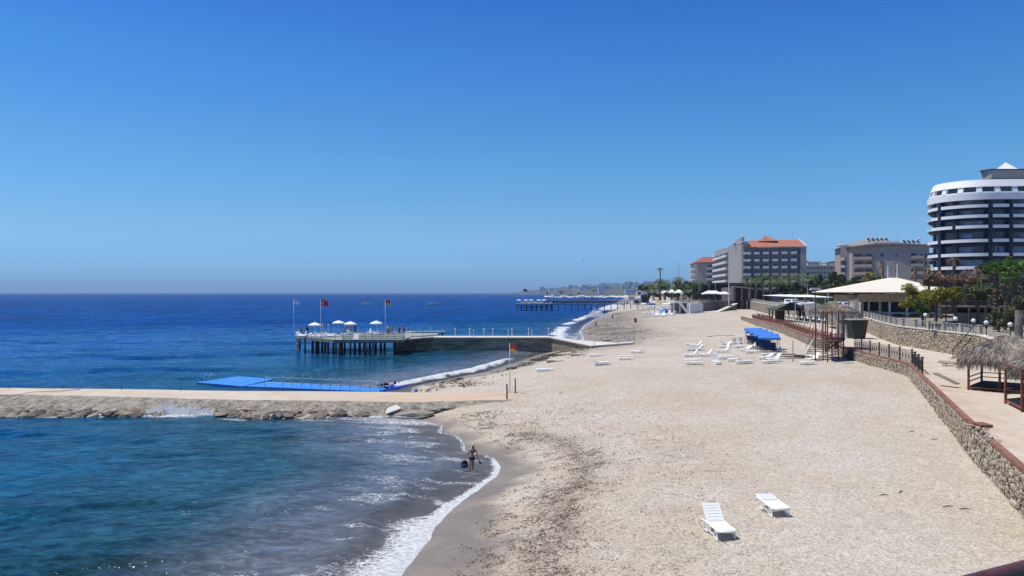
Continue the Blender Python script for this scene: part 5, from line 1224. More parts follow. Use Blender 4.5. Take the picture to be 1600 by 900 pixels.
# ---- dark curved hotel
DH = thing('hotel_building', 'tall black curved hotel with bright white balcony bands at the right edge', 'hotel', (130, 215, 6))
CUR = [(124.3,227),(119.4,220),(116.6,215),(115.7,211),(116.2,207),(118.4,203.5),(121.4,201.2),(124.8,200.2),(129,199.8),(134,199.7),(140,199.7),(146,199.7),(154,199.7)]
def resamp(pts, n):
    L = poly_len(pts); return [along(pts, L[-1]*i/(n-1))[:2] for i in range(n)]
from itertools import accumulate
def smooth_curve(pts, it=2):
    for _ in range(it):
        o = [pts[0]]
        for a, b in zip(pts[:-1], pts[1:]): o += [(a[0]*.75+b[0]*.25, a[1]*.75+b[1]*.25), (a[0]*.25+b[0]*.75, a[1]*.25+b[1]*.75)]
        pts = o+[pts[-1]]
    return pts
CV = smooth_curve(CUR, 2)
def offset(pts, d):
    o = []
    for i, p in enumerate(pts):
        a = pts[max(i-1,0)]; b = pts[min(i+1,len(pts)-1)]; dx, dy = b[0]-a[0], b[1]-a[1]; l = math.hypot(dx, dy); o.append((p[0]-dy/l*-d*-1 if False else p[0]+dy/l*d, p[1]-dx/l*d))
    return o
def ribbon(pts, z0, z1, th, outd, taper=0.0):
    """closed band following the curved front; outd = how far it stands out"""
    A = offset(pts, outd); B = offset(pts, outd-th); A2 = offset(pts, outd-taper); q = MB(); n_ = len(A)
    vs = [(x,y,z0) for x,y in A]+[(x,y,z1) for x,y in A2]+[(x,y,z1) for x,y in offset(pts, outd-th-taper)]+[(x,y,z0) for x,y in B]
    fs = []
    for i in range(n_-1):
        for k in range(4): a = k*n_; b = ((k+1) % 4)*n_; fs.append((a+i, a+i+1, b+i+1, b+i))
    fs += [(0,n_,2*n_,3*n_), (n_-1,4*n_-1,3*n_-1,2*n_-1)]
    q.add(vs, fs); return q
# sign check: outward is towards the camera/left
zs = [zt(y_, 200) for y_ in (322, 338, 354.5, 376.5, 398.5, 419)]
back = [(160,240),(122,240)]
q = MB(); q.prism(offset(CV[2:], -1.2)+[(158,200.5),(158,245),(140,245),(129,231)], 2, zt(285,200)); q.build('walls', M['facade_black'], DH, world=True)
top_ = zt(280,200)
ribbon(CV, zt(312,200), zt(302,200), 1.2, .35).build('cornice_band', M['band_white'], DH, world=True)
def sub(pts, s0, s1):
    L = poly_len(pts); n_ = max(2, int((s1-s0)/.8)); return [along(pts, s0+(s1-s0)*i/n_)[:2] for i in range(n_+1)]
LV = poly_len(CV)[-1]
# white attic with slanted piers between dark windows
ribbon(offset(CV,-.2), zt(291.5,200), zt(280,200), 1.0, .0, .9).build('attic_parapet', M['band_white'], DH, world=True)
ribbon(offset(CV,-.2), zt(302,200), zt(299.5,200), .8, .1).build('attic_sill', M['band_white'], DH, world=True)
s = 4.0; k = 0
while s < LV-2:
    w_ = 1.0 if s < 20 else 1.3
    q = ribbon(sub(CV, s, s+w_), zt(300,200), zt(291,200), .8, .05, .5); q.build('attic_pier', M['band_white'], DH, world=True); s += 4.4 if s > 14 else 3.3
ribbon(CV, zt(300,200), zt(291,200), .1, -.95).build('attic_glazing', M['glass'], DH, world=True)
# balcony bands, broken where the photograph breaks them
def s_at(px):
    best = min(((abs(800+x/y*FPX-px), s_) for s_, (x, y) in [(LV*i/400, along(CV, LV*i/400)[:2]) for i in range(401)] if s_ > 8), key=lambda a: a[0]); return best[1]
gaps = [(1467,1471.5),(1543.5,1551),(1575.5,1582.5)]
for r, z in enumerate(zs):
    segs = [(0, s_at(gaps[0][0])), (s_at(gaps[0][1]), s_at(gaps[1][0])), (s_at(gaps[1][1]), s_at(gaps[2][0])), (s_at(gaps[2][1]), LV)]
    if r in (1, 2): segs = [(0, s_at(1453.5)), (s_at(1456), segs[0][1] if r == 1 else s_at(1489))]+([segs[1]] if r == 1 else [(s_at(1494), s_at(gaps[1][0]))])+segs[2:]
    for a, b2 in segs:
        if b2-a < .3: continue
        ribbon(sub(CV, a, b2), z-.40, z+.42, .14, .30).build('balcony_band', M['band_white'], DH, world=True)
    ribbon(CV, z-.50, z-.34, 1.3, .1).build('floor_slab', M['facade_black'], DH, world=True)
for px in (1469, 1547, 1579, 1492):
    s_ = s_at(px); ribbon(sub(CV, s_-.45, s_+.45), 6, zt(313,200), 1.2, .22 if px != 1492 else -.1).build('pier', M['facade_black'], DH, world=True)
wdh = proto(win_proto('window', 2.5, 1.45, 'glass_pale', 'facade_slate', 1)); wdh2 = proto(win_proto('window', 2.6, 1.6, 'glass', 'facade_slate', 1))
rr = random.Random(4)
lv = [zt(313,200)]+zs
for r, z in enumerate(zs+[zt(436,200)]):
    for i, px in enumerate([1452,1460,1480,1487,1497,1511,1529,1556,1566,1590,1601,1612]):
        s_ = s_at(px); x, y, dx, dy = along(CV, s_); nx, ny = dy, -dx
        pr = wdh if px in (1511,1601) or (rr.random() < .2) else wdh2
        c = inst(pr, DH, (x-nx*1.14-DH.location.x, y-ny*1.14-DH.location.y, z+.15+.0-DH.location.z), math.atan2(dy, dx)); 
        gap_ = (lv[r] if r < len(lv) else zs[-1])-z; c.scale = (1, 1, 1.0 if r < 3 else 1.35)
q = MB(); q.prism([P2(1533.5,206), P2(1549,203), P2(1630,203), P2(1630,225), P2(1540,226)], zt(280,203), zt(266,203)); q.build('penthouse', M['facade_grey'], DH, world=True)
q = MB(); q.prism([P2(1531.5,205.5), P2(1549,202.6), P2(1632,202.6), P2(1632,226), P2(1538,227)], zt(266,203), zt(265,203)); q.build('penthouse_roof', M['facade_black'], DH, world=True)
q = MB(); ap = (*P2(1571,208), zt(254.5,208)); cs = [(*P2(1554.5,204),zt(267.2,204)),(*P2(1597,203.5),zt(268,203.5)),(*P2(1594,216),zt(268,210)),(*P2(1552,216),zt(268,210))]
q.add([ap]+cs, [(0,1,2),(0,2,3),(0,3,4),(0,4,1)]); q.build('tent_roof', M['band_white'], DH, world=True)

# ---- mid distance low buildings between the hotels
def lowbld(label, px0, px1, Y, pyt, pyb, m, roof='white_paint', nw=6, depth=16, name='low_building'):
    x0, x1 = P2(px0,Y)[0], P2(px1,Y)[0]; zb = zt(pyb,Y); z1 = zt(pyt,Y); t = thing(name, label, 'building', ((x0+x1)/2, Y, zb)); W = x1-x0; H = z1-zb
    MB().box(0,depth/2,H/2,W,depth,H).build('walls', M[m], t); MB().box(0,depth/2,H+.25,W+1.2,depth+1.2,.5).build('roof', M[roof], t)
    ww = W/nw; w_ = MB(); w_.box(0,-.03,0,ww*.55,.10,1.3); wo_ = None; nf_ = max(1, int(H/3.2))
    for f_ in range(nf_):
        for i in range(nw):
            if wo_ is None: wo_ = w_.build('window', M['glass'], t); o = wo_
            else: o = inst(wo_, t)
            o.location = (-W/2+ww*(i+.5), 0, H-1.7-f_*3.1)
    return t
lowbld('long low white roofed building behind the trees between the two hotels', 1252, 1312, 520, 416, 440, 'facade_grey', nw=12)
lowbld('pale block with bluish upper floor far behind, left of centre between the hotels', 1253, 1262, 800, 409, 430, 'facade_slate', nw=3)
lowbld('grey block with dark rooftop far behind the trees between the hotels', 1262, 1284, 760, 410.5, 430, 'offwhite', 'facade_slate', nw=5)
lowbld('pale terraced block far behind, right of centre between the hotels', 1291, 1306, 740, 411, 430, 'offwhite', 'white_paint', nw=4)
lowbld('tiny block with dark top beside the apartment building', 1306, 1318, 700, 408.5, 430, 'facade_slate', 'offwhite', nw=3)

# ---- brown bar pavilion by the beach
BP = thing('beach_bar', 'wide low bar building with flat dark roof and open front filled dark for shade', 'bar', (80, 315, 7))
q = MB(); q.box(0,0,0,.1,.1,.1); 
x0, x1 = P2(1076,322)[0], P2(1186,322)[0]
MB().prism([(x0,322),(x1,318),(x1+4,332),(x0+3,336)], zt(445.5,322), zt(443,322)).build('flat_roof', M['roof_brown'], BP, world=True)
MB().prism([(x0+3,326),(x1,322),(x1+3,331),(x0+4,334)], 7, zt(446,322)).build('room_shade_block', M['black'], BP, world=True)  # solid block, shade of the open interior put into its black colour
x2, x3 = P2(1144,298)[0], P2(1219,290)[0]
MB().prism([(x2,297),(x3,288),(x3+4,300),(x2+3,310)], [zt(449.5,298),zt(457,289),zt(457,289),zt(449.5,298)], [zt(447.5,298),zt(455,289),zt(455,289),zt(447.5,298)]).build('sloping_roof', M['roof_grey'], BP, world=True)
MB().prism([P2(1127,300), P2(1146,298), P2(1150,306), P2(1132,308)], 7, [zt(451,300),zt(449,298),zt(449,298),zt(450,300)]).build('curved_wing', M['thatch'], BP, world=True)
MB().prism([(x2+1,303),(x3-1,294),(x3+3,299),(x2+3,308)], 6.9, [zt(450,300),zt(457.6,290),zt(457.6,290),zt(450,300)]).build('hall_shade_block', M['wood_dark'], BP, world=True)  # solid dark block painting the shade beneath the sloping roof
q = MB()
for i in range(7): x = x2+1+(x3-x2-2)*i/6; q2 = MB(); q2.bar((x,297-9*i/6+1,6.9),(x,297-9*i/6+1,zt(450+7.5*i/6,296)),.16); q2.build('column', M['concrete'], BP, world=True)
for px in (1060, 1075, 1092, 1108, 1118): q2 = MB(); q2.bar((*P2(px,318),7),(*P2(px,318),zt(444,322)),.14) ; q2.build('column', M['concrete'], BP, world=True) if px > 1078 else None
MB().box(P2(1213,280)[0],280,7.6,2.6,.3,4).build('grey_panel', M['facade_slate'], BP, world=True)

def tent(label, px0, px1, Y, pyt, pyb, zg=7, m='white_cloth', depth=5):
    x0, x1 = P2(px0,Y)[0], P2(px1,Y)[0]; t = thing('canopy', label, 'canopy', ((x0+x1)/2, Y, zg), 0, 'white canopies beside the palms'); W = x1-x0; ze = zt(pyb,Y)-zg; za = zt(pyt,Y)-zg
    q = MB(); q.add([(-W/2,-depth/2,ze),(W/2,-depth/2,ze),(W/2,depth/2,ze),(-W/2,depth/2,ze),(-W*.22,0,za),(W*.22,0,za)], [(0,1,5,4),(1,2,5),(2,3,4,5),(3,0,4)])
    q.add([(-W/2,-depth/2,ze-.25),(W/2,-depth/2,ze-.25),(W/2,depth/2,ze-.25),(-W/2,depth/2,ze-.25),(-W/2,-depth/2,ze),(W/2,-depth/2,ze),(W/2,depth/2,ze),(-W/2,depth/2,ze)], [(0,1,5,4),(1,2,6,5),(2,3,7,6),(3,0,4,7)]); q.build('roof', M[m], t)
    po = None
    for sx in (-1, 1):
        for sy in (-1, 1):
            if po is None: po = MB().bar((0,0,0),(0,0,ze),.06).build('pole', M['wood_dark'], t); o = po
            else: o = inst(po, t)
            o.location = (sx*(W/2-.3), sy*(depth/2-.3), 0)
    return t
tent('bright white canopy in front of the shaded bar, larger left one', 1098, 1127, 285, 455, 459.5)
tent('smaller white canopy touching the large one before the bar', 1124, 1138, 283, 456.5, 460)
tent('small white parasol canopy among the palms, leftmost', 1034, 1046, 330, 454.5, 458)
tent('small white parasol canopy among the palms, middle one', 1046, 1053, 326, 453, 457.5)
tent('small pale parasol canopy among the palms, right one', 1056, 1065, 322, 453.5, 458)

# ---- white lifeguard kiosk
KB = thing('beach_kiosk', 'white painted changing kiosk with outside stair on the far sand', 'kiosk', (60, 268, 2.7))
xa, xb, xc, xd = P2(1053,268)[0], P2(1076,268)[0], P2(1079,266)[0], P2(1099,268)[0]
zb, z1 = 2.6, zt(473,268)
MB().prism([(xa,268.6),(xb,268.6),(xb,275),(xa,275)], z1-.35, z1).build('upper_slab', M['white_paint'], KB, world=True)
MB().prism([(xa+.3,272),(xb,272),(xb,275),(xa+.3,275)], zb, z1-.35).build('recess_wall', M['facade_slate'], KB, world=True)
pl = None
for i, x in enumerate((xa+.15, xa+2.3, xb-.2)): MB().box(x,268.9,(zb+z1-.35)/2,.3,.35,z1-.35-zb).build('pillar', M['white_paint'], KB, world=True)
q = MB(); q.add([(xa+1.5,268,z1-.3),(xb-.5,267.4,zb),(xb+.3,267.4,zb),(xa+2.3,268,z1),(xa+1.5,267.2,z1-.3),(xb-.5,266.6,zb),(xb+.3,266.6,zb),(xa+2.3,267.2,z1)], [(0,1,2,3),(7,6,5,4),(0,4,5,1),(3,2,6,7)]); q.build('stair', M['white_paint'], KB, world=True)
MB().box((xb+xc)/2+.1,269,(zb+z1-.3)/2,1.3,1.2,z1-.3-zb).build('door_wall', M['white_paint'], KB, world=True)
MB().box((xb+xc)/2+.25,268.35,zb+1.2,.5,.12,2.3).build('door', M['facade_slate'], KB, world=True)
MB().prism([(xc,266.6),(xd,268.4),(xd,275),(xc,275)], zb, zt(474.5,268)).build('side_room', mat('lilac_wall', (.62,.61,.68), .8, .05, .8), KB, world=True)
q = MB()
for i in range(9): q.box(xc+.6+i*.42, 266.6+i*.18, 3.3+.25*math.sin(i*2.1), .16, .04, .5+.2*math.cos(i*3))
q.build('wall_mural', mat('mural_paint', (.30,.24,.50), .8, .3, 4), KB, world=True)
q = MB(); 
for i in range(9): x = xa-1+i*1.1; q.bar((x,270,z1),(x,270,z1+.95),.03)
q.bar((xa-1,270,z1+.95),(xa+7.8,270,z1+.95),.035); q.build('roof_railing', M['grey_metal'], KB, world=True)
fz = thing('fence', 'low pale picket fence on the sand in front of the lilac kiosk wall', 'fence', (64, 262, 2.7))
for i in range(14): x = P2(1081,261)[0]+i*.42; q = MB(); q.box(x, 261+.1*i, 3.0, .12, .06, .9 if i % 3 else 1.15); q.build('picket', M['offwhite'], fz, world=True)
MB().bar((P2(1081,261)[0],260.95,3.15),(P2(1081,261)[0]+5.5,262.3,3.15),.04).build('rail', M['offwhite'], fz, world=True)
# terrace railing left of the ramp and wall top posts
for lab, pts_, Y0 in (('grey rail with posts along the terrace edge above the kiosk', [P2(1062,277), (66,276), (82,292), (95,313)], 0),('pale post railing on top of the long terrace wall below the bar', [(95.5,312),(86,268),(77,230),(72,206)], 1)):
    t = thing('railing', lab, 'railing', (pts_[0][0], pts_[0][1], 7)); L = poly_len(pts_)[-1]; n_ = int(L/2.4); pr = None
    for i in range(n_+1):
        x, y, dx, dy = along(pts_, L*i/n_+1e-4); z = tz(y)+.1
        if pr is None: pr = MB().bar((0,0,0),(0,0,1.0),.07 if Y0 else .05).build('post', M['concrete_pale' if Y0 else 'grey_metal'], t); o = pr
        else: o = inst(pr, t)
        o.location = (x-pts_[0][0], y-pts_[0][1], z-7)
    MB().tube([(x, y, tz(y)+1.1) for x, y in pts_], .05, 4).build('top_rail', M['grey_metal'], t, world=True)

# ---- poles
def pole(label, px, py0, py1, Y, m='grey_metal', r=.07, head=None, name='street_lamp', cat='street lamp'):
    z0 = zt(py0, Y); z1 = zt(py1, Y); t = thing(name, label, cat, (*P2(px, Y), z0)); H = z1-z0
    q = MB(); q.tube([(0,0,0),(0,0,H*.6),(0,0,H)], [r*1.3, r, r*.75], 8); q.build('pole', M[m], t)
    if head == 'flat': q = MB(); q.box(0,0,H-.1,1.2,.5,.10); q.box(0,0,H+.03,1.0,.4,.14); q.build('lamp_head', M['offwhite'], t)
    elif head == 'ball': MB().ball((0,0,H+.12), .2, 8).build('lamp_head', M['globe'], t)
    elif head == 'arm': q = MB(); q.bar((0,0,H),(.9,0,H+.15),.04); q.box(1.0,0,H+.1,.5,.2,.1); q.build('lamp_head', M['grey_metal'], t)
    elif head == 'collar': q = MB(); q.lathe([(r*2.2,0),(r*2.2,.25)], 8, (0,0,H*.55)); q.build('collar', M['dark_metal'], t)
    return t
pole('dark lamp post with flat pale head rising from the sand by the stairs', 1274, 566, 452, 83.7, 'dark_metal', .055, 'flat')
pole('short grey post standing in the sand left of the stairs', 1239, 566, 533, 84, 'grey_metal', .06, None, 'sand_post', 'post')
pole('tall pale flag mast on the stone wall right of the kiosk', 1139, 478, 422, 262, 'offwhite', .14, 'ball', 'mast', 'mast')
pole('slim grey lamp mast standing before the sloping bar roof', 1172, 466, 440, 290, 'grey_metal', .08, 'ball')
pole('very tall thin dark mast above the palms, right of the tall palm', 1060.5, 455, 410, 340, 'grey_metal', .13, None, 'mast', 'mast')
pole('tall grey mast beside the right wall of the grey hotel', 1252, 440, 395, 300, 'grey_metal', .13, 'arm')
pole('short lamp post in front of the trees behind the car park', 1294, 470, 452, 160, 'offwhite', .06, 'arm')

# ---- parked cars and vans on the terrace
def make_car(label, loc, rz, van=False):
    t = thing('parked_van' if van else 'parked_car', label, 'van' if van else 'car', loc, rz, 'white vehicles parked behind the terrace'); L, W = (5.0,1.95) if van else (4.3,1.75); q = MB()
    prof = [(-L/2,.35),(-L/2,1.0),(-L/2+.25,1.95),(L*.28,2.0),(L*.40,1.15),(L/2,.95),(L/2,.35)] if van else [(-L/2,.32),(-L/2,.85),(-L*.36,.95),(-L*.24,1.42),(L*.12,1.45),(L*.27,.98),(L/2,.80),(L/2,.32)]
    n_ = len(prof); ins = lambda z: W/2-(.14 if z > 1.2 else 0)
    vs = [(x,-ins(z),z) for x,z in prof]+[(x,ins(z),z) for x,z in prof]; q.add(vs, [tuple(range(n_)), tuple(range(n_,2*n_))[::-1]]+[(i,n_+i,n_+(i+1) % n_,(i+1) % n_) for i in range(n_)]); q.build('body', M['car_white'], t)
    q = MB(); zz = 1.55 if van else 1.18; q.box(-.15,0,zz,L*.48,W+.0 if van else W-.08,.42 if van else .30); q.build('side_glass', M['glass'], t)
    q = MB(); q.box(L*(.345 if van else .205),0,1.5 if van else 1.2,.06,W-.4,.55,tilt=0); q.build('windscreen', M['glass'], t)
    w_ = None
    for sx in (-1,1):
        for sy in (-1,1):
            if w_ is None: q = MB(); q.tube([(0,-.1,.32),(0,.1,.32)], .32, 12); w_ = q.build('wheel', M['tyre'], t); o = w_
            else: o = inst(w_, t)
            o.location = (sx*L*.31, sy*(W/2-.08), 0)
    h_ = None
    for sy in (-1,1): q = MB(); q.box(L/2,sy*.6,.72,.06,.3,.16); q.build('headlight', M['glass_pale'], t)
    return t
for px, py, Y, rz, lb, v_ in ((1237,463,210,-80,'white van parked leftmost in the row behind the terrace',True),(1241,468,196,-85,'second white vehicle parked in front of the left van',False),(1255,464,210,-70,'white car in the middle of the row behind the terrace',False),(1264,464.5,214,-75,'white car at the right end of the row, beside the middle one',False),(1236,475,182,10,'white car half hidden behind the green shed roof',False),(1312,467,168,-60,'white van parked beside the shaded end of the cream pavilion',True)):
    make_car(lb, (*P2(px,Y), tz(Y)+.02), R(rz), v_)
# white market canopies and the crowd behind the terrace wall
def flatcanopy(label, px0, px1, Y, py, depth=7):
    x0, x1 = P2(px0,Y)[0], P2(px1,Y)[0]; z = zt(py,Y); t = thing('shade_canopy', label, 'canopy', ((x0+x1)/2, Y, tz(Y)), 0, 'white shade roofs behind the terrace wall'); W = x1-x0; h = z-tz(Y)
    q = MB(); nn_ = max(2, int(W/2.4))
    for i in range(nn_): xx = -W/2+W*(i+.5)/nn_; w_ = W/nn_*.96; q.add([(xx-w_/2,0,h-.25),(xx+w_/2,0,h-.25),(xx+w_/2,depth,h),(xx-w_/2,depth,h),(xx,depth/2,h+.25)], [(0,1,4),(1,2,4),(2,3,4),(3,0,4)])
    q.build('roof', M['white_cloth'], t); po = None
    for i in range(nn_+1):
        if po is None: po = MB().bar((0,0,0),(0,0,h-.25),.05).build('pole', M['white_metal'], t); o = po
        else: o = inst(po, t)
        o.location = (-W/2+W*i/nn_, .1, 0)
    return t
flatcanopy('long white shade roof left of the lamp post behind the wall', 1243, 1272, 160, 463, 22)
flatcanopy('white shade roof right of the lamp post, reaching to the cream pavilion', 1275, 1304, 155, 463.5, 24)
for i, px in enumerate((1254,1259,1264,1270,1281,1286)):
    person(['dark','white','dark','blue','white','dark'][i], (*P2(px,150), tz(150)), 150+i*30, ['dark clothed person leftmost behind the terrace wall','person in white second from left behind the terrace wall','dark clothed person third in the group behind the terrace wall','person in shorts just left of the lamp post behind the wall','person in white just right of the lamp post behind the wall','dark clothed person between lamp post and thatched hut'][i], 'people standing behind the terrace wall')
t = thing('white_screen', 'bright white cloth screen behind the wall between the shed and the hut', 'screen', (*P2(1270,140), tz(140))); MB().box(0,0,.9,2.6,.08,2.4).build('cloth', M['white_cloth'], t); MB().bar((-1.3,0,0),(-1.3,0,2.2),.04).build('post', M['white_metal'], t)

# ---- green roofed shed
GS = thing('shed', 'open shed with dark green gabled roof on the promenade edge', 'shed', (*P2(1220,172), ZP))
l = GS.location
def W2(px, Y, z): return (*P2(px,Y), z)
q = MB(); A, B, C_, D = W2(1196,174,zt(483.5,174)), W2(1219,170,zt(481,170)), W2(1246,178,zt(475,178)), W2(1226,184,zt(476,184))
E1, E2 = W2(1256,172,zt(486,172)), W2(1262,180,zt(484,180))
R1, R2 = W2(1236,168,zt(474,168)), W2(1240,182,zt(472.5,182))
q.add([A,W2(1213,166,zt(485,166)),R1,R2,W2(1205,184,zt(482,184))], [(0,1,2,3),(0,3,4)]); q.add([R1,E1,E2,R2], [(0,1,2,3)]); q.add([(x,y,z-.12) for x,y,z in (A,W2(1213,166,zt(485,166)),R1,R2,E2,E1)], [(3,2,1,0),(2,3,4,5)])
q.build('roof', M['green_roof'], GS, world=True)
q = MB(); q.add([W2(1213,166.2,zt(485.6,166)),W2(1255,171.8,zt(486.5,172)),W2(1236,168.3,zt(475,168))], [(0,1,2)]); q.add([W2(1213,166.3,zt(485.6,166)),W2(1255,171.9,zt(486.5,172)),W2(1236,168.4,zt(475,168))], [(2,1,0)]); q.build('gable', M['green_dark'], GS, world=True)
for px, Y in ((1202,172),(1207,169),(1212,167),(1232,169),(1250,172)): MB().bar(W2(px,Y,ZP), W2(px,Y,zt(485.5,Y)), .14).build('post', M['wood_dark'], GS, world=True)
MB().prism([P2(1212,169),P2(1226,170),P2(1226,176),P2(1212,176)], ZP, zt(487,170)).build('back_panel', M['wood_dark'], GS, world=True)

# ---- white post fence on the inner side of the path
wf = thing('fence', 'row of pale posts with a single rail and small white lamps along the inner path', 'fence', (*P2(1240,150), ZP)); pr = None
for i, px in enumerate((1227,1233,1240,1248,1257,1266,1275,1284)):
    Y = 150-i*3.5
    if pr is None: pr = MB().bar((0,0,0),(0,0,2.2),.10).build('post', M['concrete_pale'], wf); o = pr
    else: o = inst(pr, wf)
    p = P2(px,Y); o.location = (p[0]-wf.location.x, p[1]-150, 0)
MB().bar((*P2(1227,150),ZP+1.3),(*P2(1284,125.5),ZP+1.3),.06).build('rail', M['concrete_pale'], wf, world=True)
for i, px in enumerate((1230,1237,1244,1253,1262,1271,1280,1289)):
    Y = 149-i*3.5; q = MB(); q.lathe([(.28,0),(.10,.25),(.05,.5)], 8); t = thing('wall_lamp', ['white cone lamp on the inner path wall, '+s_ for s_ in ('farthest one beneath the shed','second from the shed','third from the shed','fourth from the shed','fourth from the hut','third from the hut','second from the hut','nearest to the thatched hut')][i], 'lamp', (*P2(px,Y), ZP+1.9), 0, 'white cone lamps along the inner path'); q.build('shade', M['white_cloth'], t); MB().bar((0,0,-1.9),(0,0,0),.04).build('stem', M['grey_metal'], t)
rbx = thing('picket_fence', 'short weathered brown picket fence at the start of the path', 'fence', (*P2(1190,180), ZP))
for i in range(13): px = 1183+i*2.0; Y = 196-i*2.2; MB().box(*P2(px,Y), ZP+.5-.15, .22, .12, 1.6).build('picket', M['wood_dark'] if i % 3 else M['concrete'], rbx, world=True)

# ---- railings along the beach wall: ornamental near, red beyond
OR_ = thing('railing', 'black wrought iron railing with ring and lozenge panels along the bend of the beach wall', 'railing', (36, 69.6, ZP))
def panel_proto(L, m, name='ornament_panel'):
    q = MB(); n_ = 4
    for z in (.18, 1.02): q.bar((0,0,z),(L,0,z),.022)
    q.bar((0,0,1.14),(L,0,1.14),.03)
    for i in range(n_):
        cx = L*(i+.5)/n_; w = L/n_*.40; q2 = [(cx+w*math.cos(a),0,.60+.36*math.sin(a)) for a in np.linspace(0, 2*math.pi, 11)]
        q.tube(q2, .018, 4)
        q3 = [(cx+w*.45*math.cos(a),0,.60+.16*math.sin(a)) for a in np.linspace(0, 2*math.pi, 7)]; q.tube(q3, .018, 4)
        if i: q.bar((L*i/n_,0,.18),(L*i/n_,0,1.02),.016)
        q.bar((cx,0,.18),(cx,0,.44),.014); q.bar((cx,0,.76),(cx,0,1.02),.014)
    return q.build(name, m)
pn = panel_proto(3.0, M['dark_metal']); pn2 = panel_proto(3.0, M['red_brown'])
q = MB(); q.bar((0,0,0),(0,0,1.28),.06); q.box(0,0,1.30,.17,.17,.07); pp = q.build('post', M['dark_metal']); q = MB(); q.bar((0,0,0),(0,0,1.28),.06); q.box(0,0,1.30,.17,.17,.07); pp2 = q.build('post', M['red_brown'])
RD = thing('railing', 'red painted iron railing continuing along the beach wall past the lookout hut', 'railing', (43, 110, ZP))
s0 = poly_len(lwp)[3]+(60.8-37.1)/(69.6-37.1)*(poly_len(lwp)[4]-poly_len(lwp)[3]); s = s0; k = 0; first = {}
Lend = poly_len(lwp)[-1]-22
while s < Lend:
    x, y, dx, dy = along(lwp, s); nx, ny = dy, -dx; x += nx*.18; y += ny*.18
    step = 3.0
    if s < L_[4] < s+step: step = L_[4]-s
    if step < .8: step = step+3.0
    x1, y1, dx1, dy1 = along(lwp, s+step); x1 += dy1*.18; y1 -= dx1*.18
    par, P_, N_ = (OR_, pp, pn) if y < 86 else (RD, pp2, pn2)
    def place(o_, loc, rz, sc=None):
        if id(o_) not in first: first[id(o_)] = 1; c = o_; c.parent = par
        else: c = inst(o_, par)
        c.location = (loc[0]-par.location.x, loc[1]-par.location.y, loc[2]-par.location.z); c.rotation_euler = (0,0,rz)
        if sc: c.scale = sc
        return c
    if not (86.4 < y < 91.5): place(P_, (x,y,ZP+.02), 0); place(N_, (x,y,ZP+.02), math.atan2(y1-y, x1-x), (math.hypot(x1-x, y1-y)/3.0,1,1))
    elif y > 89: pass
    s += step
# ---- lookout hut on steel posts with thatch, stairs down to the sand
HT = thing('lookout_hut', 'tall thatched lookout hut on thin rust red steel posts beside the wall', 'hut', (37.2, 88.5, 2.6))
HP = [(1286,86.5,560),(1293,84.5,565),(1300,85.5,563),(1310,86,561.5),(1317.5,86.5,561),(1318,91,555),(1290,92,553)]
for px, Y, pyb in HP: x = P2(px,Y)[0]; MB().bar((x,Y,2.3),(x,Y,zt(486,88)),.06).build('post', M['rust_metal'], HT, world=True)
MB().prism([P2(1285,86),P2(1293,84.3),P2(1319,86.2),P2(1321,91),P2(1288,92.5)], zt(533,88), zt(531,88)).build('floor', M['red_brown'], HT, world=True)
q = MB()
for a, b2 in ((0,1),(1,2),(2,3),(3,4),(4,5),(6,0)):
    for pz in (521.5, 527):
        pa, pb = HP[a], HP[b2]; q.bar((P2(pa[0],pa[1])[0],pa[1],zt(pz,88)),(P2(pb[0],pb[1])[0],pb[1],zt(pz,88)),.045)
q.build('guard_rail', M['red_brown'], HT, world=True)
q = MB(); pa, pb = W2(1318,86.4,zt(531,87)), W2(1286,86.4,zt(545,87)); q.bar(W2(1293,84.5,zt(546,85)), W2(1318,86.5,zt(531,87)), .08); q.bar(W2(1300,85.5,zt(533,86)), W2(1318,86.5,zt(546,87)), .06); q.bar(W2(1320,87,zt(560,87)), W2(1332,87.5,zt(545,87.5)), .10)
q.build('brace', M['rust_metal'], HT, world=True)
for s_ in range(5): MB().bar(W2(1303,85.4,zt(540+s_*4.6,86)), W2(1310,85.9,zt(540+s_*4.6,86)), .03).build('ladder_rung', M['rust_metal'], HT, world=True)
MB().box(P2(1305,85.6)[0],85.4,zt(540,85.6),.35,.25,.9).build('hanging_box', M['wood_dark'], HT, world=True)
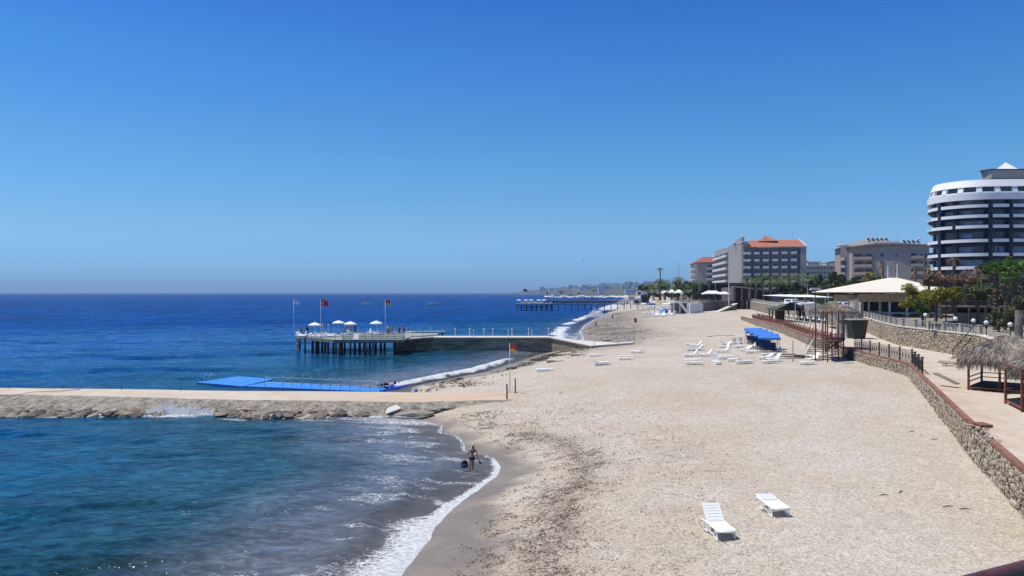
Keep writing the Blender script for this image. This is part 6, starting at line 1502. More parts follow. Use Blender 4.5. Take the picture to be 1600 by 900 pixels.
def thatch_roof(parent, c, rx, ry, ze, za, n_str=2600, rot=0, eave=.45, seg=14, fr=True, mats=('thatch','thatch_dark'), L=.7):
    q = MB(); ca, sa = math.cos(rot), math.sin(rot)
    def pt(a, t, dz=0):
        # superellipse plan so the eave reads as a hipped roof
        cx, cy = math.cos(a), math.sin(a); k_ = 1/((abs(cx)**3.2+abs(cy)**3.2)**(1/3.2)); x, y = cx*k_*rx*t, cy*k_*ry*t; z = za-(za-ze)*t**1.15+dz
        return Vector((c[0]+x*ca-y*sa, c[1]+x*sa+y*ca, z))
    rings = [0.02, .35, .7, 1.0]; vs = []; n_ = 28
    for t in rings: vs += [pt(2*math.pi*k/n_, t) for k in range(n_)]
    vs += [pt(2*math.pi*k/n_, .97, -.14) for k in range(n_)]
    fs = [(i*n_+k, i*n_+(k+1) % n_, (i+1)*n_+(k+1) % n_, (i+1)*n_+k) for i in range(4) for k in range(n_)]; q.add(vs, fs)
    q.build('thatch_base', M[mats[1]], parent, world=True)
    q = MB()
    for _ in range(n_str):
        a = random.uniform(0, 6.283); t = random.random()**.6; p0 = pt(a, t, .04+random.random()*.10); p1 = pt(a+random.gauss(0,.10), min(t+.25, 1.06), .03+random.random()*.12); d = (p1-p0).normalized()*L*random.uniform(.5,1.2)
        if t > .93: d = Vector((d.x*.35, d.y*.35, -random.uniform(.25,1)*eave*1.6))
        s_ = d.cross(Vector((random.gauss(0,1),random.gauss(0,1),random.gauss(0,1)))).normalized()*random.uniform(.012,.035)
        q.add([p0-s_, p0+s_, p0+d], [(0,1,2)])
    if fr:
        for _ in range(n_str//3):
            a = random.uniform(0, 6.283); p0 = pt(a, random.uniform(.94,1.03), random.uniform(-.1,.06)); d = Vector((random.gauss(0,.07),random.gauss(0,.07),-random.uniform(.3,1.25)*eave)); s_ = Vector((random.gauss(0,.03),random.gauss(0,.03),0)); q.add([p0-s_,p0+s_,p0+d], [(0,1,2)])
    o = q.build('straw', M[mats[0]], parent, world=True); tag(o, kind='stuff'); return o
thatch_roof(HT, (P2(1302,89)[0], 89), 2.35, 2.6, zt(487.5,89), zt(473,89), 1500, .1, .5)
ST = thing('stairs', 'dark metal stairs with open treads descending from the wall to the sand', 'stairs', (34.4, 89, 2.5))
for i in range(8): t_ = i/7; MB().box(P2(1284-17*t_,89)[0], 88.8-1.2*t_, zt(533,89)-t_*1.35, 2.2, .26, .05).build('step', M['dark_metal'], ST, world=True)
for dx in (-1.1, 1.1): MB().bar((P2(1284,89)[0]+dx,88.9,zt(533,89)), (P2(1266,89)[0]+dx,87.5,zt(553,88)), .06).build('stringer', M['dark_metal'] if dx > 0 else M['offwhite'], ST, world=True); MB().bar((P2(1284,89)[0]+dx,88.9,zt(524,89)), (P2(1266,89)[0]+dx,87.5,zt(543,88)), .03).build('handrail', M['dark_metal'], ST, world=True)
t = thing('added_buttress', 'added dark buttress standing in for the shadowed wall end beside the lookout hut', 'buttress', (39.3, 87.6, 2.4)); MB().prism([P2(1324,87.4),P2(1338,87.2),P2(1341,89.5),P2(1326,90)], 1.8, ZP-.1).build('masonry', M['dark_concrete'], t, world=True)  # dark block added in place of the shadowed end of the wall
# gangplank and grey boards by the stairs
t = thing('board_pile', 'stack of weathered grey boards and broken loungers in a hollow beside the post', 'boards', ground(1245,560)); l = t.location
for i in range(7): MB().box(random.uniform(-1.8,1.8), random.uniform(-1.2,1.6), .12+i*.06, random.uniform(2.0,3.6), .35, .07, random.uniform(-.3,.3)).build('board', M['bark_grey'] if i % 2 else M['wood_dark'], t)
# ---- dark slatted kiosk flaring upward
DK = thing('flared_kiosk', 'dark green slatted kiosk flaring toward its top, standing on the promenade', 'kiosk', (*P2(1344,107), ZP))
zb, z1 = ZP, zt(501,107); b0, b1, t0, t1 = P2(1333,107)[0], P2(1353,107)[0], P2(1328,107)[0], P2(1358,107)[0]
for i in range(9):
    u0, u1 = i/9, (i+.9)/9; xl0, xl1 = b0+(t0-b0)*u0, b0+(t0-b0)*u1; xr0, xr1 = b1-1+(t1-b1)*u0, b1-1+(t1-b1)*u1; za_, zb_ = zb+(z1-zb)*u0, zb+(z1-zb)*u1
    q = MB(); q.add([(xl0,106.6,za_),(xr0,106.4,za_),(xr1,106.35,zb_),(xl1,106.5,zb_),(xl0,109,za_),(xr0,109,za_),(xr1,109,zb_),(xl1,109,zb_)], [(0,1,2,3),(3,2,6,7),(4,5,1,0),(4,0,3,7)]); q.build('slat', M['green_dark'], DK, world=True)
q = MB(); q.add([(b1-1,106.4,zb),(b1,107.2,zb),(t1,107.2,z1),(t1-1,106.35,z1),(b1-1,109,zb),(b1,109,zb),(t1,109,z1),(t1-1,109,z1)], [(0,1,2,3),(1,5,6,2),(3,2,6,7)]); q.build('side_panel', M['wood_dark'], DK, world=True)
MB().prism([(t0-.1,106.2),(t1+.1,106.2),(t1+.1,109.3),(t0-.1,109.3)], z1, z1+.12).build('top', M['concrete'], DK, world=True)
t = thing('surfboard_rack', 'pale grey upright panels leaning between the hut and the dark kiosk', 'panels', (*P2(1320,108), ZP))
for i in range(3): MB().box(-.9+i*.75, i*.2, 1.05, .62, .06, 2.1-.2*i, .1*i).build('panel', M['offwhite'] if i != 1 else M['facade_grey'], t)

# ---- cream hipped pavilion
PV = thing('pavilion', 'large restaurant pavilion with cream hipped fabric roof behind the balustrade', 'pavilion', (64, 130, 6.1))
ez = zt(457.5,127); A, B = (*P2(1293,127),ez), (*P2(1500,127),ez); C2, D2 = (B[0]+5,147,ez), (A[0]+5,147,ez); R_1, R_2 = (*P2(1388,137),zt(435,137)), (*P2(1402,137),zt(434.8,137))
q = MB(); q.add([A,B,C2,D2,R_1,R_2], [(0,1,5,4),(1,2,5),(2,3,4,5),(3,0,4)]); q.build('roof', M['cream_cloth'], PV, world=True)
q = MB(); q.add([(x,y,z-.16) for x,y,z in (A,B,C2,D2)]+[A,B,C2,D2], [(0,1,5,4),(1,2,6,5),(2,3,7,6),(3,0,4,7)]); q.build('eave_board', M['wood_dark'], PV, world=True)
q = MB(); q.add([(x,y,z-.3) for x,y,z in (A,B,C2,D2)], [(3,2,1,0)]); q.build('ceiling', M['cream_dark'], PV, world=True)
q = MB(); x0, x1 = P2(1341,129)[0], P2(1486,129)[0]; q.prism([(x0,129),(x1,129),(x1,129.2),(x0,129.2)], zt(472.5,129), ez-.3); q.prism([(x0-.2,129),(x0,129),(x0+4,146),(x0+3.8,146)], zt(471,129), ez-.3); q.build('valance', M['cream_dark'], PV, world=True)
q = MB(); q.prism([P2(1303,130),P2(1340,129.5),P2(1340,129.7),P2(1303,130.2)], zt(469,130), zt(461,130)); q.build('bamboo_screen', M['thatch'], PV, world=True)
q = MB(); q.bar((*P2(1302,128),zt(460,128)),(*P2(1340,128),zt(461,128)),.12); q.build('beam', M['black'], PV, world=True)
for i, px in enumerate((1306,1314,1326,1338,1348,1358,1375,1390,1417,1440,1465)):
    Y = [131,134,131,128.6,140,136,133,130,130,131,131][i]; w_ = .5 if px == 1338 else .28; MB().box(*P2(px,Y), (6.1+zt(473,Y))/2, w_, w_, zt(463 if px < 1345 else 473,Y)-6.1).build('column', M['concrete_pale'] if px in (1338,1306,1326) else M['white_metal'], PV, world=True)
MB().prism([P2(1345,146),P2(1490,146),P2(1490,146.5),P2(1345,146.5)], 6.1, zt(462,146)).build('back_wall', M['wood_dark'], PV, world=True)
for i in range(9):
    px = 1352+i*13+random.uniform(-3,3); Y = random.uniform(132,142); t = thing('dining_table', ['white clothed table inside the pavilion, '+s_ for s_ in ('leftmost','second from left','third from left','left of the centre','in the centre','right of the centre','third from right','second from right','rightmost')][i], 'table', (*P2(px,Y), 6.1), 0, 'tables under the pavilion roof')
    MB().prism([(-.7,-.5),(.7,-.5),(.7,.5),(-.7,.5)], .45, .78).build('tablecloth', M['white_cloth'], t); MB().lathe([(.3,0),(.06,.1),(.06,.45)], 8).build('leg', M['dark_metal'], t)

# ---- balustrade on the terrace wall with globe lamps
BS = thing('balustrade', 'terrace balustrade of pale stone piers with grey iron panels above the rubble wall', 'balustrade', (50, 95, 6.1))
bpts = [p for p in uwp if 74 < p[1] < 131]; Lb = poly_len(bpts)[-1]; n_ = int(Lb/3.6); q = MB(); q.prism([(-.17,-.17),(.17,-.17),(.17,.17),(-.17,.17)], 0, .85); q.prism([(-.22,-.22),(.22,-.22),(.22,.22),(-.22,.22)], .85, .93); pier = q.build('pier', M['concrete'], BS)
q = MB(); q.bar((.3,0,.95),(2.8,0,.95),.03); q.bar((.3,0,.12),(2.8,0,.12),.03)
for i in range(9): x = .45+i*.28; q.bar((x,0,.12),(x,0,.95),.018)
q.tube([(1.55+.55*math.cos(a),0,.53+.30*math.sin(a)) for a in np.linspace(0,6.283,11)], .02, 4); pan = q.build('iron_panel', M['grey_metal'], BS)
for i in range(n_+1):
    x, y, dx, dy = along(bpts, Lb*i/n_+1e-4); z = tz(y)+.12; lc = (x+dy*.2-50, y-dx*.2-95, z-6.1); o = pier if i == 0 else inst(pier, BS); o.location = lc
    if i < n_: o = pan if i == 0 else inst(pan, BS); o.location = lc; o.rotation_euler = (0,0,math.atan2(dy,dx)); o.scale = (Lb/n_/3.1,1,.9)
glabels = ['leftmost above the balustrade','second from left above the balustrade','third, between pergola legs','fourth, before the pale planter','rightmost beside the palm trunk']
for i, (px, py, Y) in enumerate([(1446,493,88),(1493,499,81),(1521,502,78),(1541,505,76),(1578.5,508,72)]):
    t = thing('globe_lamp', 'white globe lamp on a short post, '+glabels[i], 'lamp', (*P2(px,Y), 6.1), 0, 'white globe lamps on the terrace'); h = zt(py,Y)-6.1; MB().bar((0,0,0),(0,0,h-.2),.04).build('post', M['dark_metal'], t); MB().ball((0,0,h), .22, 12).build('globe', M['globe'], t, smooth=True); MB().lathe([(.1,0),(.13,.05)],8,(0,0,h-.25)).build('collar', M['dark_metal'], t)
t = thing('handrail', 'slanted dark iron handrail climbing the steps at the balustrade end', 'handrail', (45, 76, ZP))
MB().bar(W2(1489,78,zt(548,78)), W2(1523,76,zt(508,76)), .04).build('rail', M['dark_metal'], t, world=True); MB().bar(W2(1489,78,zt(557,78)), W2(1489,78,zt(545,78)), .04).build('post', M['dark_metal'], t, world=True); MB().bar(W2(1494,77.6,zt(556,78)), W2(1526,75.6,zt(520,76)), .035).build('rail', M['dark_metal'], t, world=True)
# ---- pergola
PG = thing('pergola', 'dark steel pergola with arched beams over the terrace seats', 'pergola', (58, 90, 6.1))
for a0_, a1_, Y in ((1463,1560,92),(1478,1572,84)):
    pts_ = [(P2(a0_+(a1_-a0_)*t_,Y)[0], Y, zt(491,Y)+ (1.5 if Y > 90 else 1.4)*math.sin(math.pi*t_)**.7) for t_ in np.linspace(0,1,13)]; MB().tube(pts_, .06, 5).build('arch', M['dark_metal'], PG, world=True)
for px, Y in ((1463,92),(1478,84),(1515,90),(1541,90),(1560,92),(1572,84)): MB().bar((*P2(px,Y),6.1),(*P2(px,Y),zt(487 if px not in (1515,1541) else 480,Y)),.12 if px in (1515,1541) else .06).build('column', M['wood_dark'] if px in (1515,1541) else M['dark_metal'], PG, world=True)
MB().bar(W2(1470,88,zt(474,88)), W2(1545,88,zt(473,88)), .06).build('beam', M['dark_metal'], PG, world=True)
t = thing('terrace_building', 'low pale wall of a building in shade behind the pergola', 'building', (*P2(1530,100), 6.1)); MB().prism([P2(1490,102),P2(1640,98),P2(1640,106),P2(1490,110)], 6.1, zt(490,100)).build('walls', M['facade_grey'], t, world=True); MB().prism([P2(1470,99),P2(1650,96),P2(1650,108),P2(1470,112)], zt(483,100), zt(480,100)).build('roof', M['roof_brown'], t, world=True); MB().prism([P2(1490,103),P2(1640,99.5),P2(1640,104),P2(1490,108)], zt(490,100), zt(483,100)).build('window_band', M['black'], t, world=True)
person('white', (*P2(1492,88), 6.1), 180, 'waiter in a white shirt standing behind the balustrade')
for i, px in enumerate((1463,1478,1505)):
    t = thing('terrace_table', ['dark table under the bushes','dark table left of the waiter','dark table right of the waiter'][i], 'table', (*P2(px,84), 6.1), 0, 'dark tables behind the balustrade'); MB().box(0,0,.74,1.4,.9,.06).build('tabletop', M['wood_dark'], t)
    lg = MB().bar((0,0,0),(0,0,.72),.04).build('leg', M['dark_metal'], t, loc=(-.6,-.35,0)); inst(lg, t, (.6,-.35,0)); inst(lg, t, (-.6,.35,0)); inst(lg, t, (.6,.35,0))
# ---- thatched sunbed gazebos on the promenade
def gazebo(label, corners, h, roof_c, rx, ry, rot, ze, za, n_str, mid=None):
    t = thing('gazebo_bed', label, 'gazebo', (corners[0][0], corners[0][1], ZP)); 
    for x, y in corners+(mid or []): MB().bar((x,y,ZP),(x,y,ZP+h),.065).build('post', M['red_brown'] if (x,y) in corners[:1] else M['rust_metal'], t, world=True)
    c = corners
    cxm = sum(p[0] for p in c)/4; cym = sum(p[1] for p in c)/4; sh = lambda p, k: (cxm+(p[0]-cxm)*k, cym+(p[1]-cym)*k)
    MB().prism([sh(p,1.0) for p in c], ZP+.12, ZP+.22).build('bed_frame', M['red_brown'], t, world=True)
    MB().prism([sh(p,.95) for p in c], ZP+.225, ZP+.30).build('mat', M['black'], t, world=True)
    for (a, b2) in ((c[1],c[2]),(c[2],c[3]),(c[0],c[1])):
        for z in (.55, .85): MB().bar((*a,ZP+z),(*b2,ZP+z),.035).build('side_rail', M['bark_grey'], t, world=True)
    for (a, b2) in zip(c, c[1:]+c[:1]): MB().bar((*a,ZP+h-.05),(*b2,ZP+h-.05),.05).build('roof_beam', M['rust_metal'], t, world=True)
    thatch_roof(t, roof_c, rx, ry, ze, za, n_str, rot, .75, L=1.0); return t
g1 = gazebo('thatched gazebo bed with brown posts and ragged straw roof on the promenade, farther one', [(30.2,50.8),(32.9,53.8),(35.4,51.4),(32.5,48.5)], 2.35, (32.8,51.2), 2.55, 2.45, R(48), ZP+2.15, ZP+3.5, 9000, [(31.5,49.6)])
g2 = gazebo('thatched gazebo bed at the right edge of the promenade, nearer one', [(28.6,44.5),(31.2,45.8),(32.4,42.3),(27.5,41.4)], 2.3, (31.0,43.3), 2.15, 2.3, R(20), ZP+2.2, ZP+3.3, 7000)
q = MB(); q.box(29.75,52.6,ZP+.55,.5,1.7,.06,.5,tilt=.35); q.build('tilted_headrest', M['bark_grey'], g1, world=True)
# palm fronds heaped on the gazebo roofs
def frond_strip(q, p0, d, L, w, droop, n_=7, leaf=12, mi=0):
    """feather frond: curved midrib with paired leaflets"""
    d = Vector(d).normalized(); side = d.cross(Vector((0,0,1))).normalized(); pts_ = []
    for i in range(n_+1):
        t_ = i/n_; pts_.append(Vector(p0)+d*L*t_*(1-.12*droop*t_)-Vector((0,0,1))*droop*L*.5*t_*t_)
    for i in range(n_):
        a, b2 = pts_[i], pts_[i+1]; q.add([a-side*.02, a+side*.02, b2+side*.012, b2-side*.012], [(0,1,2,3)], mi)
    for i in range(leaf):
        t_ = .15+.85*(i+random.random()*.5)/leaf; k_ = t_*n_; j = min(int(k_), n_-1); a = pts_[j].lerp(pts_[j+1], k_-j); dd = (pts_[j+1]-pts_[j]).normalized(); ll = w*math.sin(math.pi*min(.12+t_*.85, 1))**.6
        for s_ in (-1, 1):
            tip = a+(dd*.55+side*s_*.8-Vector((0,0,1))*(.25+random.random()*.35)).normalized()*ll; q.add([a-dd*.035, a+dd*.035, tip], [(0,1,2)], mi)
for k in range(60):
    a = random.uniform(0, 6.28); g = random.choice(((32.8,51.2),(32.8,51.2),(31.0,43.3))); pr_ = random.uniform(.2,1.6); q = MB(); d = (math.cos(a), math.sin(a), -.35)
    frond_strip(q, (g[0]+math.cos(a)*pr_*.4, g[1]+math.sin(a)*pr_*.4, ZP+3.5-pr_*.5), (math.cos(a+random.gauss(0,.9)), math.sin(a+random.gauss(0,.9)), -.25), random.uniform(1.2,2.2), .35, .35, 5, 9); q.build('palm_leaf', M['thatch' if k % 3 else 'leaf_dead'], g1 if g[0] > 31 else g2, world=True)
t = thing('rubble_heap', 'heap of grey stones at the foot of the terrace steps', 'stones', at(1470,566,ZP)); q = MB()
for k in range(6): pass
for k, (px, py, w) in enumerate([(1478,566,1.6),(1490,568,1.8),(1500,564,1.2),(1485,571,1.0),(1497,573,.9)]): p = at(px,py,ZP+.1); q = MB(); q.rock((p.x,p.y,ZP+.05), w, .8, .35); q.build('stone', M['stone_near'], t, world=True)
t = thing('grass_tuft', 'small green tuft of weeds on the promenade below the steps', 'weeds', at(1488,573,ZP)); q = MB()
for k in range(160): a = random.random()*6.28; r_ = random.random()*.9; p = Vector((r_*math.cos(a),r_*.6*math.sin(a),0)); q.add([p, p+Vector((.03,0,0)), p+Vector((random.gauss(0,.1),random.gauss(0,.1),random.uniform(.1,.3)))], [(0,1,2)])
q.build('blades', M['leaf_olive'], t)

# ---- swing seats with blue canopies
def make_swing(label, loc, rz):
    t = thing('swing_seat', label, 'swing seat', loc, rz, 'swing seats with blue canopies on the beach'); W = 2.5
    for s_ in (-1,1):
        for d in (-1,1): MB().bar((s_*W/2, d*.95, 0), (s_*W/2, d*.08, 2.15), .03, 6).build('frame_leg', M['black'], t)
    q = MB(); q.bar((-W/2,0,2.15),(W/2,0,2.15),.03); q.build('top_bar', M['black'], t)
    q = MB(); zc = 2.2; cv = [(-W/2-.12,-.72,zc-.34),(W/2+.12,-.72,zc-.34),(W/2+.12,.62,zc+.20),(-W/2-.12,.62,zc+.20),(0,0,zc+.04)]
    q.add(cv, [(0,1,4),(1,2,4),(2,3,4),(3,0,4)]); vl = MB(); vl.add([(-W/2-.12,-.74,zc-.56),(W/2+.12,-.74,zc-.56)]+[(x,y,z) for x,y,z in cv[:4]]+[(W/2+.14,.64,zc-.02),(-W/2-.14,.64,zc-.02)], [(0,1,3,2),(1,6,4,3),(7,0,2,5),(6,7,5,4)]); vl.build('valance', M['blue_valance'], t)
    q.build('canopy', M['blue_canvas'], t)
    MB().box(0,-.05,.55,W-.5,.75,.14).build('seat_cushion', M['blue_dark_cloth'], t); q = MB(); q.box(0,.38,.92,W-.5,.14,.62,tilt=-.2); q.build('back_cushion', M['blue_dark_cloth'], t)
    q = MB(); 
    for s_ in (-1,1): q.bar((s_*(W/2-.2),0,2.1),(s_*(W/2-.2),-.2,.6),.014); q.bar((s_*(W/2-.2),.1,2.1),(s_*(W/2-.2),.4,.8),.014)
    q.build('hanger', M['black'], t); q = MB(); q.bar((-W/2,-.95,.02),(W/2,-.95,.02),.025); q.bar((-W/2,.95,.02),(W/2,.95,.02),.025); q.build('ground_bar', M['black'], t); return t
for i, (px, py) in enumerate([(1201,551),(1193.5,546.5),(1186,542),(1178.5,538)]):
    make_swing(['swing seat with blue canopy, frontmost of the row','swing seat with blue canopy, second from the front','swing seat with blue canopy, third from the front','swing seat with blue canopy, rearmost and leftmost of the row'][i], ground(px, py), R(-6))
for i, (px, py, rz) in enumerate([(1190,549,-70),(1200,555,-80),(1183,545,-60),(1207,551,-80)]):
    o = make_lounger('sun_lounger', R([20,45,30,1][i]), False, ['blue grey lounger in the shade under the second canopy','blue lounger sticking out in front of the nearest swing seat','dark blue lounger left under the rear canopies','flat dark blue lounger right under the nearest canopy'][i], 'dark blue loungers under the canopies', 'blue_dark_cloth'); p = ground(px, py); o.location = p; o.rotation_euler = (0,0,R(rz))
for i in range(9):
    px, py = 1178+i*3.6+random.uniform(-3,3), 537+i*1.7+random.uniform(-2,2); p = ground(px, py); t = thing('cushion', 'dark blue cushion thrown among the swing seats', 'cushion', (p.x,p.y,p.z+.3), random.random()*3, 'dark cushions piled among the swing seats'); q = MB(); q.box(0,0,0,1.5,.6,.14,tilt=random.uniform(-.5,.5)); q.build('pad', M['navy' if i % 2 else 'blue_dark_cloth'], t)

# ---- near pier rail at the photographer's feet
NR = thing('pier_railing', 'brown red painted pipe rail close to the camera in the bottom right corner', 'railing', (1.866, 3.07, 9.15)); d = Vector((.264,.13,0)).normalized()
q = MB(); q.tube([Vector((0,0,0))-d*2.5, Vector((0,0,0)), d*3.0], .032, 14); q.build('top_rail', M['pipe_red'], NR, smooth=True)
for s_ in (-2.4, 2.6): q = MB(); p = d*s_; q.tube([p, p-Vector((0,0,1.05))], .026, 10); q.build('post', M['pipe_red'], NR, smooth=True)
q = MB(); q.prism([(-3,.0),(4,3.4),(4.2,3.0),(-2.9,-.4)], -1.2, -1.05); q.build('deck_edge', M['concrete'], NR)
# ---- twigs and stones on the sand
for k, (px, py) in enumerate([(1381,775),(1408,770),(1482,793),(1508,797),(1425,676),(1460,688),(876,615),(818,616)]):
    p = ground(px, py); t = thing('driftwood', ['dark stick on the sand left of the pair of scraps','dark scrap on the sand right of the longest stick','dark twig on the near sand below the wall','thin stick on the near sand close to the wall','small twig by the wall foot, upper one','brown driftwood lump near the wall foot','black scrap of wood on the sand right of the posts','flat dark stick beside the rusty posts'][k], 'driftwood', (p.x,p.y,p.z+.03), random.random()); q = MB(); q.tube([(-.24,0,-.01),(0,.03,.01),(.22,-.02,-.01)], [.012,.022,.008], 5); q.build('stick', M['wood_dark'], t)
for k, (px0, py0, px1, py1) in enumerate([(1105,527,1148,525),(905,518,925,514),(956,524,1010,530)]):
    a, b2 = ground(px0,py0), ground(px1,py1); o = MB().tube([a+Vector((0,0,.03)), (a+b2)/2+Vector((0,.6,.04)), b2+Vector((0,0,.03))], .05, 4).build('washed_up_rope', M['wood_dark']); tag(o, ['dark rope lying on the sand behind the loungers','dark line of rope on the wet sand past the jetty','long dark rope on the far sand beside the thin pole'][k], 'rope')

# ================================================================== VEGETATION
def leaves(q, c, rad, n_, size, clumps=9, flat=1.0, seed=None):
    """many small leaf faces in clumps spread through a crown's volume"""
    cl = []
    for _ in range(clumps):
        a, b2 = random.uniform(0, 6.28), random.uniform(-.7, 1.0); r_ = random.uniform(.3, .95)
        cl.append((c[0]+rad[0]*r_*math.cos(a)*math.cos(b2), c[1]+rad[1]*r_*math.sin(a)*math.cos(b2), c[2]+rad[2]*r_*math.sin(b2), random.uniform(.18, .42)))
    for _ in range(n_):
        x, y, z, k_ = random.choice(cl); v_ = Vector((random.gauss(0,1), random.gauss(0,1), random.gauss(0,1))).normalized()*random.random()**.4
        p = Vector((x+v_.x*rad[0]*k_, y+v_.y*rad[1]*k_, z+v_.z*rad[2]*k_)); a = Vector((random.gauss(0,1),random.gauss(0,1),random.gauss(0,.6))).normalized(); b2 = a.cross(Vector((random.gauss(0,1),random.gauss(0,1),random.gauss(0,1)))).normalized(); s_ = size*random.uniform(.5,1.3)
        q.add([p-a*s_, p+b2*s_*.55, p+a*s_, p-b2*s_*.55], [(0,1,2,3)])
def tree(label, px, Y, pyt, pyb, wpx, m='leaf_green', zg=None, n_=1500, name='leafy_tree', cat='tree', group=None, size=None, trunk=True, clumps=10, bark='bark'):
    z1, z0 = zt(pyt,Y), zt(pyb,Y); zg = z0-1.5 if zg is None else zg; x = P2(px,Y)[0]; rx = wpx/FPX*Y/2; t = thing(name, label, cat, (x,Y,zg), 0, group); H = z1-zg; ch = (z1-z0)
    q = MB(); tr_ = .03*H+.05
    q.tube([(0,0,-.2),(.1,0,H*.3),(0,.05,H*.62)], [tr_*1.3, tr_, tr_*.6], 7)
    for k in range(5):
        a = k*1.26+random.random(); q.tube([(0,0,H*.35+k*.05*H), (math.cos(a)*rx*.35, math.sin(a)*rx*.35, H*.6), (math.cos(a)*rx*.7, math.sin(a)*rx*.7, H*.8)], [tr_*.5, tr_*.3, tr_*.12], 5)
    q.build('trunk', M[bark], t)
    q = MB(); leaves(q, (0,0,zg*0+(z0+z1)/2-zg), (rx, rx*.9, ch/2*1.05), n_, size or Y*.0018+.05, clumps); q.build('crown', M[m], t); return t
for a in [
 ('dark leafy tree behind the palms at the left end of the row', 1038, 380, 441, 458, 26, 'leaf_dark'),
 ('dark rounded tree behind the thin mast', 1058, 375, 440, 458, 24, 'leaf_dark'),
 ('dark rounded tree between mast and beige hotel', 1072, 370, 438, 455, 22, 'leaf_dark'),
 ('low hazy tree left of the tall palm', 1012, 430, 446, 458, 30, 'leaf_dark'),
 ('dark tree right of the grey hotel by the mast', 1262, 330, 427, 452, 24, 'leaf_dark'),
 ('dark tree in the dip between the hotels', 1278, 310, 422, 455, 30, 'leaf_dark'),
 ('tall dark tree left of the apartment block', 1300, 300, 424, 455, 26, 'leaf_dark'),
 ('dark green tree below the apartment block, leftmost', 1318, 270, 428, 455, 26, 'leaf_dark'),
 ('bright green bush behind the pavilion, leftmost', 1296, 215, 440, 457, 26, 'leaf_olive'),
 ('bright green tree behind the pavilion roof, second from left', 1318, 210, 436, 458, 28, 'leaf_green'),
 ('yellow green tree just behind the pavilion roof', 1356, 205, 425, 450, 32, 'leaf_yellow'),
 ('green tree behind the left slope of the pavilion roof', 1338, 200, 434, 452, 30, 'leaf_green'),
 ('olive tree at the top right of the pavilion ridge', 1376, 200, 433, 446, 22, 'leaf_olive'),
 ('dark hedge tree behind the parked vans', 1250, 235, 441, 462, 28, 'leaf_dark'),
 ('dark hedge tree behind the middle white car', 1272, 232, 440, 462, 30, 'leaf_dark'),
 ('dark hedge tree at the right of the car row', 1296, 228, 443, 464, 34, 'leaf_dark'),
 ('dark hedge at the left of the car row', 1226, 240, 446, 464, 26, 'leaf_dark')]:
    tree(*a, zg=7, n_=1300, clumps=9)
for a in [
 ('yellow green bush spilling over the pavilion roof edge', 1442, 97, 446, 488, 70, 'leaf_yellow', 5200),
 ('golden leaved bush above the pergola', 1492, 96, 444, 478, 76, 'leaf_yellow', 5200),
 ('olive bush at the right of the pergola beam', 1528, 95, 448, 480, 50, 'leaf_olive', 3000),
 ('dark shrub trained down beside the pavilion column', 1440, 94, 468, 498, 24, 'leaf_green', 900),
 ('dark green tree against the black hotel', 1546, 120, 404, 438, 36, 'leaf_dark', 4000),
 ('deep green tree top at the right edge before the black hotel', 1588, 125, 400, 428, 50, 'leaf_green', 4500),
 ('brown and olive thicket behind the fan palms', 1570, 104, 436, 478, 90, 'leaf_olive', 5600),
 ('dry brown shrub mass under the dead palms', 1462, 112, 428, 456, 60, 'leaf_dead', 3600),
 ('dry brown shrub mass right of the tall dead palm', 1515, 110, 424, 452, 60, 'leaf_dead', 3600),
 ('tangled grey green shrub behind the gazebo roof', 1592, 82, 462, 512, 46, 'leaf_olive', 1600),
 ('tangled dry shrub at the balustrade end', 1560, 82, 480, 520, 34, 'leaf_olive', 900)]:
    tree(*a[:7], zg=6.1, n_=a[7], clumps=16, size=.16, name='garden_bush', cat='bush')
def make_palm(label, H, cr, nf_, m, dead=False, fan=False, parts=False, loc=(0,0,0), group=None, tr=.16, skirt=0, name='palm_tree', bark='bark', leafn=12):
    t = thing(name, label, 'palm tree', loc, random.random()*6.28, group); q = MB(); lean = random.uniform(-.04,.04)*H
    q.tube([(0,0,-.3),(lean*.2,0,H*.3),(lean*.6,0,H*.7),(lean,0,H)], [tr*1.35, tr, tr*.9, tr*1.15], 8)
    for i in range(int(H/.45)): z = i*.45+.2; q.lathe([(tr*1.22,0),(tr*1.05,.12)], 8, (lean*z/H,0,z))
    q.build('trunk', M[bark], t)
    crown = MB(); fr0 = None
    for i in range(nf_):
        a = i*2.399; el = random.uniform(-.15, 1.05) if not dead else random.uniform(-1.3, -.2)
        d = Vector((math.cos(a)*math.cos(el), math.sin(a)*math.cos(el), math.sin(el)))
        q = MB() if parts else crown
        if fan:
            p0 = Vector((lean,0,H)); p1 = p0+d*cr*.55-Vector((0,0,.10*cr)); q.bar(p0, p1, .018, 3)
            u = d; w_ = u.cross(Vector((0,0,1))).normalized(); nrm = (w_.cross(u)).normalized()
            for k in range(15):
                b2 = -1.7+3.4*k/14; dd = (u*math.cos(b2)+w_*math.sin(b2)).normalized(); tip = p1+dd*cr*.5*(1-.12*abs(b2))-Vector((0,0,1))*cr*.12*random.random(); s_ = nrm.cross(dd)*.05*cr
                q.add([p1, p1+dd*cr*.25+s_, tip, p1+dd*cr*.25-s_], [(0,1,2,3)])
        else: frond_strip(q, (lean,0,H-.05), d, cr*random.uniform(.8,1.1), cr*.22, (.9 if not dead else .4)+random.random()*.35, 5, leafn)
        if parts: q.build('frond', M[m], t)
    for i in range(skirt):
        a = random.uniform(0,6.28); p0 = Vector((lean+math.cos(a)*.1, math.sin(a)*.1, H-random.random()*.35*H)); q = crown if not parts else crown; frond_strip(q, p0, (math.cos(a)*.5, math.sin(a)*.5, -.75), cr*random.uniform(.4,.7), .22*cr, .3, 3, 6)
    if crown.v:
        o = crown.build('crown' if not parts else 'dry_skirt', M[m if not parts else 'leaf_dead'], t)
    return t
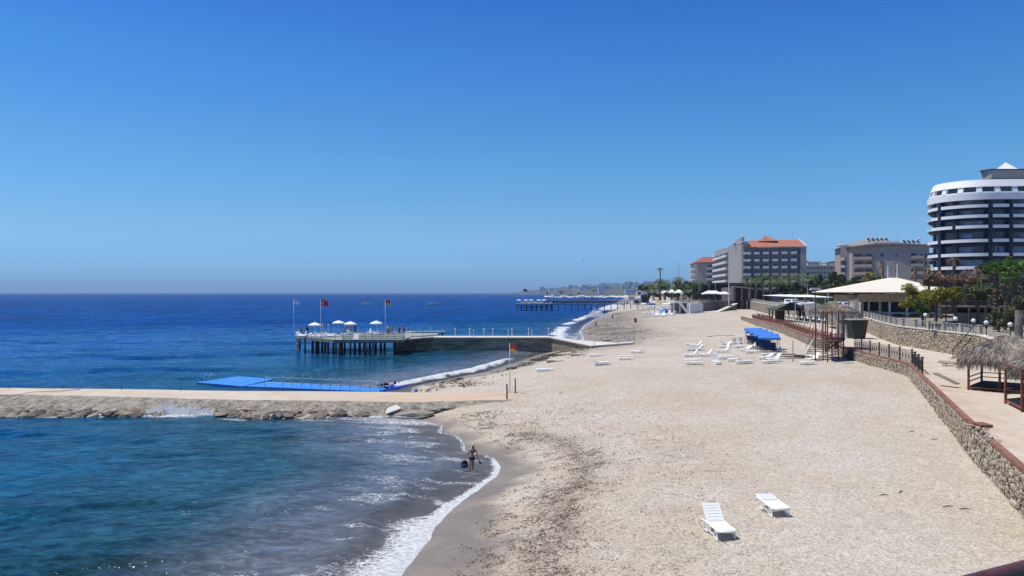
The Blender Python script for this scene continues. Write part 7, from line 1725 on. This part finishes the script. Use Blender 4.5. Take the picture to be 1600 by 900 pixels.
# far green palms: a few shapes shared by the copies
pp_ = [make_palm('x', 4.5, 2.7, 22, 'leaf_palm', skirt=5), make_palm('x', 3.4, 2.6, 22, 'leaf_palm', skirt=4), make_palm('x', 5.4, 2.9, 24, 'leaf_olive', skirt=8)]
pl_ = [(1014,340,'leftmost of the row under the tall palm'),(1022,335,'second of the row, just left of the tall palm'),(1031,338,'third of the row, at the foot of the tall palm'),(1040,330,'fourth, beside a small white canopy'),(1050,334,'fifth, between the white canopies'),(1060,328,'sixth, at the foot of the thin mast'),(1069,330,'seventh, just right of the thin mast'),(1078,325,'eighth, above the kiosk stair'),(1087,322,'ninth, above the lilac wall'),(1096,318,'tenth, dry one left of the large canopy'),(1107,325,'last, right end of the row before the bar'),
       (1168,296,'leftmost before the grey hotel'),(1180,292,'second before the grey hotel'),(1192,296,'bright one in the middle before the grey hotel'),(1203,290,'fourth before the grey hotel'),(1213,294,'tallest one before the grey hotel'),(1223,288,'sixth before the grey hotel'),(1233,292,'right end before the grey hotel'),(1262,250,'by the hedge between the hotels'),(1246,262,'beside the grey hotel corner')]
for i, (px, Y, lb) in enumerate(pl_):
    src = pp_[i % 3] if i < 11 else pp_[2 if i % 2 else 0]; sc = random.uniform(1.3, 1.6)*(1.0 if i < 11 else 1.12)
    lb = 'green palm, '+lb
    if i < 3: o = src; o.location = (*P2(px,Y), 7.4); o['label'] = lb; o['group'] = 'palms along the terrace'
    else: o = clone(src, lb, (*P2(px,Y), 7.4), random.random()*6.28, 'palms along the terrace')
    o.scale = (sc,)*3
make_palm('tall slender palm standing alone against the sky', zt(421,345)-7, 2.3, 26, 'leaf_dark', loc=(*P2(1032,345),7), tr=.22, skirt=6)
for px, Y, pyt, cr, nf_, lb in ((1380,150,412,1.7,12,'dead brown palm left of the two white posts'),(1430,140,422,1.5,10,'dead drooping palm before the apartment block'),(1452,125,416,1.6,14,'dead brown palm left of the tall one'),(1470,122,424,1.5,12,'short dead brown palm before the black hotel'),(1493,118,402,1.5,16,'tallest dead palm with drooping brown crown before the black hotel'),(1509,120,422,1.4,12,'dead palm right of the tallest dead one'),(1524,118,418,1.4,12,'dead brown palm near the dark green tree')):
    t = make_palm(lb, zt(pyt,Y)-6.3, cr, nf_, 'leaf_dead', dead=True, loc=(*P2(px,Y),6.3), tr=.20, skirt=9, name='dead_palm', parts=True)
    q = MB()
    for k in range(3): a = random.uniform(-.6,.6)+(0 if k % 2 else math.pi); frond_strip(q, (0,0,zt(pyt,Y)-6.3), (math.cos(a),.2,.75), cr*1.3, .12, 1.6, 6, 5)
    q.build('dry_frond', M['leaf_dead'], t)
for px, Y, pyt, cr, lb in ((1556,86,412,1.75,'green fan palm with dark trunk right of the pergola'),(1584,84,410,1.9,'large green fan palm near the right edge'),(1606,82,416,1.9,'green fan palm cut by the right edge of the picture'),(1571,92,424,1.5,'smaller fan palm between the two large ones')):
    make_palm(lb, zt(pyt+14,Y)-6.1, cr, 24, 'leaf_palm', fan=True, parts=True, loc=(*P2(px,Y),6.1), tr=.26, skirt=10, name='fan_palm')
t = thing('palm_stump', 'thick pale grey palm trunk beside the rightmost globe lamp', 'palm trunk', (*P2(1592,70),6.1)); MB().tube([(0,0,0),(0,0,1.2),(.05,0,2.6)], [.36,.33,.36], 10).build('trunk', M['bark_grey'], t)
for px, lb in ((1387.5,'white post left of a pair behind the pavilion ridge'),(1402,'white post right of a pair behind the pavilion ridge')):
    pole(lb, px, 440, 417 if px < 1395 else 412, 152, 'white_metal', .13, None, 'white_post', 'post')
t = thing('cactus', 'pale green columnar cactus behind the golden bush', 'cactus', (*P2(1528,100),6.1)); h = zt(428,100)-6.1; MB().tube([(0,0,0),(0,0,h*.6),(0,0,h)], [.14,.13,.08], 8).build('stem', M['leaf_olive'], t)
pole('two armed pale lamp behind the green bushes near the cars', 1262, 462, 438, 175, 'grey_metal', .06, 'flat')
# dry tangle of fallen fronds in front of the balustrade end
t = thing('dry_frond_heap', 'heap of fallen dry palm fronds at the balustrade end behind the gazebo', 'palm fronds', (*P2(1560,70),5.6))
for k in range(34):
    q = MB(); a = random.uniform(0,6.28); frond_strip(q, (random.uniform(-2.2,2.6), random.uniform(-1.5,2), random.uniform(-.6,.9)), (math.cos(a),math.sin(a),random.uniform(-.1,.5)), random.uniform(1,2), .3, .8, 5, 8); q.build('frond', M['leaf_dead' if k % 2 else 'thatch'], t)
for k in range(7):
    x0 = 1085+k*20
tag(MB().prism([P2(1225,245),P2(1318,232),P2(1318,240),P2(1225,253)], 6.5, zt(455,240)).build('hedge_core', M['leaf_dark']), 'dark clipped hedge behind the parked vans', 'hedge')

# ================================================================== FAR PIERS, FAR BEACH, TOWN, BOATS
def pier(label, Y, px0, px1, pxe, pyd, wd, n_p, seed, um=7, canopy='white_cloth'):
    z = zt(pyd, Y); x0, x1, xe = P2(px0,Y)[0], P2(px1,Y)[0], P2(pxe,Y)[0]; t = thing('pier', label, 'pier', (x0, Y, 0)); l = t.location
    MB().box((x0+x1)/2-l.x, wd/2, z-.25, x1-x0, wd, .5).build('deck', M['deck_grey'], t); MB().box((x1+xe)/2-l.x, wd*.35, z-.2, xe-x1, 2.6, .4).build('gangway', M['deck_grey'], t)
    pl = None
    def pile_at(x, y):
        nonlocal pl
        if pl is None: pl = MB().tube([(0,0,-3),(0,0,z-.4)], .22, 6).build('pile', M['pile'], t); o = pl
        else: o = inst(pl, t)
        o.location = (x, y, 0)
    n1 = int((x1-x0)/2.6)
    for i in range(n1+1):
        for y in (.3, wd/2, wd-.3): pile_at((x1-x0)*i/n1, y)
    for i in range(n_p): pile_at(x1-l.x+(xe-x1)*(i+1)/n_p, wd*.35)
    MB().box((x0+x1)/2-l.x+1, wd*.5, z-2.0, (x1-x0)*.7, wd*.5, .18).build('lower_platform', M['wood_dark'], t)
    r_ = None; r0 = None; tot = int((xe-x0)/3)
    for i in range(tot+1):
        if r0 is None: r0 = MB().bar((0,0,0),(0,0,1.0),.06).build('railing_post', M['white_metal'], t); o = r0
        else: o = inst(r0, t)
        o.location = (i*3, .1 if x0+i*3 < x1 else wd*.35-1.2, z)
    MB().bar((0,.1,z+1),(x1-x0,.1,z+1),.05).build('handrail', M['white_metal'], t); return t, z
p3, z3 = pier('pile pier with low deck and long thin gangway, nearer of the far piers', 426, 807, 863, 998, 475.3, 14, 13, 1)
MB().prism([(P2(812,426)[0]-p3.location.x,12),(P2(850,426)[0]-p3.location.x,12),(P2(850,426)[0]-p3.location.x,12.4),(P2(812,426)[0]-p3.location.x,12.4)], z3, z3+1).build('rail_screen', M['offwhite'], p3)
for i, px in enumerate((811,822,830,842,850)):
    clone(pw, ['pale blue parasol at the seaward corner of the nearer far pier','white parasol second on the nearer far pier','white parasol in the middle of the nearer far pier','bright white parasol fourth on the nearer far pier','pale parasol at the landward end of the nearer far pier'][i], (*P2(px,430), z3), random.random(), 'parasols on the nearer far pier', (1.3,1.3,.95))
for i in range(10): px = 812+i*5; lounger(r5.choice('frm'), 0, 0, r5.uniform(-110,-60), 'tiny white lounger on the nearer far pier', 'loungers on the nearer far pier', loc=(*P2(px,429+r5.random()*6), z3))
flagpole('flagpole with dark red and white flag on the nearer far pier', (*P2(817,430), z3), zt(452,430), 2.4, 1.6, ['red_cloth','navy','white_cloth'], lambda u, v_: 1 if u > .6 else (2 if v_ > .5 else 0), .06)
p4, z4 = pier('long crowded pier roofed with pale sunshades, second far pier', 640, 851, 985, 1000, 470.2, 16, 3, 2)
for i in range(56):
    px = 853+(i//2)*4.8; Y = 642+r5.random()*5+(i%2)*7; t = thing('pier_sunshade', 'pale square sunshade among the crowded row on the second far pier', 'sunshade', (*P2(px,Y), z4), 0, 'sunshades on the second far pier'); h = 2.5+r5.random()*1.6; q = MB(); w_ = 1.9
    q.add([(-w_,-w_,h-.3),(w_,-w_,h-.3),(w_,w_,h-.3),(-w_,w_,h-.3),(0,0,h+.25)], [(0,1,4),(1,2,4),(2,3,4),(3,0,4)]); q.build('canopy', M[r5.choice(['white_cloth','offwhite','cream_cloth','white_cloth'])], t); MB().bar((0,0,0),(0,0,h),.06).build('pole', M['wood_dark'], t)
for i in range(5): flagpole(['short flag at the seaward tip of the second far pier','second small flag on the second far pier','third small flag on the second far pier','fourth small flag on the second far pier','fifth small flag on the second far pier'][i], (*P2([853,858,874,889,902][i],644), z4), zt([457,459,456.5,458,457.5][i],644), 2.2, 1.5, ['red_cloth','navy','white_cloth'], [lambda u,v_: 0, lambda u,v_: 1 if v_ > .5 else 2][i % 2], .07)
for i in range(24): person(r5.choice(['dark','blue','red','bare','white']), (*P2(856+r5.random()*128, 641+r5.random()*6), z4), r5.uniform(0,360), 'tiny figure under the sunshades of the second far pier', 'people on the second far pier')
for (pr_t, zz, x0_, x1_, Y_) in ((p3, z3, 808, 862, 426), (p4, z4, 852, 984, 640)):
    for k in range(2): MB().box((P2(x0_,Y_)[0]+P2(x1_,Y_)[0])/2-pr_t.location.x, .6+k*4, zz-1.1-k*1.1, P2(x1_,Y_)[0]-P2(x0_,Y_)[0], .25, .28).build('cross_beam', M['pile'], pr_t)
p5, z5 = pier('thin dark pier line near the horizon, farthest of the far piers', 1050, 915, 935, 985, 461.6, 10, 5, 3)
# distant beach clutter: straw and pale parasols, blue and grey huts
fu = make_parasol(1.5, 'cream_dark', 'x'); fu2 = make_parasol(1.5, 'white_cloth', 'x'); fused = set()
for i in range(170):
    Y = math.exp(r5.uniform(math.log(330), math.log(1400))); d = r5.uniform(14, 50); sx0 = float(np.interp(Y, SY, SX)); x = sx0+d
    if x > farx(Y)-3: x = farx(Y)-3-r5.random()*6
    z = sz(x, Y); src = fu if r5.random() < .6 else fu2; lb = ('small far straw coloured parasol on the distant beach' if src is fu else 'small far white parasol on the distant beach')
    if id(src) in fused: clone(src, lb, (x,Y,z), 0, 'parasols along the distant beach', (1.3,1.3,1.1))
    else: fused.add(id(src)); src.location = (x,Y,z); src['label'] = lb; src['group'] = 'parasols along the distant beach'
def hut(label, px0, px1, Y, py0, py1, m, roofm='offwhite', name='beach_hut'):
    x0, x1 = P2(px0,Y)[0], P2(px1,Y)[0]; zb = zt(py0,Y); t = thing(name, label, 'hut', ((x0+x1)/2,Y,zb)); W = x1-x0; H = zt(py1,Y)-zb
    MB().box(0,2,H*.42-.3,W,4,H*.84+.6).build('walls', M[m], t); MB().prism([(-W/2-.3,-.4),(W/2+.3,-.4),(W/2+.3,4.3),(-W/2-.3,4.3)], [H*.84]*4, [H,H,H*.9,H*.9]).build('roof', M[roofm], t); MB().box(0,-.03,H*.3,W*.55,.1,H*.5).build('opening', M['black'], t)
hut('blue roofed hut with dark blue base on the far sand', 1003, 1014, 350, 472, 461, 'blue_dark_cloth', 'blue_canvas')
hut('grey boxy hut with black opening on the far sand left of the blue one', 989, 1001, 345, 475, 467, 'offwhite', 'offwhite')
hut('pale shelter on the far beach beyond the grey hut', 982, 992, 480, 468.5, 463.5, 'offwhite', 'white_paint')
hut('white cabin at the foot of the palms, far left', 995, 1003, 560, 461, 455.5, 'offwhite', 'white_paint')
t = thing('blue_cover', 'rumpled bright blue tarpaulin over gear left of the kiosk', 'tarpaulin', (*P2(1038,280),2.7)); q = MB(); q.lathe([(1.7,0),(1.6,.7),(1.1,1.5),(.3,1.75)], 9, sx=1, sy=.7); q.build('cloth', M['blue_canvas'], t); MB().lathe([(.9,0),(.8,.5)], 7, (1.2,-1,0)).build('gear', M['navy'], t)
t = thing('blue_cover', 'tall blue shade beside the blue roofed hut', 'tarpaulin', (*P2(1016,340),2.7)); MB().add([(-1.8,0,2.6),(2.2,-.5,2.5),(2.4,2,2.9),(-1.6,2.2,3.0),(-1.8,0,2.2),(2.2,-.5,2.1)], [(0,1,2,3),(4,5,1,0)]).build('cloth', M['blue_canvas'], t); MB().bar((1.8,0,0),(1.8,0,2.5),.12).build('pole', M['white_metal'], t)
for i in range(6): person(r5.choice(['blue','bare','red','dark']), (lambda Y: (float(np.interp(Y, SY, SX))+r5.uniform(6,25), Y, 0))(r5.uniform(330,520))[:2]+(1.6,), r5.uniform(0,360), 'tiny figure on the distant wet sand', 'people on the distant beach')
# terrace garden in front of the bar: low dark shrubs fill behind the rail
for i in range(12):
    px = 1010+i*9.5; tree('low shrub behind the far terrace rail', px, 300-i, 457, 467, 14, 'leaf_dark' if i % 2 else 'leaf_olive', zg=7, n_=300, name='low_shrub', cat='shrub', group='low shrubs behind the far terrace rail', clumps=5, size=.4)
# dark rock ledges on the wet foreshore
for i, (px, py, w) in enumerate([(935,487.5,9),(960,486.8,8),(972,491,5),(905,505,3.5),(925,521,3),(945,523,3),(885,518,3),(955,533,2.4),(895,541,2),(870,566,2.4),(905,556,2.2)]):
    p = ground(px, py); t = thing('rock_ledge', 'dark flat rock ledge on the wet foreshore beyond the groyne, number apart by place' if False else ['long dark ledge under the far gangway, left end','long dark ledge under the far gangway, right end','dark rock at the right of the long ledges','dark flat rock by the breaking surf','flat rock on the wet sand past the jetty, left','flat rock on the wet sand past the jetty, right','low rock at the edge of the far foam','low dark rock beside the washed up rope','small rock below the foot of the jetty','stone just before the sloping jetty end','low stone between jetty slope and the left loungers'][i], 'rock', (p.x,p.y,p.z)); q = MB()
    for k in range(4): q.rock((random.uniform(-.4,.4)*w, random.uniform(-.3,.3)*w*.5, .05), w*.8, w*.35, w*.05+.12)
    q.build('rock', M['rock'], t)
# town on the hills
hh = None
th_ = hillf
for i in range(170):
    Y = r5.uniform(2300, 6200); px = r5.uniform(790, 1075); x = (px-800)/FPX*Y
    d = float(shore(np.array([x]), np.array([Y]))[0])
    if d < 70: continue
    z = float(hillf(np.array([x]), np.array([Y]))[0][0]); w_ = r5.uniform(14, 46); h_ = r5.uniform(8, 20); t = None
    q = MB(); q.box(0,0,h_/2-3,w_,14,h_+6); o = q.build('town_house', M[r5.choice(['offwhite','facade_beige','white_paint','offwhite','facade_pink'])]); o.location = (x,Y,z); tag(o, 'distant pale house on the hazy headland', 'house', 'houses of the far town')
for a, b2, Y, h_ in ((878,903,4800,9),(935,953,4300,9)):
    x0, x1 = (a-800)/FPX*Y, (b2-800)/FPX*Y; z = zt(453.2 if a < 900 else 451.5, Y); o = MB().box((x0+x1)/2, Y, z-8, x1-x0, 20, 30).build('long_hall', M['white_paint']); tag(o, 'long white hall on the hazy headland, '+('left one' if a < 900 else 'right one'), 'building')
# boats
def boat(label, px, py, Lp, band=None, canopy=False):
    p = at(px, py, 0); Lm = Lp*1.1/FPX*p.y; t = thing('boat', label, 'boat', p, random.uniform(-.15,.15)); w_ = Lm*.26; q = MB(); n_ = 7; vs = []
    for i in range(n_):
        u = i/(n_-1); k_ = math.sin(math.pi*min(max(u*.85+.12, 0), 1))**.5 if u < 1 else .1
        for sx_, sz2 in ((-1,.0),(-1,1),(1,1),(1,0)): vs.append((-Lm/2+Lm*u, sx_*w_/2*k_*(1 if sz2 else .6), -.2+(Lm*.06+1.0)*sz2+(.2*u*u if sz2 else 0)))
    for i in range(n_-1):
        for k in range(4): q.f.append((i*4+k, i*4+(k+1) % 4, (i+1)*4+(k+1) % 4, (i+1)*4+k)); q.m.append(0)
    q.v = vs; q.f += [(0,3,2,1), tuple((n_-1)*4+k for k in range(4))]; q.m += [0, 0]; q.build('hull', M['white_paint'], t)
    MB().box(-Lm*.05,0,1.6,Lm*.34,w_*.6,1.2).build('cabin', M['white_paint'], t); MB().box(-Lm*.03,0,1.75,Lm*.305,w_*.62,.25).build('window', M['glass'], t)
    if band: MB().box(Lm*.1,0,1.15,Lm*.75,w_*.8,.22).build('stripe', M[band], t)
boat('long white boat lying offshore left of the lifeguard flag', 573, 477.5, 19)
boat('white and orange boat offshore right of the deck', 676, 478, 22, 'orange_cloth')
boat('small white boat offshore, left of a near pair', 738, 468.6, 8)
boat('flat white boat offshore, right of a near pair', 757, 467.5, 12, 'offwhite')
boat('tiny boat near the horizon above the deck end', 688, 460.8, 4)
boat('tiny white boat near the horizon beside the long pier', 842, 461.5, 7)
for i in range(9):
    p = at([740,760,772,785,812,600,620,700,664][i], [478,478.5,476,478,482,486,489,484,483][i], 0); t = thing('sea_buoy', 'small white mooring buoy on the open water', 'buoy', p, 0, 'white buoys offshore'); q = MB(); q.ball((0,0,.15), .35, 8); q.build('float', M['white_paint'], t); MB().bar((0,0,.4),(0,0,.9),.05).build('stem', M['white_metal'], t)
t = thing('parasail', 'tiny white parasail canopy high over the far shore', 'parasail', up(909.5, 406, 1500)); q = MB(); n_ = 8
for i in range(n_):
    a, b2 = -1.1+2.2*i/n_, -1.1+2.2*(i+1)/n_; q.add([(4.2*math.sin(a),-1.5,3*math.cos(a)-1.5),(4.2*math.sin(b2),-1.5,3*math.cos(b2)-1.5),(4.2*math.sin(b2),1.5,3*math.cos(b2)-1.2),(4.2*math.sin(a),1.5,3*math.cos(a)-1.2),(4.2*math.sin(a)*.9,0,3*math.cos(a)-2.1),(4.2*math.sin(b2)*.9,0,3*math.cos(b2)-2.1)], [(0,1,2,3),(3,2,5,4),(4,5,1,0)])
q.build('canopy', M['white_cloth'], t); q = MB(); [q.bar((4*math.sin(a),0,3*math.cos(a)-1.6),(0,0,-8),.05) for a in (-1,-.4,.4,1)]; q.build('lines', M['dark_metal'], t)

# ================================================================== SEAWEED SCRAPS AND PEBBLES (nobody could count them)
def scatter(name, label, cat, n_, fn, m, tri=False):
    q = MB(); X, Y, S = [], [], []
    while sum(len(x) for x in X) < n_: x, y, s_ = fn(60000); X.append(x); Y.append(y); S.append(s_)
    X = np.concatenate(X)[:n_]; Y = np.concatenate(Y)[:n_]; S = np.concatenate(S)[:n_]; Z = sand_z(X, Y)
    for x, y, s_, z in zip(X.tolist(), Y.tolist(), S.tolist(), Z.tolist()):
        a = random.uniform(0, 6.28); c_, n2 = math.cos(a)*s_, math.sin(a)*s_; w_ = random.uniform(.25, .8); h = s_*random.uniform(.25,.6)
        if tri: q.add([(x-c_,y-n2,z+.005),(x+n2*w_*.4,y-c_*w_*.4,z+h*.3),(x+c_,y+n2,z+.01),(x,y,z+h)], [(0,1,3),(1,2,3),(2,0,3)])
        else: q.add([(x-c_,y-n2,z),(x+n2*w_,y-c_*w_,z),(x+c_,y+n2,z),(x-n2*w_,y+c_*w_,z),(x,y,z+h)], [(0,1,4),(1,2,4),(2,3,4),(3,0,4)])
    o = q.build(name, m); tag(o, label, cat, kind='stuff'); return o
def wf_(k):
    y = np.exp(rng.uniform(math.log(23), math.log(62), k)); x = rng.uniform(-7, 15, k); d = shore(x, y)
    c = 5.0-1.6*sst(40,56,y); nn = fbm(x*.9, y*.9, 3); nb = fbm(x*2.6+9, y*2.6, 2); nc = fbm(x*.5+3, y*.5, 3)
    p = np.exp(-((d-c-(nn-.5)*3)/1.35)**2)*np.where(nb > .50, 1, .14)*(.25+1.5*sst(.38, .62, nc))+.20*np.exp(-((d-c-4)/4)**2)*np.where(nb > .56, 1, .06)+.5*np.exp(-((d-c+2)/1.2)**2)*np.where(nb > .62, 1, .03)
    ok = (rng.random(k) < p) & (d > 1.4); return x[ok], y[ok], (rng.uniform(.016, .062, k)*(y/35)**.5)[ok]
scatter('seaweed_scraps', 'dark strands and scraps of dry seaweed strewn in a belt above the wet sand', 'seaweed', 24000, wf_, mat('seaweed', (.075,.048,.034), .9, .4, 8), True)
def ff_(k):
    y = np.exp(rng.uniform(math.log(128), math.log(330), k)); x = rng.uniform(5, 60, k); d = shore(x, y); nb = fbm(x*.16+4, y*.16, 4)
    ok = (d > 1) & (d < 24) & (rng.random(k) < (.10+.9*sst(.52, .64, nb))*np.exp(-((d-7)/5.5)**2)*.8*(1-sst(240, 300, y))); return x[ok], y[ok], rng.uniform(.06, .30, k)[ok]
scatter('foreshore_stones', 'dark stones and weed strewn in streaks over the wet foreshore past the jetty', 'stones', 6000, ff_, M['rock'])
def bf_(k):
    y = rng.uniform(76, 126, k); x = rng.uniform(-12, 22, k); d = shore(x, y); nb = fbm(x*.5+14, y*.25, 4)
    ok = (d > 1.5) & (d < 12) & (rng.random(k) < sst(.50, .60, nb)*np.exp(-((d-4)/3)**2)); return x[ok], y[ok], rng.uniform(.04, .16, k)[ok]
scatter('bay_debris', 'brown strings of debris along the second bay between groyne and jetty', 'seaweed', 5000, bf_, bpy.data.materials['seaweed'], True)
def pf_(k):
    y = np.exp(rng.uniform(math.log(22.5), math.log(80), k)); x = rng.uniform(-4, 40, k); ok = (x < lwx(y)) & (shore(x, y) > 2.4); return x[ok], y[ok], (rng.uniform(.012, .038, k)*(y/30)**.5)[ok]
scatter('pebbles', 'loose pale and grey pebbles covering the dry sand', 'pebbles', 42000, pf_, stonemat('pebble', [(.62,.58,.52),(.38,.34,.29),(.68,.63,.56),(.50,.44,.36),(.26,.23,.20),(.6,.55,.47)], island=True))

for o in PROT: bpy.data.objects.remove(o)
for o in list(bpy.data.objects):
    if o.get('label') == 'x': 
        for c in list(o.children): bpy.data.objects.remove(c)
        bpy.data.objects.remove(o)
